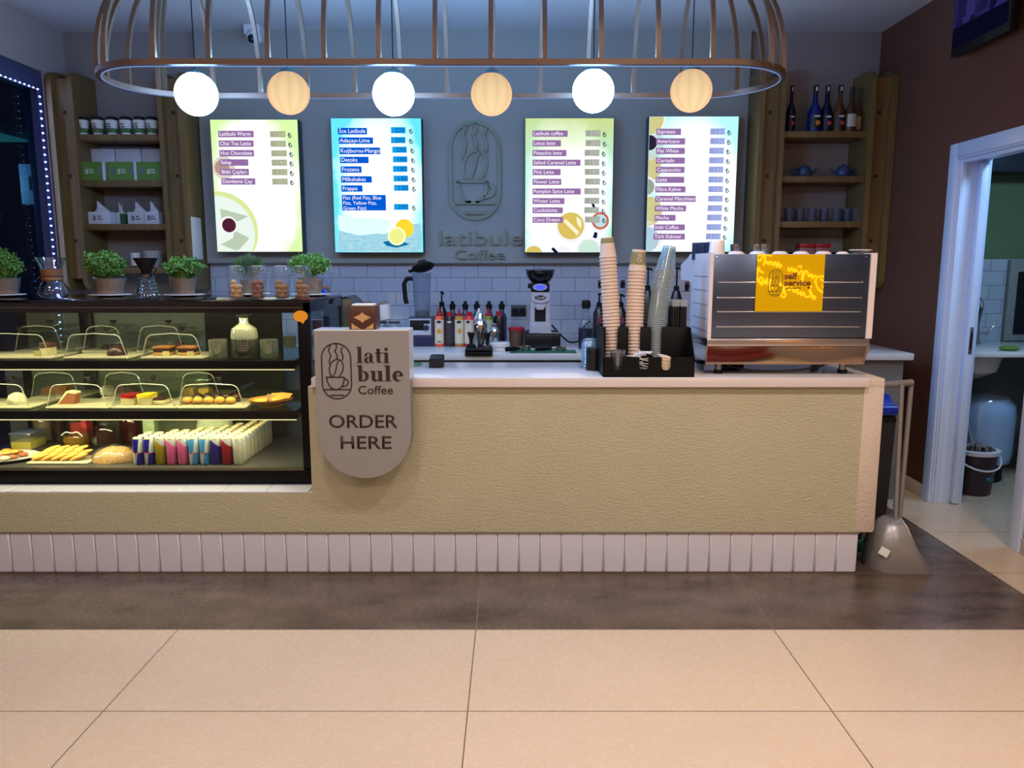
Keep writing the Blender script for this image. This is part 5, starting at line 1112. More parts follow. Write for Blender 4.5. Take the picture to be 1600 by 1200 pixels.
mb = MB(); mb.lathe([(0.0, 0.0), (0.04, 0.0), (0.04, 0.004), (0, 0.004)], (x, y, ZT + 0.117), 24); mb.tube(spline([(x + 0.03, y, ZT + 0.15), (x + 0.05, y, ZT + 0.14), (x + 0.035, y, ZT + 0.122)]), 0.003); mb.build('flange', MATTE_BLACK, t)
# lidded cookie cups
CUPCLR = clear('cookie_cup_plastic', (240, 244, 248), 0.05, 0.6, 0.06, (210, 225, 240), 0.05, power=2.2)
def cookie_cup(px, Y, label, clabel, mat, r, n, rr=0.022):
    x = XY(px, 465, Y); t = thing('lidded_cup', label, 'cup', (x, Y, ZT), 'lidded cookie cups')
    mb = MB(); mb.lathe([(0, 0.002), (0.032, 0.002), (0.0445, 0.112), (0.047, 0.114), (0.047, 0.118), (0.044, 0.118)], (x, Y, ZT), 32); mb.build('cup', CUPCLR, t)
    mb = MB(); mb.lathe([(0.048, 0.113), (0.048, 0.121), (0.043, 0.123), (0.041, 0.14), (0.034, 0.155), (0.018, 0.159), (0.0, 0.158)], (x, Y, ZT), 32); mb.build('dome_lid', CUPCLR, t)
    for i in range(n):
        L, k = divmod(i, 4); a = k * PI / 2 + L * 0.8 + 0.3; q = 0.0145 if k < 4 else 0
        c = (x + q * math.cos(a), Y + q * math.sin(a), ZT + 0.017 + 0.0205 * L)
        mb = MB(); mb.ball(c, rr * 0.72, 12, 8, rr * 0.62)
        for v in mb.bm.verts: v.co += Vector((random.uniform(-1, 1), random.uniform(-1, 1), random.uniform(-1, 1))) * 0.0012
        solo(mb, 'cookie', mat, clabel, 'cookie', c, clabel)
CK = [pbr('pale_cookie', (206, 158, 92), 0.8, bmp=0.5, vs_=60), pbr('red_brown_cookie', (140, 80, 56), 0.8, bmp=0.6), pbr('oat_cookie', (164, 112, 56), 0.85, bmp=0.8), pbr('brown_oat_cookie', (156, 102, 54), 0.85, bmp=0.8)]
for i, (px, nm, nc) in enumerate(((370, 'leftmost lidded cup, holding pale round cookies', 'pale cookie in the leftmost lidded cup'), (403.5, 'lidded cup of reddish brown cookies', 'reddish brown cookie in the lidded cup'), (441, 'lidded cup of golden oat cookies', 'golden oat cookie in the third lidded cup'), (473, 'lidded cup of brown oat cookies beside the case end', 'brown oat cookie in the fourth lidded cup'))):
    cookie_cup(px, 3.69, 'clear ' + nm + ' on the case top', nc, CK[i], 0.03, 16 if i == 1 else 13)
cookie_cup(508, 4.22, 'clear lidded cup with a blue wrapper at the far rear of the case top', 'brown cookie in the rear lidded cup', CK[3], 0.03, 8)
xx = XY(505, 460, 4.13); mb = MB(); mb.ball((xx, 4.15, ZT + 0.017), 0.02, 14, 8, 0.018, 1, 0.5); solo(mb, 'blue_wrapper', pbr('blue_wrapper', (20, 80, 200), 0.3), 'bright blue wrapper beside the light green herb pot', 'wrapper', (xx, 4.15, ZT))
xx = XY(477, 470, 3.63); mb = MB(); mb.box(xx - 0.03, xx + 0.035, 3.615, 3.66, ZT, ZT + 0.006, 0.002); solo(mb, 'red_card', pbr('dark_red_card', (120, 34, 34), 0.4), 'dark red card lying at the right corner of the case top', 'card', (xx, 3.64, ZT))
xx, zz = atY(469.5, 494, 3.597); mb = MB(); mb.prism(arc(xx, zz, 0.034, 0.026, -58, 268, 26) + [(xx + 0.012, zz - 0.036)], 3.5965, 3.5995, 'y'); solo(mb, 'speech_bubble_sticker', pbr('amber_sticker', (236, 160, 36), 0.4), 'amber speech bubble sticker on the front corner of the case', 'sticker', (xx, 3.598, zz))
# ================================================================== on the back counter
ZB = 0.9255
def onback(px, py): return atZ(px, py, ZB)
def bottle(name, label, cat, px, py, prof, mat, cap=None, capmat=None, lab=None, labmat=None, group=None, extra=None, z=ZB, pos=None, seg=20):
    x, y = pos or onback(px, py)
    t = thing(name, label, cat, (x, y, z), group)
    mb = MB(); mb.lathe(prof, (x, y, z), seg); mb.build('body', mat, t)
    if cap: mb = MB(); mb.lathe(cap, (x, y, z), 16); mb.build('cap', capmat, t)
    if lab:
        mb = MB(); r, z0, z1 = lab
        A = [(r * math.sin(a), -r * math.cos(a)) for a in [math.radians(-62 + 124 * i / 12) for i in range(13)]]
        V0 = [mb.bm.verts.new((x + p[0], y + p[1], z + z0)) for p in A]; V1 = [mb.bm.verts.new((x + p[0], y + p[1], z + z1)) for p in A]
        mb._mark([mb.bm.faces.new((V0[i], V0[i + 1], V1[i + 1], V1[i])) for i in range(12)]); L = mb.build('label', labmat, t)
        if extra:
            for (m, dx, z0, z1, w) in extra:
                mb = MB(); mb.prism(arc(x + dx, z + (z0 + z1) / 2, w, (z1 - z0) / 2, 0, 360, 14)[:-1], y - r - 0.0012, y - r + 0.004, 'y'); mb.build('print', m, L)
    return t
REDCAP = pbr('red_cap', (158, 20, 40), 0.35); CREAML = pbr('cream_label', (206, 196, 172), 0.6); INKL = pbr('label_ink', (40, 28, 30), 0.6)
MANGO = pbr('mango_print', (200, 140, 30), 0.6); BERRY = pbr('berry_print', (150, 30, 40), 0.6)
SB = [(0, 0), (0.03, 0), (0.032, 0.006), (0.033, 0.15), (0.031, 0.185), (0.027, 0.198), (0, 0.198)]
POINT = [(0, 0.198), (0.02, 0.198), (0.02, 0.214), (0.009, 0.218), (0.006, 0.248), (0, 0.25)]; FLATC = [(0, 0.198), (0.021, 0.198), (0.021, 0.226), (0, 0.228)]
for (lb, px, col, cap, capm, labm, ex) in (
    ('orange', 687, (226, 92, 60), POINT, REDCAP, CREAML, [(INKL, 0, 0.152, 0.172, 0.015), (MANGO, 0, 0.085, 0.118, 0.016), (INKL, 0, 0.03, 0.037, 0.015)]),
    ('black', 703, (26, 24, 32), FLATC, REDCAP, pbr('charcoal_label', (44, 42, 50), 0.5), [(CREAML, 0, 0.155, 0.168, 0.014)]),
    ('mustard', 718, (184, 126, 54), POINT, REDCAP, CREAML, [(INKL, 0, 0.152, 0.172, 0.015), (MANGO, 0.004, 0.085, 0.12, 0.013)]),
    ('red', 733, (206, 50, 60), FLATC, REDCAP, CREAML, [(INKL, -0.004, 0.152, 0.172, 0.012), (BERRY, 0, 0.08, 0.1, 0.01)]),
    ('white', 748.5, (206, 200, 190), POINT, PORCELAIN, pbr('rose_label', (186, 150, 170), 0.6), [(INKL, 0, 0.13, 0.15, 0.014)]),
    ('green', 763, (100, 126, 34), POINT, REDCAP, pbr('pale_green_label', (160, 170, 140), 0.6), None)):
    bottle('sauce_bottle', lb + ' squeeze bottle in the row right of the blender', 'bottle', px, 541, SB, pbr('sauce_' + lb, col, 0.3), cap, capm, (0.0334, 0.02, 0.175), labm, 'squeeze bottles on the back counter', ex)
bottle('sauce_bottle', 'dark bottle with red cap at the right end of the squeeze bottles', 'bottle', 780, 540, [(0, 0), (0.038, 0), (0.04, 0.16), (0.03, 0.2), (0, 0.2)], pbr('dark_bottle', (24, 20, 30), 0.25), FLATC, REDCAP, None, None, 'squeeze bottles on the back counter')
SYR = [(0, 0), (0.034, 0), (0.036, 0.01), (0.036, 0.2), (0.03, 0.225), (0.017, 0.25), (0.016, 0.29), (0, 0.29)]
SYRM = pbr('syrup_bottle', (40, 62, 84), 0.15)
for i, px in enumerate((707, 727, 745, 764, 784)):
    Y = 5.42; x = XY(px, 480, Y); dz = ZY(470.5, Y) - ZB - 0.045
    p = [(r, z * dz / 0.29) for r, z in SYR]
    bottle('syrup_bottle', ('blue-grey syrup bottle with black pourer behind the squeeze bottles, ' + ('leftmost' if i == 0 else 'rightmost' if i == 4 else ordw(i) + ' from the left')), 'bottle', 0, 0, p, SYRM, [(0, dz), (0.02, dz - 0.01), (0.022, dz + 0.02), (0.012, dz + 0.03), (0.010, dz + 0.045), (0, dz + 0.046)], MATTE_BLACK, None, None, 'syrup bottles behind the squeeze bottles', pos=(x, Y))
def pump_bottle(label, px, ytop, Y, r=0.037, hh=0.24, tint=(24, 20, 26), lab=None, group=None):
    x = XY(px, ytop, Y); zt = ZY(ytop, Y)
    t = thing('pump_bottle', label, 'bottle', (x, Y, ZB), group)
    mb = MB(); mb.lathe([(0, 0), (r, 0), (r, hh * 0.8), (r * 0.5, hh), (0, hh)], (x, Y, ZB), 20); mb.build('body', pbr('pump_body_%d' % tint[0], tint, 0.25), t)
    mb = MB(); mb.lathe([(0, hh), (0.018, hh), (0.018, hh + 0.03), (0.006, hh + 0.035), (0.005, zt - ZB - 0.012), (0, zt - ZB - 0.012)], (x, Y, ZB), 12)
    mb.tube([(x - 0.006, Y - 0.0, zt - 0.008), (x + 0.004, Y - 0.02, zt - 0.006), (x + 0.016, Y - 0.045, zt - 0.016)], 0.008, 8); mb.build('pump', MATTE_BLACK, t)
    if lab: mb = MB(); mb.box(x - 0.02, x + 0.02, Y - r - 0.002, Y - r + 0.004, ZB + hh * 0.45, ZB + hh * 0.7); mb.build('label', lab, t)
pump_bottle('black pump bottle standing behind the orange squeeze bottle', 690, 455, 5.45)
PL = pbr('plum_label', (110, 40, 60), 0.5)
pump_bottle('black pump bottle left of the tall paper cup stack', 936.5, 458, 5.40, 0.042, 0.24, (30, 22, 30), PL, 'pump bottles behind the cup stacks')
pump_bottle('black pump bottle between the two paper cup stacks', 970.5, 459, 5.40, 0.04, 0.24, (30, 22, 30), PL, 'pump bottles behind the cup stacks')
pump_bottle('black pump bottle right of the second paper cup stack', 1013, 418, 5.2, 0.045, 0.36, (20, 22, 24), None, 'pump bottles behind the cup stacks')
pump_bottle('black pump bottle behind the bundle of straws', 1058, 417, 5.1, 0.045, 0.36, (20, 22, 24), None, 'pump bottles behind the cup stacks')
# blender
x, y = onback(658, 541); y += 0.08; x = XY(658, 520, y - 0.08)
t = thing('blender', 'blender with clear jug and tilted black lid on a navy base', 'blender', (x, y, ZB))
NAVY = pbr('navy_plastic', (26, 30, 66), 0.35)
mb = MB(); mb.prism([(x - 0.085, y - 0.085), (x + 0.085, y - 0.085), (x + 0.078, y + 0.09), (x - 0.078, y + 0.09)], ZB + 0.004, ZB + 0.06, 'z'); mb.prism([(y - 0.083, ZB + 0.06), (y + 0.09, ZB + 0.06), (y + 0.08, ZB + 0.19), (y - 0.06, ZB + 0.19)], x - 0.08, x + 0.08, 'x'); mb.build('base', NAVY, t)
mb = MB(); s0 = 0.023 / 0.13
mb.prism([(x - 0.076, ZB + 0.075), (x + 0.066, ZB + 0.075), (x + 0.066, ZB + 0.18), (x - 0.076, ZB + 0.18)], y - 0.0875, y - 0.055, 'y'); mb.build('control_panel', pbr('panel_grey', (172, 178, 192), 0.4), t)
mb = MB(); mb.box(x - 0.072, x + 0.02, y - 0.0895, y - 0.08, ZB + 0.105, ZB + 0.172, 0.003); mb.box(x + 0.0, x + 0.06, y - 0.0893, y - 0.08, ZB + 0.148, ZB + 0.172, 0.003); mb.build('display', MATTE_BLACK, t)
mb = MB(); mb.cyl((x + 0.035, y - 0.086, ZB + 0.122), (x + 0.035, y - 0.104, ZB + 0.122), 0.02, 0.017, 20); mb.build('knob', pbr('dial', (40, 44, 60), 0.3), t)
JUG = clear('jug_plastic', (216, 224, 232), 0.06, 0.5, 0.1, (150, 160, 180), 0.18)
mb = MB(); mb.lathe([(0.052, 0.195), (0.056, 0.24), (0.064, 0.475)], (x, y, ZB), 4, None)
for v in mb.bm.verts: pass
mb = MB(); mb.lathe([(0, 0.192), (0.048, 0.192), (0.053, 0.24), (0.063, 0.478)], (x, y, ZB), 24, None, 1.0, 1.0); mb.build('jug', JUG, t)
mb = MB(); mb.lathe([(0.0, 0.197), (0.046, 0.197), (0.05, 0.225), (0, 0.236)], (x, y, ZB), 20); mb.build('contents', pbr('smoothie_rest', (92, 92, 100), 0.8, var=0.4, vs_=60), t)
mb = MB(); mb.tube([(x - 0.06, y - 0.01, ZB + 0.44), (x - 0.095, y - 0.01, ZB + 0.44), (x - 0.115, y - 0.01, ZB + 0.405), (x - 0.108, y - 0.01, ZB + 0.31), (x - 0.10, y - 0.01, ZB + 0.275)], 0.0155, 8); mb.build('handle', MATTE_BLACK, t)
mb = MB(); mb.ball((0, 0, 0), 0.075, 20, 10, 0.027); mb.box(-0.1, -0.06, -0.02, 0.02, -0.012, 0.0, 0.004); mb.cyl((0, 0, 0.015), (0, 0, 0.04), 0.03)
bmesh.ops.transform(mb.bm, matrix=Matrix.Translation((x + 0.012, y - 0.01, ZB + 0.515)) @ Matrix.Rotation(-0.24, 4, 'Y') @ Matrix.Rotation(-0.3, 4, 'X'), verts=mb.bm.verts[:]); mb.build('lid', MATTE_BLACK, t)
# shakers
SH = [(0, 0), (0.034, 0), (0.042, 0.12), (0.043, 0.16), (0.036, 0.185), (0.024, 0.2), (0.02, 0.205), (0.02, 0.228), (0.014, 0.236), (0, 0.236)]
x, y = onback(751, 548); t = thing('cocktail_shaker', 'tall steel cocktail shaker before the white squeeze bottle', 'shaker', (x, y, ZB), 'steel shakers')
mb = MB(); mb.lathe(SH, (x, y, ZB), 28); mb.build('body', CHROME, t)
x, y = onback(772.5, 545); t = thing('cocktail_shaker', 'short steel cocktail shaker right of the tall one', 'shaker', (x, y, ZB), 'steel shakers')
mb = MB(); mb.lathe([(r * 0.78, z * 0.69) for r, z in SH], (x, y, ZB), 28); mb.build('body', CHROME, t)
# tampers in their stand
x, y = XY(748, 550, 4.602), 4.602; t = thing('tamper_stand', 'black tamper stand on the front edge of the back counter', 'stand', (x, y + 0.05, ZB))
mb = MB(); mb.box(x - 0.083, x + 0.083, y, y + 0.1, ZB, ZB + 0.034, 0.012, 3); mb.box(x - 0.083, x + 0.083, y, y + 0.016, ZB - 0.014, ZB + 0.026, 0.006); mb.build('block', MATTE_BLACK, t)
for i, dx in enumerate((-0.048, 0.05)):
    q = thing('tamper', ('black coffee tamper in the left hole of the stand', 'black coffee tamper with a steel collar in the right hole of the stand')[i], 'tamper', (x + dx, y + 0.05, ZB + 0.0345), 'coffee tampers')
    mb = MB(); mb.lathe([(0, 0.0), (0.029, 0.0), (0.029, 0.014), (0.012, 0.022), (0, 0.022)], (x + dx, y + 0.05, ZB + 0.0345), 20); mb.build('base', CHROME if i else MATTE_BLACK, q)
    mb = MB(); mb.lathe([(0, 0.022), (0.011, 0.022), (0.012, 0.05), (0.021, 0.08), (0.02, 0.088), (0, 0.09)], (x + dx, y + 0.05, ZB + 0.0345), 20); mb.build('grip', MATTE_BLACK, q)
# stacked white scale
x, y = onback(781, 549); 
mb = MB(); mb.lathe([(0, 0), (0.062, 0), (0.066, 0.006), (0.066, 0.02), (0, 0.022)], (x, y + 0.06, ZB), 32); solo(mb, 'cafe_bowl', PORCELAIN, 'lower of two flat white bowls stacked beside the tampers', 'bowl', (x, y + 0.06, ZB), 'flat white bowls')
mb = MB(); mb.lathe([(0, 0.0), (0.06, 0.0), (0.064, 0.008), (0.062, 0.024), (0.05, 0.03), (0, 0.031)], (x, y + 0.06, ZB + 0.0225), 32); solo(mb, 'cafe_bowl', PORCELAIN, 'upper of two flat white bowls stacked beside the tampers', 'bowl', (x, y + 0.06, ZB + 0.0225), 'flat white bowls')
# brown tub
x, y = onback(807, 541); y += 0.06; t = thing('cocoa_tub', 'brown tub with a red lid left of the coffee grinder', 'tub', (x, y, ZB))
mb = MB(); mb.lathe([(0, 0), (0.046, 0), (0.05, 0.1), (0, 0.1)], (x, y, ZB), 24); mb.build('body', pbr('cocoa_label', (84, 58, 44), 0.5, var=0.3, vs_=30), t)
mb = MB(); mb.lathe([(0, 0.1), (0.054, 0.1), (0.054, 0.122), (0, 0.124)], (x, y, ZB), 24); mb.build('lid', REDCAP, t)
# outlets on the splashback
def outlet(label, px0, px1, py0, py1, plug):
    x0, z0 = atY(px0, py1, 5.69); x1, z1 = atY(px1, py0, 5.69); t = thing('wall_outlet', label, 'outlet', ((x0 + x1) / 2, 5.70, (z0 + z1) / 2), 'outlets on the splashback')
    mb = MB(); mb.box(x0, x1, 5.69, 5.70, z0, z1, 0.002); mb.build('plate', pbr('anthracite_plate', (38, 40, 46), 0.35), t)
    n = 2 if (x1 - x0) > 0.06 else 1
    for k in range(n):
        xc = x0 + (x1 - x0) * (k + 0.5) / n; mb = MB(); mb.cyl((xc, 5.6905, (z0 + z1) / 2), (xc, 5.688, (z0 + z1) / 2), 0.018, seg=16); mb.build('socket', MATTE_BLACK, t)
        if plug: mb = MB(); mb.cyl((xc, 5.688, (z0 + z1) / 2), (xc, 5.65, (z0 + z1) / 2), 0.016, 0.012, 12); mb.build('plug', MATTE_BLACK, t)
outlet('double dark wall outlet with plugs left of the coffee grinder', 798.5, 822, 476.5, 494.5, True)
outlet('small dark wall outlet left of the tall cup stack', 934.5, 942, 437.5, 450, False); outlet('small dark wall outlet between the two paper cup stacks', 969.5, 976.5, 437.5, 450, False); outlet('small dark wall outlet beside the espresso machine', 1070, 1077, 440, 455, False)
# coffee grinder on the knock drawer
x, y = onback(848, 544); y0 = y
x0, x1 = XY(820, 545, y), XY(876, 545, y)
t = thing('knock_drawer', 'black knock-out drawer under the coffee grinder', 'drawer', ((x0 + x1) / 2, y + 0.13, ZB))
mb = MB(); mb.box(x0, x1, y + 0.02, y + 0.3, ZB, ZB + 0.092, 0.004); mb.build('body', MATTE_BLACK, t)
mb = MB(); mb.box(x0 + 0.006, x1 - 0.006, y + 0.012, y + 0.02, ZB + 0.008, ZB + 0.086, 0.003); mb.build('front', BLACK, t)
x = XY(845, 520, y); zg = ZB + 0.0925; yg = y + 0.13
t = thing('coffee_grinder', 'silver coffee grinder with a bean hopper and glowing blue display', 'grinder', (x, yg, zg))
GR = pbr('grinder_silver', (182, 186, 196), 0.3, 0.3)
mb = MB(); mb.prism([(x - 0.066, zg + 0.0), (x + 0.066, zg + 0.0), (x + 0.072, zg + 0.02), (x + 0.066, zg + 0.06), (x + 0.06, zg + 0.26), (x - 0.06, zg + 0.26), (x - 0.066, zg + 0.06), (x - 0.072, zg + 0.02)], yg + 0.0, yg + 0.14, 'y')
mb.prism([(x - 0.072, zg), (x + 0.072, zg), (x + 0.06, zg + 0.05), (x - 0.06, zg + 0.05)], yg - 0.07, yg + 0.01, 'y'); mb.build('body', GR, t)
mb = MB(); mb.prism(arc(x, zg + 0.225, 0.06, 0.035, 180, 360, 14) + [(x + 0.06, zg + 0.255), (x - 0.06, zg + 0.255)], yg - 0.02, yg + 0.02, 'y'); mb.build('badge_plate', GR, t)
mb = MB(); mb.prism(arc(x, zg + 0.226, 0.037, 0.015, 0, 360, 24)[:-1], yg - 0.022, yg - 0.019, 'y'); bg = mb.build('badge', MATTE_BLACK, t)
text('lettering', 'Cunill', PORCELAIN, bg, x - 0.026, zg + 0.218, yg - 0.0222, h=0.017, w=0.052, bold=0.01, extr=0.001)
mb = MB(); mb.prism([(x - 0.036, zg + 0.07), (x + 0.036, zg + 0.07), (x + 0.036, zg + 0.165), (x + 0.02, zg + 0.145), (x - 0.02, zg + 0.145), (x - 0.036, zg + 0.165)], yg - 0.003, yg + 0.004, 'y'); mb.build('dosing_recess', MATTE_BLACK, t)
mb = MB(); mb.prism([(x - 0.036, zg + 0.185), (x + 0.036, zg + 0.185), (x + 0.02, zg + 0.148), (x - 0.02, zg + 0.148)], yg - 0.03, yg + 0.01, 'y'); mb.build('chute', GR, t)
mb = MB(); mb.box(x - 0.06, x + 0.06, yg - 0.01, yg + 0.13, zg + 0.262, zg + 0.322, 0.008); mb.build('head', MATTE_BLACK, t)
mb = MB(); mb.prism(arc(x - 0.002, zg + 0.293, 0.046, 0.022, 0, 360, 24)[:-1], yg - 0.016, yg - 0.008, 'y'); mb.build('bezel', GR, t)
mb = MB(); mb.prism(arc(x - 0.002, zg + 0.293, 0.036, 0.015, 0, 360, 24)[:-1], yg - 0.019, yg - 0.0155, 'y'); mb.build('display', emitter('blue_display', (70, 80, 255), 1.6), t)
mb = MB(); mb.cyl((x - 0.062, yg + 0.03, zg + 0.3), (x - 0.08, yg + 0.03, zg + 0.3), 0.016, seg=12); mb.build('adjuster', MATTE_BLACK, t)
mb = MB(); mb.lathe([(0.0, 0.322), (0.05, 0.322), (0.068, 0.335), (0.083, 0.358), (0.091, 0.382), (0.093, 0.40)], (x, yg + 0.05, zg), 28); mb.build('hopper', clear('smoked_hopper', (110, 104, 104), 0.06, 0.5, 0.08), t)
mb = MB(); mb.lathe([(0, 0.324), (0.048, 0.325), (0.065, 0.337), (0.08, 0.359), (0.087, 0.380), (0, 0.386)], (x, yg + 0.05, zg), 24); mb.build('beans', pbr('coffee_beans', (44, 28, 24), 0.5, var=0.5, vs_=90, bmp=0.2, bs=110), t)
mb = MB(); mb.lathe([(0, 0.40), (0.098, 0.40), (0.1, 0.408), (0.03, 0.412), (0, 0.414)], (x, yg + 0.05, zg), 28); mb.build('hopper_lid', clear('hopper_lid', (190, 196, 206), 0.15, 0.5, 0.08, (120, 124, 136), 0.4), t)
mb = MB(); mb.box(x + 0.0, x + 0.13, yg - 0.078, yg - 0.062, zg - 0.004, zg + 0.002, 0.002); solo(mb, 'spatula', pbr('pale_spatula', (190, 190, 186), 0.4), 'pale flat spatula lying before the coffee grinder', 'spatula', (x + 0.06, yg - 0.07, zg))
# mat and two portafilters
xm0, ym0 = onback(797, 551.5); xm1, _ = onback(901, 551.5); 
mb = MB(); mb.box(xm0, xm1, 4.632, 4.632 + 0.13, ZB, ZB + 0.007, 0.003); solo(mb, 'rubber_mat', pbr('green_mat', (20, 84, 62), 0.6, bmp=0.2), 'dark green rubber mat under the portafilters', 'mat', ((xm0 + xm1) / 2, 4.69, ZB))
for i, (px, rz) in enumerate(((812, 0.75), (864, 0.15))):
    x = XY(px, 545, 4.70); z = ZB + 0.0075; t = thing('portafilter', ('black-handled portafilter on the left end of the green mat', 'black-handled portafilter in the middle of the green mat')[i], 'portafilter', (x, 4.70, z), 'portafilters on the green mat')
    mb = MB(); mb.lathe([(0, 0.0), (0.028, 0.0), (0.034, 0.008), (0.034, 0.026), (0.03, 0.026), (0.028, 0.01), (0, 0.008)], (x + 0.05, 4.70, z), 24); mb.tube([(x + 0.018, 4.70, z + 0.016), (x - 0.01, 4.70, z + 0.016)], 0.008); mb.build('basket', CHROME, t)
    mb = MB(); mb.tube([(x - 0.008, 4.70, z + 0.016), (x - 0.05, 4.70, z + 0.019), (x - 0.11, 4.70, z + 0.017)], 0.013, 10, radii=[0.010, 0.0155, 0.0145]); mb.build('handle', MATTE_BLACK, t)
    t.rotation_euler = (0, 0, rz)
# cable
mb = MB(); mb.tube(spline([(XY(862, 512, 5.3), 5.3, ZB + 0.12), (XY(880, 526, 5.25), 5.25, ZB + 0.04), (XY(890, 530, 5.25), 5.25, ZB + 0.008), (XY(905, 527, 5.25), 5.25, ZB + 0.02), (XY(914, 512, 5.5), 5.55, ZB + 0.09), (XY(922, 508, 5.6), 5.64, ZB + 0.12)]), 0.006); solo(mb, 'power_cable', MATTE_BLACK, 'black power cable sagging right of the coffee grinder', 'cable', (XY(890, 530, 5.25), 5.25, ZB))
x, y = onback(916, 546); y += 0.05
t = thing('pourer_bottle', 'clear bottle with black pourer and navy label left of the lid stacks', 'bottle', (x, y, ZB))
mb = MB(); mb.lathe([(0, 0.001), (0.045, 0.001), (0.048, 0.01), (0.048, 0.14), (0.04, 0.17), (0.02, 0.22), (0.02, 0.26)], (x, y, ZB), 24); mb.build('bottle', GLASS, t)
mb = MB(); mb.lathe([(0, 0.003), (0.0455, 0.003), (0.0455, 0.13), (0, 0.13)], (x, y, ZB), 20); mb.build('label', pbr('navy_label', (24, 30, 54), 0.4), t)
mb = MB(); mb.lathe([(0, 0.255), (0.024, 0.255), (0.03, 0.275), (0.026, 0.305), (0.012, 0.31), (0, 0.31)], (x, y, ZB), 16); mb.build('pourer', MATTE_BLACK, t)
# behind the order sign: oven, lidded pot, jars, red box
x0, x1 = XY(505, 500, 4.95), XY(556, 500, 4.95)
t = thing('mini_oven', 'black mini oven with a curved top behind the order sign', 'oven', ((x0 + x1) / 2, 5.05, ZB))
za = ZY(463, 4.95)
mb = MB(); mb.prism([(x0, ZB + 0.01), (x1, ZB + 0.01), (x1, za - 0.07), (x1 - 0.02, za - 0.03), (x1 - 0.06, za), (x0, za - 0.03)], 4.95, 5.25, 'y'); mb.build('body', pbr('oven_black', (18, 20, 32), 0.2), t)
mb = MB(); mb.box(x0 + 0.01, x0 + 0.11, 4.944, 4.951, ZB + 0.16, za - 0.05, 0.003); mb.build('door_glass', pbr('oven_glass', (40, 46, 62), 0.08), t)
mb = MB(); mb.box(x0 + 0.015, x0 + 0.11, 4.94, 4.95, ZB + 0.07, ZB + 0.145, 0.003); mb.build('control_panel', pbr('oven_panel', (60, 66, 84), 0.25), t)
mb = MB(); mb.cyl((x0 + 0.04, 4.94, ZB + 0.10), (x0 + 0.04, 4.925, ZB + 0.10), 0.02, seg=16); mb.build('knob', STEEL, t)
xs2 = XY(497, 505, 4.8); mb = MB(); mb.box(xs2 - 0.03, xs2 + 0.03, 4.78, 4.86, ZB, ZB + 0.2, 0.005); solo(mb, 'red_carton', pbr('red_grey_carton', (120, 66, 72), 0.5, var=0.6, vs_=26), 'red and grey carton between the display case and the mini oven', 'carton', (xs2, 4.82, ZB))
x = XY(600, 480, 5.15); z = ZY(501, 5.15)
gx = [XY(598, 510, 5.2), XY(612, 510, 5.2)]
for i, q in enumerate(gx):
    t = thing('glass_canister', ('glass canister under the tilted white pot', 'glass canister with a pale sticker right of the white pot')[i], 'canister', (q + 0.03 * i - 0.012, 5.2, ZB), 'glass canisters behind the order sign')
    xx = q + 0.03 * i - 0.012
    mb = MB(); mb.lathe([(0, 0.001), (0.042, 0.001), (0.045, 0.02), (0.045, 0.12), (0.036, 0.14)], (xx, 5.2, ZB), 24); mb.build('body', GLASS, t)
    mb = MB(); mb.lathe([(0, 0.004), (0.040, 0.004), (0.042, 0.09), (0, 0.1)], (xx, 5.2, ZB), 20); mb.build('contents', pbr('spice_mix', (76, 66, 58), 0.8, var=0.5, vs_=60), t)
    mb = MB(); mb.lathe([(0, 0.14), (0.04, 0.14), (0.04, 0.152), (0, 0.153)], (xx, 5.2, ZB), 20); mb.build('lid', pbr('canister_lid', (60, 56, 60), 0.4), t)
t = thing('white_pot', 'tilted white enamel pot with a wooden lid behind the napkin box', 'pot', (x, 5.2, ZB + 0.153))
R = Matrix.Translation((x, 5.2, ZB + 0.166)) @ Matrix.Rotation(-0.16, 4, 'Y')
mb = MB(); mb.lathe([(0, 0), (0.042, 0), (0.046, 0.008), (0.05, 0.10), (0.046, 0.10), (0.042, 0.012), (0, 0.008)], (0, 0, 0), 28); bmesh.ops.transform(mb.bm, matrix=R, verts=mb.bm.verts[:]); mb.build('body', PORCELAIN, t)
mb = MB(); mb.lathe([(0, 0.104), (0.052, 0.104), (0.052, 0.116), (0, 0.118)], (0, 0, 0), 28); bmesh.ops.transform(mb.bm, matrix=R @ Matrix.Rotation(-0.12, 4, 'Y'), verts=mb.bm.verts[:]); mb.build('lid', wood('pot_lid_wood', (120, 96, 74), (150, 120, 92)), t)
xx = XY(571, 475, 5.3); t = thing('storage_jar', 'tall jar with a wooden lid peeping over the napkin box', 'jar', (xx, 5.3, ZB))
zt2 = ZY(471, 5.3); mb = MB(); mb.lathe([(0, 0), (0.045, 0), (0.045, zt2 - ZB - 0.02), (0, zt2 - ZB - 0.02)], (xx, 5.3, ZB), 20); mb.build('body', pbr('stone_jar', (150, 150, 156), 0.4), t)
mb = MB(); mb.lathe([(0, zt2 - ZB - 0.02), (0.048, zt2 - ZB - 0.02), (0.048, zt2 - ZB), (0, zt2 - ZB)], (xx, 5.3, ZB), 20); mb.build('lid', wood('pot_lid_wood', (120, 96, 74), (150, 120, 92)), t)
xx = XY(452, 525, 5.0); mb = MB(); mb.lathe([(0, 0), (0.035, 0), (0.042, 0.02), (0.042, 0.07), (0, 0.08)], (xx, 5.0, ZB), 16); solo(mb, 'yellow_jar', pbr('olive_jar', (120, 104, 40), 0.3), 'small olive jar seen through the clear end of the display case', 'jar', (xx, 5.0, ZB))

# ================================================================== on the service counter
ZC = 0.9475
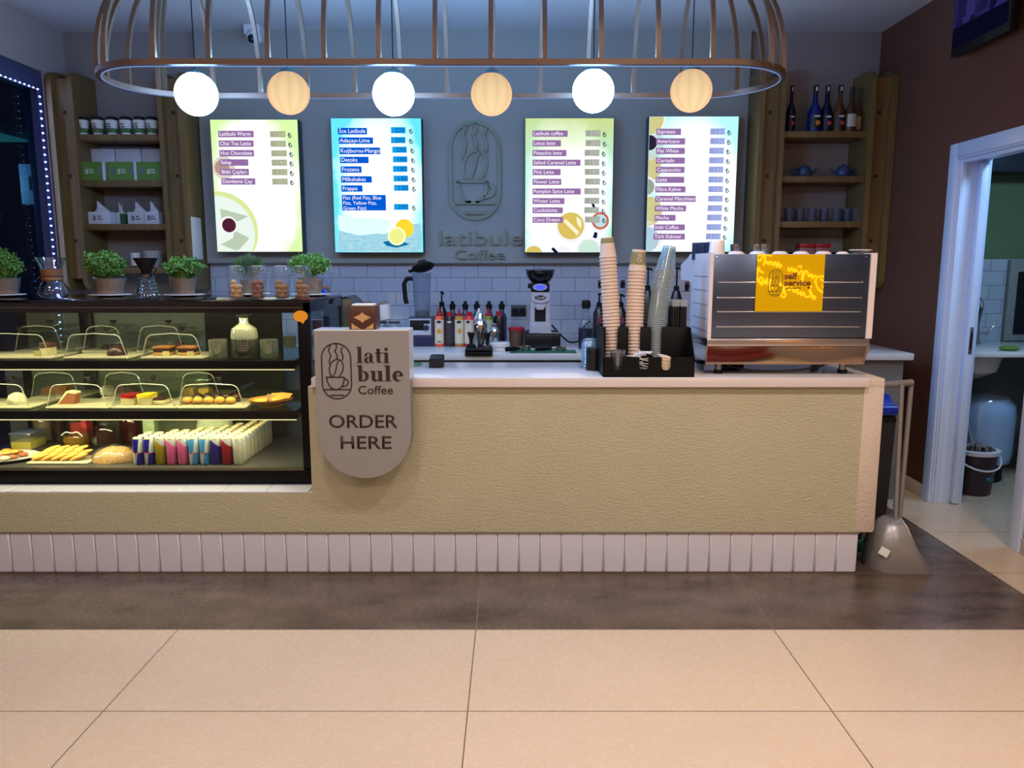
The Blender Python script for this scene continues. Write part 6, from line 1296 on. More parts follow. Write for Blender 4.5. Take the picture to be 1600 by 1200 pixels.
# napkin box on the order sign
x0, x1 = XY(546, 516, 3.38), XY(588, 516, 3.38); z0 = 1.173; z1 = ZY(475, 3.38)
t = thing('napkin_box', 'carved dark wood napkin box with pale inlay on top of the order sign', 'napkin box', ((x0 + x1) / 2, 3.43, z0))
DWOOD = wood('dark_carved_wood', (58, 28, 20), (84, 44, 30), 0.4)
mb = MB(); mb.box(x0, x1, 3.375, 3.485, z0, z1 - 0.008, 0.003); mb.build('body', DWOOD, t)
mb = MB(); mb.box(x0 + 0.012, x1 - 0.012, 3.39, 3.47, z1 - 0.012, z1 - 0.001, 0.003); mb.build('napkins', PAPER, t)
INLAY = pbr('pale_inlay', (186, 146, 96), 0.6, var=0.3, vs_=120)
xc = (x0 + x1) / 2; zc = z0 + 0.052; w = x1 - x0
mb = MB(); mb.prism([(xc + a * w, zc + b * w) for a, b in ((-0.33, 0), (-0.22, 0.045), (-0.13, 0.09), (-0.05, 0.14), (0, 0.2), (0.05, 0.14), (0.13, 0.09), (0.22, 0.045), (0.33, 0), (0.22, -0.045), (0.13, -0.09), (0.05, -0.14), (0, -0.2), (-0.05, -0.14), (-0.13, -0.09), (-0.22, -0.045))], 3.3728, 3.376, 'y'); mb.build('inlay', INLAY, t)
for sx_ in (-1, 1):
    mb = MB(); mb.prism([(xc + sx_ * w * a, z0 + b * w) for a, b in ((0.40, 0.02), (0.40, 0.24), (0.33, 0.17), (0.22, 0.10), (0.08, 0.02))], 3.3728, 3.376, 'y'); mb.build('corner_inlay', INLAY, t)
# card reader and phone
x, y = atZ(681, 575, ZC); t = thing('card_reader', 'small black card reader on the service counter right of the order sign', 'card reader', (x, y + 0.05, ZC))
mb = MB(); mb.prism([(y, ZC), (y + 0.1, ZC), (y + 0.1, ZC + 0.055), (y + 0.01, ZC + 0.04)], x - 0.034, x + 0.034, 'x'); mb.build('body', MATTE_BLACK, t)
mb = MB(); mb.prism([(y + 0.012, ZC + 0.0405), (y + 0.098, ZC + 0.0552), (y + 0.098, ZC + 0.058), (y + 0.012, ZC + 0.0435)], x - 0.03, x + 0.03, 'x'); mb.build('screen', BLACK, t)
x, y = atZ(650, 572, ZC); mb = MB(); mb.box(x - 0.03, x + 0.02, y, y + 0.10, ZC, ZC + 0.007, 0.002); solo(mb, 'phone', pbr('green_phone', (44, 104, 72), 0.25), 'green-backed phone lying beside the order sign', 'phone', (x, y + 0.05, ZC))

# black cup organiser
OX0, OX1, OZ = 0.415, 0.831, ZC
t = thing('cup_organiser', 'black countertop organiser holding cup stacks, straws and sachets', 'organiser', ((OX0 + OX1) / 2, 3.65, OZ))
ORG = pbr('organiser_black', (7, 7, 9), 0.5, spec=0.2)
zl, zh = ZY(558, 3.475), ZY(511, 3.60)
YA, YB_, YD = 3.472, 3.60, 3.80
mb = MB(); mb.box(OX0, OX1, YA, YD, OZ, OZ + 0.004); mb.build('floor_panel', ORG, t)
nx = [XY(p, 570, YA) for p in (965, 1006, 1041)]; nr = 0.0205
P = [(OX0, OZ), (OX1, OZ), (OX1, zl)]
for c in nx[::-1]: P += [(c + nr, zl), (c + nr, OZ + 0.05)] + arc(c, OZ + 0.05, nr, nr, 0, -180, 8) + [(c - nr, zl)]
P += [(OX0, zl)]
mb = MB(); mb.prism(P, YA, YA + 0.005, 'y'); mb.build('front_panel', ORG, t)
mb = MB(); mb.prism([(YA, OZ), (YD, OZ), (YD, zh), (YB_ - 0.03, zh), (YA + 0.0, zl)], OX0, OX0 + 0.004, 'x'); mb.build('side_panel', ORG, t)
mb = MB(); mb.prism([(YA, OZ), (YD, OZ), (YD, zh), (YB_ - 0.03, zh), (YA + 0.0, zl)], OX1 - 0.004, OX1, 'x'); mb.build('side_panel', ORG, t)
mb = MB(); mb.box(OX0, OX1, YD - 0.004, YD, OZ, zh); mb.build('back_panel', ORG, t)
sl = [(XY(a, 530, YB_), XY(b, 530, YB_)) for a, b in ((946.5, 965), (982, 1000.5), (1017.5, 1033.5))]
edges = [OX0 + 0.004] + [q for s in sl for q in s] + [OX1 - 0.004]
for i in range(0, 8, 2):
    mb = MB(); mb.box(edges[i], edges[i + 1], YB_, YB_ + 0.005, OZ + 0.006, zh, 0.0015); mb.build('divider', ORG, t)
for q in (0.534, 0.638, 0.746):
    mb = MB(); mb.box(q - 0.002, q + 0.002, YB_ + 0.005, YD - 0.004, OZ + 0.006, zh); mb.build('divider', ORG, t)
for q in ((nx[0] + nx[1]) / 2, (nx[1] + nx[2]) / 2, nx[2] + 0.03):
    mb = MB(); mb.box(q - 0.002, q + 0.002, YA + 0.005, YB_, OZ + 0.006, zl - 0.004); mb.build('divider', ORG, t)
# stacked cups: one model per kind, copied up the leaning stacks
CUPP = pbr('cup_paper', (212, 192, 178), 0.6, var=0.02); BAND = pbr('olive_print', (134, 132, 84), 0.6, var=0.2, vs_=60)
def cup_proto(label, x, y, z, mat, group, r0=0.029, r1=0.0395, h=0.092, rim=0.0026, foot=True):
    t = thing('paper_cup' if mat is CUPP else 'plastic_cup', label, 'cup', (x, y, z), group)
    # upside down: mouth at z, base at z + h
    mb = MB(); mb.lathe([(r1, 0.004), (r0, h), (r0 - 0.003, h), (r0 - 0.003, h - 0.006), (0, h - 0.006)] if foot else [(r1, 0.004), (r0, h), (0, h)], (x, y, z), 24); mb.build('wall', mat, t, angle=60)
    mb = MB(); mb.tube([(x + (r1 + 0.0012) * math.cos(2 * PI * i / 24), y + (r1 + 0.0012) * math.sin(2 * PI * i / 24), z + 0.0025) for i in range(24)], rim, 6, True); mb.build('rim', mat if mat is CUPP else RIM, t)
    return t
def stack(path, dz, n, mat, nm, group, band=None, **kw):
    """path: (pixel x, pixel y) from foot to top at depth Y"""
    Y = kw.pop('Y'); zs = [ZY(p[1], Y) for p in path]; xs = [XY(p[0], p[1], Y) for p in path]; h = kw.get('h', 0.092)
    K = spline(list(zip(xs, zs)), 10)
    def px_(q):
        if q <= K[0][1]: return K[0][0]
        for a, b in zip(K, K[1:]):
            if a[1] <= q <= b[1]: return a[0] + (b[0] - a[0]) * (q - a[1]) / max(1e-9, b[1] - a[1])
        return K[-1][0] + (K[-1][0] - K[-8][0]) / (K[-1][1] - K[-8][1]) * (q - K[-1][1])
    proto = None; z = OZ + 0.011; ztop = zs[-1] - h; dz = (ztop - z) / (n - 1)
    for i in range(n):
        zz = z + dz * i
        x = px_(zz + h * 0.35); tilt = math.atan((px_(zz + h * 0.35 + 0.03) - px_(zz + h * 0.35 - 0.03)) / 0.06)
        x -= math.sin(tilt) * h * 0.35
        fromtop = n - 1 - i
        lab = f'{nm}, topmost' if fromtop == 0 else f'{nm}, {ordw(fromtop)} from the top'
        if proto is None:
            proto = last = cup_proto(lab, x, Y, zz, mat, group, **kw)
        else: last = dup(proto, (x, Y, zz), lab)
        last.rotation_euler = (0, tilt, 0)
    if band:
        mb = MB(); r0, r1 = kw.get('r0', 0.029), kw.get('r1', 0.0395); lo, hi = band
        f = lambda q: r1 + (r0 - r1) * (q - 0.004) / (h - 0.004) + 0.0004
        A = [math.radians(-90 + a) for a in range(-80, 81, 10)]; x, y, zz = last.location
        V = [[mb.bm.verts.new((x + f(q) * math.cos(a), y + f(q) * math.sin(a), zz + q)) for a in A] for q in (lo, hi)]
        mb._mark([mb.bm.faces.new((V[0][i], V[0][i + 1], V[1][i + 1], V[1][i])) for i in range(len(A) - 1)]); pb = mb.build('printed_band', BAND, last)
    return last
YS = 3.6555
l1 = stack([(956.5, 585), (955.5, 510), (952.5, 450), (950, 402), (948.5, 371)], 0.0134, 34, CUPP, 'upside-down paper cup of the left leaning stack', 'paper cups of the left stack', (0.066, 0.088), Y=YS)
l2 = stack([(991.5, 585), (991.5, 510), (993.4, 455), (995.6, 424), (998.6, 390)], 0.0134, 30, CUPP, 'upside-down paper cup of the middle stack', 'paper cups of the middle stack', (0.03, 0.088), Y=YS, r0=0.031, r1=0.0412, h=0.1)
mb = MB(); x, y, zz = l2.location; draw_emblem(mb, x, zz + 0.06, 0.022, 0.002, y - 0.0405, y - 0.0365); mb.build('emblem', CUPP, l2)
CLC = clear('clear_cup', (222, 232, 238), 0.10, 0.5, 0.15, (176, 210, 232), 0.24, power=2.0)
l3 = stack([(1024.8, 590), (1026.5, 512), (1034, 450), (1040, 420), (1046.5, 384)], 0.006, 52, CLC, 'clear plastic cup of the right leaning stack', 'clear cups of the right stack', None, Y=YS + 0.004, r0=0.029, r1=0.0452, h=0.115, rim=0.0012, foot=False)
# straws in the right compartment
STR = pbr('black_straw', (22, 20, 20), 0.4); FILM = clear('straw_film', (235, 238, 242), 0.25, 0.6, 0.1, (220, 225, 235), 0.25)
proto = None; random.seed(3)
for i in range(26):
    x = OX1 - 0.0685 + 0.0115 * (i % 6) + random.uniform(-0.001, 0.001) * 1.2; y = 3.632 + 0.028 * (i // 6) + random.uniform(-0.006, 0.006)
    lab = 'black film-wrapped straw in the right compartment of the organiser'
    if proto is None:
        proto = t = thing('straw', lab, 'straw', (x, y, OZ + 0.0065), 'wrapped black straws')
        mb = MB(); mb.cyl((x, y, OZ + 0.0065), (x, y, OZ + 0.0065 + 0.305), 0.0042, seg=8); mb.build('tube', STR, t)
        mb = MB(); mb.cyl((x, y, OZ + 0.0065 + 0.3055), (x, y, OZ + 0.0065 + 0.335), 0.005, 0.0075, 8); mb.build('wrapper_tip', FILM, t)
    else:
        q = dup(proto, (x, y, OZ + 0.0065)); q.rotation_euler = (random.uniform(-0.008, 0.008), random.uniform(-0.003, 0.003), 0)
# front tray of the organiser: nested clear lids, sachets, beige packets
x = nx[0]; 
for i in range(4):
    mb = MB(); zz = OZ + 0.0065 + 0.016 * i; yq = YA + 0.062
    mb.lathe([(0.026, 0.0), (0.036, 0.062), (0.038, 0.063)], (x + 0.008, yq, zz), 24); solo(mb, 'clear_lid', clear('small_clear_cup', (215, 220, 226), 0.2, 0.7, 0.1, (150, 160, 175), 0.15), f'small clear cup in the left front notch of the organiser, {ordw(i)} from the bottom', 'cup', (x + 0.008, yq, zz), 'small clear cups')
random.seed(5)
SACH = pbr('sachet_paper', (200, 196, 190), 0.5, var=0.3, vs_=50)
for i in range(14):
    c = Vector((nx[1] + random.uniform(-0.045, 0.04), YA + 0.065 + random.uniform(-0.03, 0.03), OZ + 0.03 + 0.0062 * i))
    R = Matrix.Rotation(random.uniform(-0.5, 0.3), 3, 'Z') @ Matrix.Rotation(random.uniform(-0.35, 0.35), 3, 'X') @ Matrix.Rotation(random.uniform(-0.2, 0.25), 3, 'Y')
    mb = MB(); mb.box(c.x - 0.034, c.x + 0.034, c.y - 0.012, c.y + 0.012, c.z - 0.002, c.z + 0.002, 0.001, 1, (c, R)); solo(mb, 'sugar_sachet', SACH, 'printed white sugar sachet heaped in the middle of the organiser tray', 'sachet', tuple(c), 'sugar sachets')
BEI = pbr('beige_packet', (206, 186, 160), 0.6)
for i in range(8):
    mb = MB(); c = Vector((nx[2] + 0.002 - 0.001 * (i % 3), YA + 0.062, OZ + 0.012 + 0.0108 * i)); mb.box(c.x - 0.0255, c.x + 0.0255, c.y - 0.045, c.y + 0.045, c.z - 0.005, c.z + 0.005, 0.002, 1, (c, Matrix.Rotation(0.05 + 0.02 * i, 3, 'Y'))); solo(mb, 'wipe_packet', BEI, f'beige wipe packet stacked in the right notch of the organiser, {ordw(i)} from the bottom', 'packet', tuple(c), 'beige wipe packets')
# lids beside the organiser
x, y = atZ(930, 580, ZC); x += 0.0; y += 0.05
LIDB = pbr('black_lid', (18, 18, 22), 0.35)
proto = None
for i in range(9):
    z = ZC + 0.012 * i; lab = f'black cup lid left of the organiser, {ordw(i)} from the counter'
    if proto is None:
        proto = thing('cup_cover', lab, 'lid', (x, y, z), 'black cup lids'); mb = MB(); mb.lathe([(0, 0.0125), (0.034, 0.0125), (0.0365, 0.014), (0.038, 0.006), (0.042, 0.005), (0.042, 0.001), (0.039, 0.0)], (x, y, z), 28); mb.build('disc', LIDB, proto)
    else: dup(proto, (x, y, z), lab)
proto = None; LIDC = clear('clear_dome_lid', (226, 236, 244), 0.1, 0.6, 0.06, (190, 215, 240), 0.15)
for i in range(8):
    xx, yy = x - 0.012, y + 0.095; z = ZC + 0.0155 * i; lab = f'clear dome lid behind the black lids, {ordw(i)} from the counter'
    if proto is None:
        proto = thing('dome_cover', lab, 'lid', (xx, yy, z), 'clear dome lids'); mb = MB(); mb.lathe([(0.012, 0.038), (0.03, 0.034), (0.04, 0.02), (0.043, 0.003), (0.0465, 0.0)], (xx, yy, z), 28); mb.build('dome', LIDC, proto)
    else: dup(proto, (xx, yy, z), lab)
# ================================================================== espresso machine
MX0, MX1 = 0.914, 1.636
t = thing('espresso_machine', 'white and steel espresso machine with its grooved back panel facing the hall', 'espresso machine', (1.29, 3.8, ZC))
def brushed():
    m, nt, out = _new('brushed_panel'); b = principled(nt, out, 0.42, 1.0)
    v, x, y, z = coords(nt); n = noise(nt, v, 30, 4, 0.6, (0.3, 1, 14))
    nt.links.new(mixc(nt, n, lin((92, 106, 136)), lin((106, 122, 152))), b.inputs['Base Color'])
    b.inputs['Anisotropic'].default_value = 0.0; b.inputs['Anisotropic Rotation'].default_value = 0.0
    tg = N(nt, 'ShaderNodeTangent'); tg.direction_type = 'RADIAL'; tg.axis = 'Z'; nt.links.new(tg.outputs[0], b.inputs['Tangent'])
    nt.links.new(math_(nt, 'MULTIPLY_ADD', n, 0.1, 0.24), b.inputs['Roughness']); return m
BR = brushed()
zt, zb2, zp = ZY(397, 3.555), ZY(527.5, 3.555), ZY(541, 3.555)
mb = MB(); mb.box(MX0 + 0.004, MX1, 3.555, 3.57, zb2, zt, 0.002); mb.build('back_panel', BR, t)
for py in (441, 465, 487, 510.5):
    z = ZY(py, 3.555); mb = MB(); mb.tube([(MX0 + 0.03, 3.5555, z), (MX1 - 0.03, 3.5555, z)], 0.0035, 8); mb.build('groove', CHROME, t)
mb = MB()
for py in (441, 465):
    for xx in (MX0 + 0.03, MX1 - 0.03): mb.ball((xx, 3.553, ZY(py, 3.555)), 0.004, 8, 6)
for xx in (MX0 + 0.02, MX1 - 0.02): mb.ball((xx, 3.553, zt - 0.012), 0.003, 8, 6)
mb.build('bolt', CHROME, t)
MW = pbr('machine_white', (216, 206, 206), 0.28, var=0.02)
side = [(3.55, zb2 - 0.004), (3.9, zb2 - 0.004), (3.915, 1.20), (3.91, 1.36), (3.96, 1.375), (4.15, 1.375), (4.17, 1.40), (4.165, 1.455), (4.10, 1.47), (4.0, 1.49), (3.96, 1.507), (3.55, 1.507)]
for k, (a, b) in enumerate(((MX0 - 0.01, MX0 + 0.006), (MX1, MX1 + 0.028))):
    mb = MB(); mb.prism(side, a, b, 'x')
    if k:
        for v in mb.bm.verts:
            if v.co.x > MX1 + 0.02: v.co.x += 0.012 * max(0, 1 - abs(v.co.z - 1.32) / 0.2)
    s = mb.build('side_panel', MW, t, angle=30)
    if k == 0:
        for z in (1.40, 1.335, 1.27, 1.205, 1.15): mb = MB(); mb.box(a - 0.0015, a + 0.001, 3.58, 3.86, z - 0.0018, z + 0.0018); mb.build('ridge', pbr('ridge_grey', (130, 126, 132), 0.4), s)
mb = MB(); mb.box(MX0, MX1, 3.57, 3.9, zb2 - 0.004, 1.47); mb.box(MX0, MX1, 3.9, 4.14, 1.38, 1.45); mb.build('body', pbr('machine_grey', (120, 120, 124), 0.4), t)
TRM = pbr('polished_steel', (208, 204, 200), 0.08, 1.0, var=0.02)
STM = pbr('satin_steel', (196, 194, 198), 0.28, 1.0, var=0.03)
zq = ZY(569, 3.555)
mb = MB(); mb.box(MX0 - 0.012, MX1 + 0.02, 3.548, 4.0, zp, zb2 - 0.004, 0.004); mb.build('top_rail', STM, t)
mb = MB(); NX, NZ = 24, 10; G = []
for j in range(NZ + 1):
    q = j / NZ; z = zq + 0.008 + (zp - 0.010 - zq) * q; R_ = []
    for i in range(NX + 1):
        p = i / NX; x = MX0 - 0.012 + (MX1 + 0.010 + 0.020 * q - MX0) * p
        R_.append(mb.bm.verts.new((x, 3.5565 - 0.0007 * (1 - (2 * q - 1) ** 2) - 0.004 * (1 - (2 * p - 1) ** 2) + 0.0012 * math.sin(p * 11) * q, z)))
    G.append(R_)
mb._mark([mb.bm.faces.new((G[j][i], G[j][i + 1], G[j + 1][i + 1], G[j + 1][i])) for j in range(NZ) for i in range(NX)])
mb.box(MX0 - 0.008, MX1 - 0.004, 3.56, 4.0, zq + 0.008, zp - 0.002)
mb.build('tray_panel', TRM, t, angle=60)
mb = MB(); mb.tube([(MX0 - 0.012, 3.552, zp), (MX0 - 0.012, 3.552, zq + 0.004), (MX1 - 0.002, 3.552, zq + 0.004), (MX1 + 0.019, 3.552, zp)], 0.006, square=True); mb.build('tray_frame', STM, t)
mb = MB(); mb.prism([(3.6, zq + 0.01), (4.2, zq + 0.02), (4.2, 1.1), (3.6, zp)], MX0 - 0.006, MX0 + 0.4, 'x'); mb.build('drip_tray', MATTE_BLACK, t)
for xx, yy in ((XY(1122, 580, 3.6), 3.6), (XY(1316, 580, 3.6), 3.6), (0.98, 4.0 - 0.03), (1.58, 3.97)):
    mb = MB(); mb.cyl((xx, yy, ZC + 0.018), (xx, yy, zq + 0.012), 0.0165, seg=20); l = mb.build('leg', STEEL, t)
    mb = MB(); mb.lathe([(0, 0), (0.022, 0), (0.022, 0.016), (0.018, 0.019), (0, 0.019)], (xx, yy, ZC), 20); mb.build('foot', MATTE_BLACK, l)
mb = MB(); mb.box(MX0 + 0.01, MX1 - 0.01, 3.572, 3.955, 1.4705, 1.476); mb.build('cup_tray', STEEL, t)
mb = MB(); mb.cyl((MX0 + 0.2, 3.9, ZC), (MX0 + 0.2, 3.9, ZC + 0.03), 0.07, 0.05, 20); mb.build('drain_cup', MATTE_BLACK, t)
mb = MB(); mb.tube(spline([(1.05, 3.72, ZC + 0.02), (1.15, 3.66, ZC + 0.006), (1.32, 3.64, ZC + 0.006), (1.48, 3.68, ZC + 0.02), (1.54, 3.74, ZC + 0.035), (1.6, 3.9, ZC + 0.01)]), 0.005); mb.build('hose', pbr('grey_hose', (120, 112, 106), 0.4), t)
# yellow acrylic panel on the back
x0, x1 = XY(1181.5, 440, 3.549), XY(1287, 440, 3.549); z0, z1 = ZY(486.5, 3.549), ZY(397.5, 3.549)
def acrylic():
    m, nt, out = _new('yellow_acrylic'); b = principled(nt, out, 0.0, 0, 0.5, 0.0); b.inputs['Base Color'].default_value = (*lin((214, 172, 0)), 1); b.inputs['IOR'].default_value = 1.6; return m
t = thing('acrylic_sign', 'glossy yellow acrylic self service sign fixed to the back of the espresso machine', 'sign', ((x0 + x1) / 2, 3.551, z0))
mb = MB(); mb.box(x0, x1, 3.548, 3.5515, z0, z1); mb.build('panel', acrylic(), t)
OLV = pbr('olive_ink', (88, 84, 20), 0.4); BRN = pbr('brown_ink', (120, 52, 14), 0.4)
mb = MB(); w = XY(1222, 440, 3.549) - XY(1200.5, 440, 3.549); draw_emblem(mb, XY(1211.5, 442, 3.549), ZY(442, 3.549), w, 0.003, 3.5472, 3.548); mb.build('emblem', OLV, t)
k = 0.0124
mb = MB()
SEG = {'s': None}
text('lettering', 'self', BRN, t, XY(1225, 435, 3.549), ZY(436, 3.549), 3.548, h=0.029, w=XY(1245.5, 435, 3.549) - XY(1225, 435, 3.549), bold=0.03, extr=0.0008)
text('lettering', 'service', BRN, t, XY(1225, 446, 3.549), ZY(446, 3.549), 3.548, h=0.026, w=XY(1266, 446, 3.549) - XY(1225, 446, 3.549), bold=0.03, extr=0.0008)
mb = MB(); mb.box(XY(1227, 450, 3.549), XY(1251, 450, 3.549), 3.5472, 3.548, ZY(451, 3.549), ZY(449.5, 3.549)); mb.build('underline', OLV, t)
mb = MB(); mb.prism(arc(XY(1263.5, 450, 3.549), ZY(449.5, 3.549), 0.007, 0.006, 0, 360, 14)[:-1], 3.5472, 3.548, 'y'); mb.build('dot', BRN, t)
# cups and glasses on top of the machine
ZM = 1.4765
CUPW = pbr('warm_white_cup', (226, 214, 206), 0.25, var=0.02)
names = ['first', 'second', 'third', 'fourth', 'fifth', 'sixth']
for i, (a, b, py) in enumerate(((1137, 1164, 393), (1171, 1198, 393), (1206, 1232, 393), (1239, 1265, 393), (1274, 1300, 393), (1307, 1327, 393.5))):
    xc = XY((a + b) / 2, 394, 3.62); r = (XY(b, 394, 3.62) - XY(a, 394, 3.62)) / 2; h = ZY(py - 0.5, 3.62) - ZM
    t = thing('espresso_cup', f'upside-down white espresso cup along the machine top edge, {names[i]} from the left', 'cup', (xc, 3.625, ZM), 'upside-down espresso cups')
    mb = MB(); mb.lathe([(r + 0.004, 0), (r, h * 0.6), (r * 0.82, h - 0.005), (r * 0.55, h), (0, h)], (xc, 3.625, ZM), 28); mb.build('bowl', CUPW, t)
    mb = MB(); mb.tube(spline([(xc + r * 0.9, 3.64, ZM + h * 0.75), (xc + r + 0.012, 3.66, ZM + h * 0.6), (xc + r * 1.0, 3.655, ZM + h * 0.3)]), 0.004); mb.build('handle', CUPW, t)
xc = XY(1347, 395, 3.64); mb = MB(); mb.lathe([(0, 0.036), (0.02, 0.036), (0.05, 0.047), (0.052, 0.044), (0.022, 0.031), (0, 0.031)], (xc, 3.66, ZM + 0.0005), 28, None, 1.0, 0.9); solo(mb, 'saucer', CUPW, 'white saucer at the right end of the machine top', 'saucer', (xc, 3.66, ZM))
xc = XY(1122, 388, 3.66); t = thing('paper_cup', 'upside-down plain white cup at the left end of the machine top', 'cup', (xc, 3.68, ZM))
mb = MB(); mb.lathe([(0.040, 0), (0.033, 0.085), (0.03, 0.09), (0, 0.09)], (xc, 3.68, ZM), 28); mb.build('wall', CUPW, t)
DKG = clear('blue_grey_glass', (130, 142, 170), 0.10, 0.6, 0.06, (70, 86, 124), 0.35)
def tumbler(label, x, y, z, r0, r1, h, mat, group, inv=False):
    t = thing('tumbler', label, 'glass', (x, y, z), group); mb = MB(); mb.lathe([(0, 0.001), (r0, 0.001), (r0 + 0.001, 0.008), (r1, h), (r1 - 0.003, h), (r0 - 0.003, 0.012), (0, 0.012)], (x, y, z), 20); mb.build('body', mat, t); return t
for i, px in enumerate((1091, 1097, 1104)):
    tumbler(('leftmost', 'middle', 'rightmost')[i] + ' blue-grey glass nested at the left end of the machine top', XY(px, 388, 3.85), 3.79 + 0.055 * (2 - i) - 0.03, ZM, 0.024, 0.026, 0.085, DKG, 'blue-grey glasses on the machine')
for i, (px, nm) in enumerate(((1149, 'small glass with amber rest on the machine top'), (1181, 'clear tea glass on the machine top, left of the pair'), (1193, 'clear tea glass on the machine top, right of the pair'))):
    x = XY(px, 388, 3.75); t = tumbler(nm, x, 3.75, ZM, 0.021, 0.025, 0.075, cutglass('tea_glass', (190, 200, 210), 0.2), 'tea glasses on the machine')
    if i == 0: mb = MB(); mb.lathe([(0, 0.014), (0.016, 0.014), (0.019, 0.06), (0, 0.06)], (x, 3.75, ZM), 16); mb.build('contents', pbr('amber_rest', (120, 84, 70), 0.4), t)

# ================================================================== things on the left wall shelf
random.seed(11)
proto = None
for i, px in enumerate((130.5, 153.5, 176, 197.5, 218.5, 238)):
    x = XY(px, 207, 5.50); lab = ('leftmost' if i == 0 else 'rightmost' if i == 5 else ordw(i) + ' from the left of the') + ' white paper cup with black lid on the top shelf'
    lab = f'white paper cup with black lid on the top left shelf, ' + ('leftmost' if i == 0 else 'rightmost' if i == 5 else ordw(i) + ' from the left')
    if proto is None:
        proto = t = thing('takeaway_cup', lab, 'cup', (x, 5.50, ZL[0] + 0.0005), 'lidded paper cups'); z = ZL[0] + 0.0005
        mb = MB(); mb.lathe([(0, 0.0), (0.029, 0.0), (0.0305, 0.01), (0.0415, 0.105), (0, 0.105)], (x, 5.50, z), 24); mb.build('wall', PAPER, t)
        mb = MB(); mb.lathe([(0.0312, 0.014), (0.0352, 0.045)], (x, 5.50, z), 24); mb.build('printed_band', pbr('cup_green_print', (74, 110, 62), 0.6, var=0.35, vs_=90), t)
        mb = MB(); mb.lathe([(0, 0.122), (0.034, 0.122), (0.038, 0.118), (0.041, 0.108), (0.0445, 0.107), (0.0445, 0.1), (0.042, 0.099)], (x, 5.50, z), 24); mb.build('lid', BLACK, t)
        text('lettering', 'lati', INKL, t, x - 0.018, z + 0.066, 5.50 - 0.0388, h=0.012, w=0.02, bold=0.02, extr=0.0012); text('lettering', 'bule', INKL, t, x - 0.018, z + 0.049, 5.50 - 0.0368, h=0.012, w=0.026, bold=0.02, extr=0.0012)
    else: dup(proto, (x, 5.50, ZL[0] + 0.0005), lab)
BXG = pbr('box_green', (92, 132, 52), 0.6, var=0.1); BXW = pbr('box_white', (206, 206, 212), 0.6, var=0.02)
LAV = pbr('lavender_print', (108, 112, 128), 0.6)
gb = []
for i, (a, b, py) in enumerate(((120, 162, 281), (170, 211, 281), (216, 258, 281))):
    x0 = XY(a, py, 5.46); x1 = XY(b, py, 5.46); z = ZL[1] + 0.0005; h = 0.125
    lab = 'green printed pastry box on the second left shelf, ' + ('leftmost', 'middle', 'rightmost')[i]
    t = thing('pastry_box', lab, 'box', ((x0 + x1) / 2, 5.52, z), 'green pastry boxes')
    mb = MB(); mb.box(x0, min(x1 + 0.018, -2.395), 5.452, 5.575, z, z + h, 0.002); mb.build('carton', BXW, t)
    mb = MB(); mb.box(x0 - 0.0005, min(x1, -2.396), 5.4495, 5.453, z + 0.001, z + h); f = mb.build('printed_face', BXG, t)
    xe = min(x1, -2.396)
    text('lettering', 'lati', PAPER, f, x0 + 0.095, z + 0.066, 5.4495, h=0.014, w=0.026, bold=0.02, extr=0.0008)
    if x0 + 0.14 < xe: text('lettering', 'bule', PAPER, f, x0 + 0.095, z + 0.048, 5.4495, h=0.014, w=0.034, bold=0.02, extr=0.0008)
    mb = MB(); draw_emblem(mb, x0 + 0.08, z + 0.06, 0.017, 0.002, 5.4485, 5.4495); mb.build('emblem', PAPER, f)
    for dx in (0.035, 0.165):
        if x0 + dx + 0.015 < xe:
            mb = MB(); mb.prism(arc(x0 + dx, z + 0.065, 0.012, 0.028, 0, 360, 12)[:-1], 5.4485, 5.4495, 'y'); mb.build('flower_print', LAV, f)
for i, (a, b) in enumerate(((140, 180), (182, 221), (223, 262))):
    x0 = XY(a, 240, 5.60); x1 = min(XY(b, 240, 5.60), -2.395); z = ZL[1] + 0.0005
    mb = MB(); mb.box(x0, x1, 5.585, 5.71, z, ZY(233, 5.6) - 0.0005, 0.003); solo(mb, 'cake_carton', BXW, 'plain white carton behind the green boxes, ' + ('leftmost', 'middle', 'rightmost')[i], 'box', ((x0 + x1) / 2, 5.65, z), 'white cartons behind the green boxes')
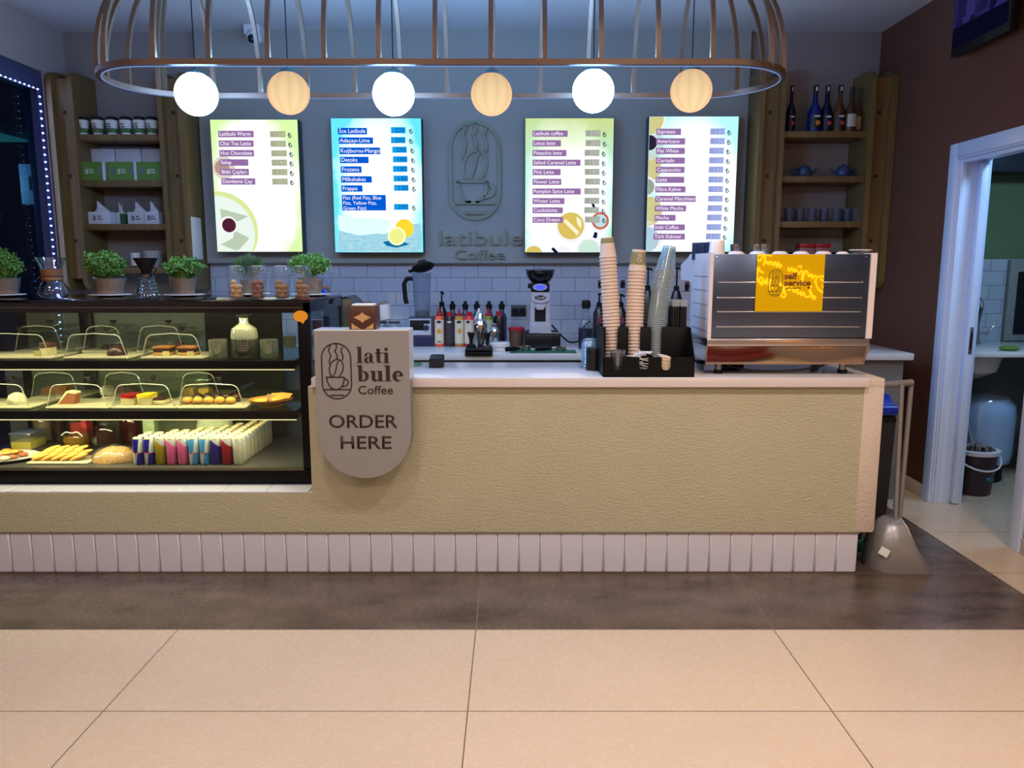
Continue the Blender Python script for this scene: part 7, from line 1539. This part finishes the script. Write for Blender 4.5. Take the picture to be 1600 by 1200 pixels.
for i, (a, b, yy) in enumerate(((138.5, 173, 5.47), (182, 194, 5.545), (200, 230, 5.50), (227, 249, 5.47))):
    x0 = XY(a, 350, yy); x1 = min(XY(b, 350, yy), -2.395); z = ZL[2] + 0.0005; h = 0.084; d = 0.06
    t = thing('cake_slice_box', 'white handled cake slice box on the third left shelf, ' + ('leftmost', 'second, showing its green side', 'third from the left', 'rightmost')[i], 'box', ((x0 + x1) / 2, yy + 0.04, z), 'handled cake slice boxes')
    w = x1 - x0
    ym = yy + (0.06 if i != 1 else 0.0)
    mb = MB(); mb.box(x0, x1, yy + 0.001, yy + 0.12, z, z + h, 0.001); mb.build('carton', BXW, t)
    mb = MB(); mb.prism([(x0 + w * 0.42, z + h), (x1, z + h), (x0 + w * 0.45, z + h + 0.075)], yy + 0.003, yy + 0.006, 'y'); mb.prism([(x0 + w * 0.42, z + h), (x0 + w * 0.45, z + h + 0.07), (x0 + w * 0.12, z + h)], yy + 0.05, yy + 0.053, 'y'); mb.build('handle', BXW, t)
    if i != 1: 
        text('lettering', 'lati', INKL, t, x0 + w * 0.42, z + 0.048, yy + 0.001, h=0.013, w=0.024, bold=0.02, extr=0.0008); text('lettering', 'bule', INKL, t, x0 + w * 0.42, z + 0.031, yy + 0.001, h=0.013, w=0.034, bold=0.02, extr=0.0008)
        mb = MB(); draw_emblem(mb, x0 + w * 0.28, z + 0.042, 0.017, 0.0018, yy, yy + 0.0012); mb.build('emblem', INKL, t)
    else: mb = MB(); mb.box(x0 + 0.03, x1 - 0.012, yy - 0.0005, yy + 0.002, z + 0.004, z + h - 0.006); mb.build('printed_face', BXG, t)
xx = XY(196, 345, 5.56); mb = MB(); mb.box(xx - 0.02, xx + 0.018, 5.53, 5.62, ZL[2] + 0.0005, ZL[2] + 0.075, 0.001); solo(mb, 'green_carton', pbr('box_dark_green', (40, 84, 46), 0.6), 'small dark green carton between the cake slice boxes', 'box', (xx, 5.57, ZL[2]))
x = XY(212, 410, 5.52); z = ZL[3] + 0.0005
t = thing('saucer', 'white saucer under the tall white cup on the lowest left shelf', 'saucer', (x, 5.52, z)); mb = MB(); mb.lathe([(0, 0), (0.04, 0), (0.062, 0.014), (0.06, 0.016), (0.036, 0.005), (0, 0.004)], (x, 5.52, z), 24); mb.build('dish', PORCELAIN, t)
mb = MB(); mb.lathe([(0, 0), (0.03, 0), (0.032, 0.01), (0.033, 0.085), (0, 0.085)], (x, 5.52, z + 0.0165), 24); solo(mb, 'white_beaker', PORCELAIN, 'tall white cup on the lowest left shelf', 'cup', (x, 5.52, z + 0.0165))
x = XY(240, 410, 5.54)
for i in range(6):
    mb = MB(); mb.lathe([(0, 0), (0.05, 0), (0.072, 0.019), (0.07, 0.019), (0.047, 0.004), (0, 0.004)], (x, 5.54, z + 0.0195 * i), 28); solo(mb, 'soup_plate', PORCELAIN, f'white plate stacked on the lowest left shelf, {ordw(i)} from the bottom', 'plate', (x, 5.54, z + 0.0195 * i), 'stacked white plates')
x = XY(197, 412, 5.52); mb = MB(); mb.lathe([(0, 0), (0.026, 0), (0.03, 0.03), (0.02, 0.05), (0, 0.05)], (x - 0.02, 5.52, z), 16); solo(mb, 'black_pot', MATTE_BLACK, 'small black pot left of the white saucer', 'pot', (x - 0.02, 5.52, z))
# price sheet taped beside the shelf
xa_, za_ = atY(299, 338, 5.40); xb2, zb_ = atY(318, 405, 5.40)
mb = MB(); mb.box(-2.2215, -2.2195, 5.43, 5.60, zb_ + 0.0, za_ - 0.0); solo(mb, 'paper_notice', PAPER, 'white printed notice hanging on the side of the left wooden shelf', 'notice', (-2.22, 5.52, za_))

# ================================================================== things on the right wall shelf
def liqueur(label, px, ytop, Y, body, capm, r, labm, fruit, group):
    x = XY(px, 200, Y); z = ZR[0] + 0.0005; h = ZY(ytop, Y) - z
    t = thing('liqueur_bottle', label, 'bottle', (x, Y, z), group)
    mb = MB(); mb.lathe([(0, 0), (r, 0), (r, h * 0.42), (r * 0.85, h * 0.5), (r * 0.36, h * 0.64), (r * 0.32, h * 0.92), (0, h * 0.92)], (x, Y, z), 20); mb.build('body', body, t)
    mb = MB(); mb.lathe([(r * 0.37, h * 0.84), (r * 0.37, h), (0, h)], (x, Y, z), 14); mb.build('cap', capm, t)
    A = [math.radians(-90 + a) for a in range(-55, 56, 10)]; mb = MB()
    lo, hi = (h * 0.1, h * 0.38)
    V = [[mb.bm.verts.new((x + r * 1.015 * math.cos(a), Y + r * 1.015 * math.sin(a), z + q)) for a in A] for q in (lo, hi)]
    mb._mark([mb.bm.faces.new((V[0][i], V[0][i + 1], V[1][i + 1], V[1][i])) for i in range(len(A) - 1)]); L = mb.build('label', labm, t)
    if fruit:
        mb = MB(); mb.prism(arc(x + r * 0.15, z + h * 0.2, r * 0.34, r * 0.34, 0, 360, 16)[:-1], Y - r * 1.04, Y - r * 0.98, 'y'); mb.build('fruit_print', fruit, L)
        mb = MB(); mb.prism(arc(x, z + h * 0.335, r * 0.5, h * 0.018, 0, 360, 14)[:-1], Y - r * 1.04, Y - r * 0.98, 'y'); mb.build('script_print', PAPER, L)
        mb = MB(); mb.box(x - r * 0.12, x + r * 0.12, Y - r * 0.4, Y - r * 0.3, z + h * 0.88, z + h * 0.96); mb.build('cap_mark', PAPER, t)
DBL = pbr('midnight_glass', (14, 20, 56), 0.12); AMB = pbr('amber_glass', (92, 52, 30), 0.12); NCAP = pbr('navy_cap', (22, 22, 44), 0.35)
PINKF = pbr('pink_fruit', (200, 60, 80), 0.5); ORF = pbr('orange_fruit', (226, 130, 40), 0.5); NL = pbr('night_label', (22, 22, 46), 0.45); CL = pbr('cream_paper_label', (186, 176, 160), 0.6)
liqueur('midnight blue bottle with pink fruit label at the left end of the top right shelf', 1234.5, 134, 5.54, DBL, BLACK, 0.033, NL, PINKF, 'liqueur bottles')
liqueur('midnight blue bottle with an orange fruit label on the top right shelf', 1271.5, 133.5, 5.54, pbr('blue_glass', (20, 34, 110), 0.12), BLACK, 0.048, NL, ORF, 'liqueur bottles')
liqueur('midnight blue bottle with pink fruit label right of the orange-labelled bottle', 1290, 133.5, 5.56, DBL, NCAP, 0.042, NL, PINKF, 'liqueur bottles')
liqueur('amber necked bottle with a red fruit label on the top right shelf', 1310, 133, 5.54, AMB, BLACK, 0.042, pbr('brown_label', (46, 30, 34), 0.45), pbr('red_fruit', (190, 60, 60), 0.5), 'liqueur bottles')
liqueur('amber bottle with cream label, larger of the two on the top right shelf', 1328, 136, 5.475, pbr('brown_glass', (76, 44, 26), 0.12), NCAP, 0.038, CL, None, 'liqueur bottles')
liqueur('amber bottle with cream label beside the right upright of the shelf', 1341, 139, 5.58, pbr('brown_glass', (76, 44, 26), 0.12), NCAP, 0.034, CL, None, 'liqueur bottles')
TP = pbr('blue_enamel', (50, 68, 102), 0.2, var=0.3, vs_=30)
for i, px in enumerate((1256, 1317)):
    s = 1 if i == 0 else -1; x = XY(px, 272, 5.55); z = ZR[1] + 0.0005
    t = thing('teapot', ('blue teapot with its spout to the right on the second right shelf', 'blue teapot with its spout to the left on the second right shelf')[i], 'teapot', (x, 5.55, z), 'blue teapots')
    mb = MB(); mb.lathe([(0, 0), (0.042, 0), (0.05, 0.008), (0.052, 0.03), (0.045, 0.062), (0.04, 0.068), (0, 0.068)], (x, 5.55, z), 24); mb.build('body', TP, t)
    mb = MB(); mb.lathe([(0, 0.068), (0.038, 0.069), (0.03, 0.078), (0.008, 0.08), (0.01, 0.09), (0, 0.092)], (x, 5.55, z), 20); mb.build('lid', TP, t)
    mb = MB(); mb.tube([(x + s * 0.045, 5.55, z + 0.025), (x + s * 0.07, 5.55, z + 0.045), (x + s * 0.09, 5.55, z + 0.068)], 0.009, 8, radii=[0.013, 0.009, 0.006]); mb.build('spout', TP, t)
    mb = MB(); mb.tube(spline([(x - s * 0.048, 5.55, z + 0.052), (x - s * 0.08, 5.55, z + 0.055), (x - s * 0.085, 5.55, z + 0.03), (x - s * 0.05, 5.55, z + 0.016)]), 0.006); mb.build('handle', TP, t)
FG = clear('fluted_glass', (206, 212, 224), 0.07, 0.5, 0.06, (140, 150, 170), 0.18)
for i, px in enumerate((1232, 1249, 1268, 1287, 1306, 1322, 1336)):
    x = XY(px, 345, 5.53 + 0.03 * (i % 2)); tumbler('fluted glass on the third right shelf, ' + ('leftmost' if i == 0 else 'rightmost' if i == 6 else ordw(i) + ' from the left'), x, 5.53 + 0.03 * (i % 2), ZR[2] + 0.0005, 0.028, 0.036, 0.092, FG, 'fluted glasses')
for i, px in enumerate((1231, 1241, 1306, 1318, 1330)):
    x = XY(px, 390, 5.6); tumbler('dark glass on the lowest right shelf, ' + ('left of the red tins, first', 'left of the red tins, second', 'right of the red tins, first', 'right of the red tins, second', 'right of the red tins, third')[i], x, 5.6, ZR[3] + 0.0005, 0.022, 0.026, 0.09, clear('dim_glass', (150, 160, 180), 0.12, 0.5), 'dark glasses by the red tins')
RT = pbr('red_tin', (170, 20, 28), 0.3); RTL = pbr('tin_label', (150, 96, 96), 0.4)
for i, (a, b) in enumerate(((1250, 1273.5), (1275, 1298.5))):
    x0, x1 = XY(a, 390, 5.48), XY(b, 390, 5.48); z = ZR[3] + 0.0005; zt3 = ZY(380.5, 5.48)
    t = thing('tea_tin', ('left', 'right')[i] + ' red tin on the lowest right shelf above the espresso machine', 'tin', ((x0 + x1) / 2, 5.53, z), 'red tins')
    mb = MB(); mb.box(x0, x1, 5.48, 5.58, z, zt3 - 0.028, 0.004); mb.build('body', RTL, t)
    mb = MB(); mb.box(x0 - 0.001, x1 + 0.001, 5.479, 5.581, zt3 - 0.027, zt3, 0.005); mb.build('lid', RT, t)

# ================================================================== dustpan and bins at the counter end
xd, yd = 1.865, 3.60
t = thing('lobby_dustpan', 'grey long-handled lobby dustpan standing at the right end of the counter', 'dustpan', (xd, yd, 0))
MET = pbr('pewter_metal', (138, 136, 136), 0.35, 0.4, var=0.12, vs_=8)
# hood: rounded back, mouth opening towards the right front
mb = MB()
def hoodring(z, hw, d0, d1, n=12):
    P = []
    for i in range(n + 1):
        a = PI * i / n; P.append((xd + d0 - (d0 + d1) * 0.0 - math.sin(a) * d1, yd + math.cos(a) * hw, z))
    return P
secs = []
for (z, hw, back, front) in ((0.0, 0.125, 0.115, 0.13), (0.05, 0.125, 0.118, 0.095), (0.11, 0.118, 0.112, 0.058), (0.17, 0.1, 0.098, 0.034), (0.215, 0.072, 0.072, 0.022), (0.245, 0.032, 0.036, 0.008)):
    n = 14; ring = [(xd + front, yd - hw, z)]
    for i in range(n + 1):
        a = -PI / 2 - PI * i / n; ring.append((xd - 0.02 + back * math.cos(a) * 1.0, yd + hw * math.sin(a), z) if True else None)
    ring.append((xd + front, yd + hw, z)); secs.append(ring)
V = [[mb.bm.verts.new(p) for p in r] for r in secs]
for A, B in zip(V, V[1:]): mb._mark([mb.bm.faces.new((A[i], A[i + 1], B[i + 1], B[i])) for i in range(len(A) - 1)])
mb._mark([mb.bm.faces.new(V[-1]), mb.bm.faces.new(V[0][::-1])]); mb.build('hood', MET, t, angle=50)
mb = MB(); mb.tube([(p[0], p[1], max(p[2], 0.004)) for p in [s[0] for s in secs]], 0.004, 6); mb.build('hood_edge', MET, t)
zh2 = ZY(600, 3.58)
mb = MB(); mb.cyl((xd - 0.015, yd - 0.03, 0.235), (XY(1411, 600, 3.56), yd - 0.03, zh2), 0.0115, seg=14); mb.build('handle_tube', MET, t)
mb = MB(); mb.cyl((xd + 0.02, yd - 0.0, 0.235), (XY(1424, 600, 3.6), yd, zh2), 0.0115, seg=14); mb.build('handle_tube', MET, t)
mb = MB(); xg0, xg1 = XY(1381, 600, 3.57), XY(1429, 600, 3.57); mb.tube([(xg0, yd - 0.02, zh2 - 0.004), (xg1 - 0.02, yd - 0.01, zh2 + 0.004), (xg1, yd - 0.005, zh2 + 0.004)], 0.0165, 12); mb.build('grip', pbr('grip_grey', (110, 106, 104), 0.45), t)
mb = MB(); mb.box(xd - 0.118, xd - 0.075, yd - 0.112, yd - 0.109, 0.085, 0.125, 0, 1, (Vector((xd - 0.095, yd - 0.11, 0.105)), Matrix.Rotation(-0.62, 3, 'Z') @ Matrix.Rotation(0.4, 3, 'Y'))); mb.build('sticker', PAPER, t)
xb0 = XY(1392, 640, 4.25); t = thing('waste_bin', 'tall black waste bin with a blue lid behind the counter end', 'bin', (1.96, 4.28, 0))
mb = MB(); mb.prism([(1.80, 4.12), (2.08, 4.12), (2.08, 4.42), (1.80, 4.42)], 0.012, 0.62, 'z'); mb.prism([(1.81, 4.13), (2.07, 4.13), (2.07, 4.41), (1.81, 4.41)], 0.0, 0.012, 'z')
for v in mb.bm.verts:
    if v.co.z > 0.3: v.co.x = 1.94 + (v.co.x - 1.94) * 1.08; v.co.y = 4.27 + (v.co.y - 4.27) * 1.08
mb.build('body', pbr('bin_black', (24, 24, 28), 0.5), t)
mb = MB(); mb.box(1.785, 2.095, 4.105, 4.435, 0.60, 0.64, 0.01); mb.build('liner', pbr('black_liner', (14, 14, 16), 0.3, bmp=0.6, bs=30), t)
mb = MB(); mb.box(1.77, 2.11, 4.09, 4.45, 0.642, 0.70, 0.02, 3); mb.prism([(4.12, 0.70), (4.42, 0.70), (4.36, 0.745), (4.18, 0.745)], 1.80, 2.08, 'x'); mb.build('lid', pbr('bin_lid_blue', (20, 44, 150), 0.3), t)
mb = MB(); mb.lathe([(0, 0), (0.085, 0), (0.09, 0.004), (0.09, 0.058), (0.08, 0.062), (0, 0.062)], (1.735, 3.84, 0), 24); 
t = thing('green_pot', 'green-based dark tub on the floor tucked against the counter end', 'tub', (1.735, 3.84, 0))
mb.build('base', pbr('green_base', (14, 92, 52), 0.35), t)
mb = MB(); mb.lathe([(0, 0.062), (0.08, 0.062), (0.086, 0.19), (0.08, 0.19), (0.076, 0.08), (0, 0.08)], (1.735, 3.84, 0), 24); mb.build('tub', pbr('navy_tub', (22, 26, 44), 0.4), t)
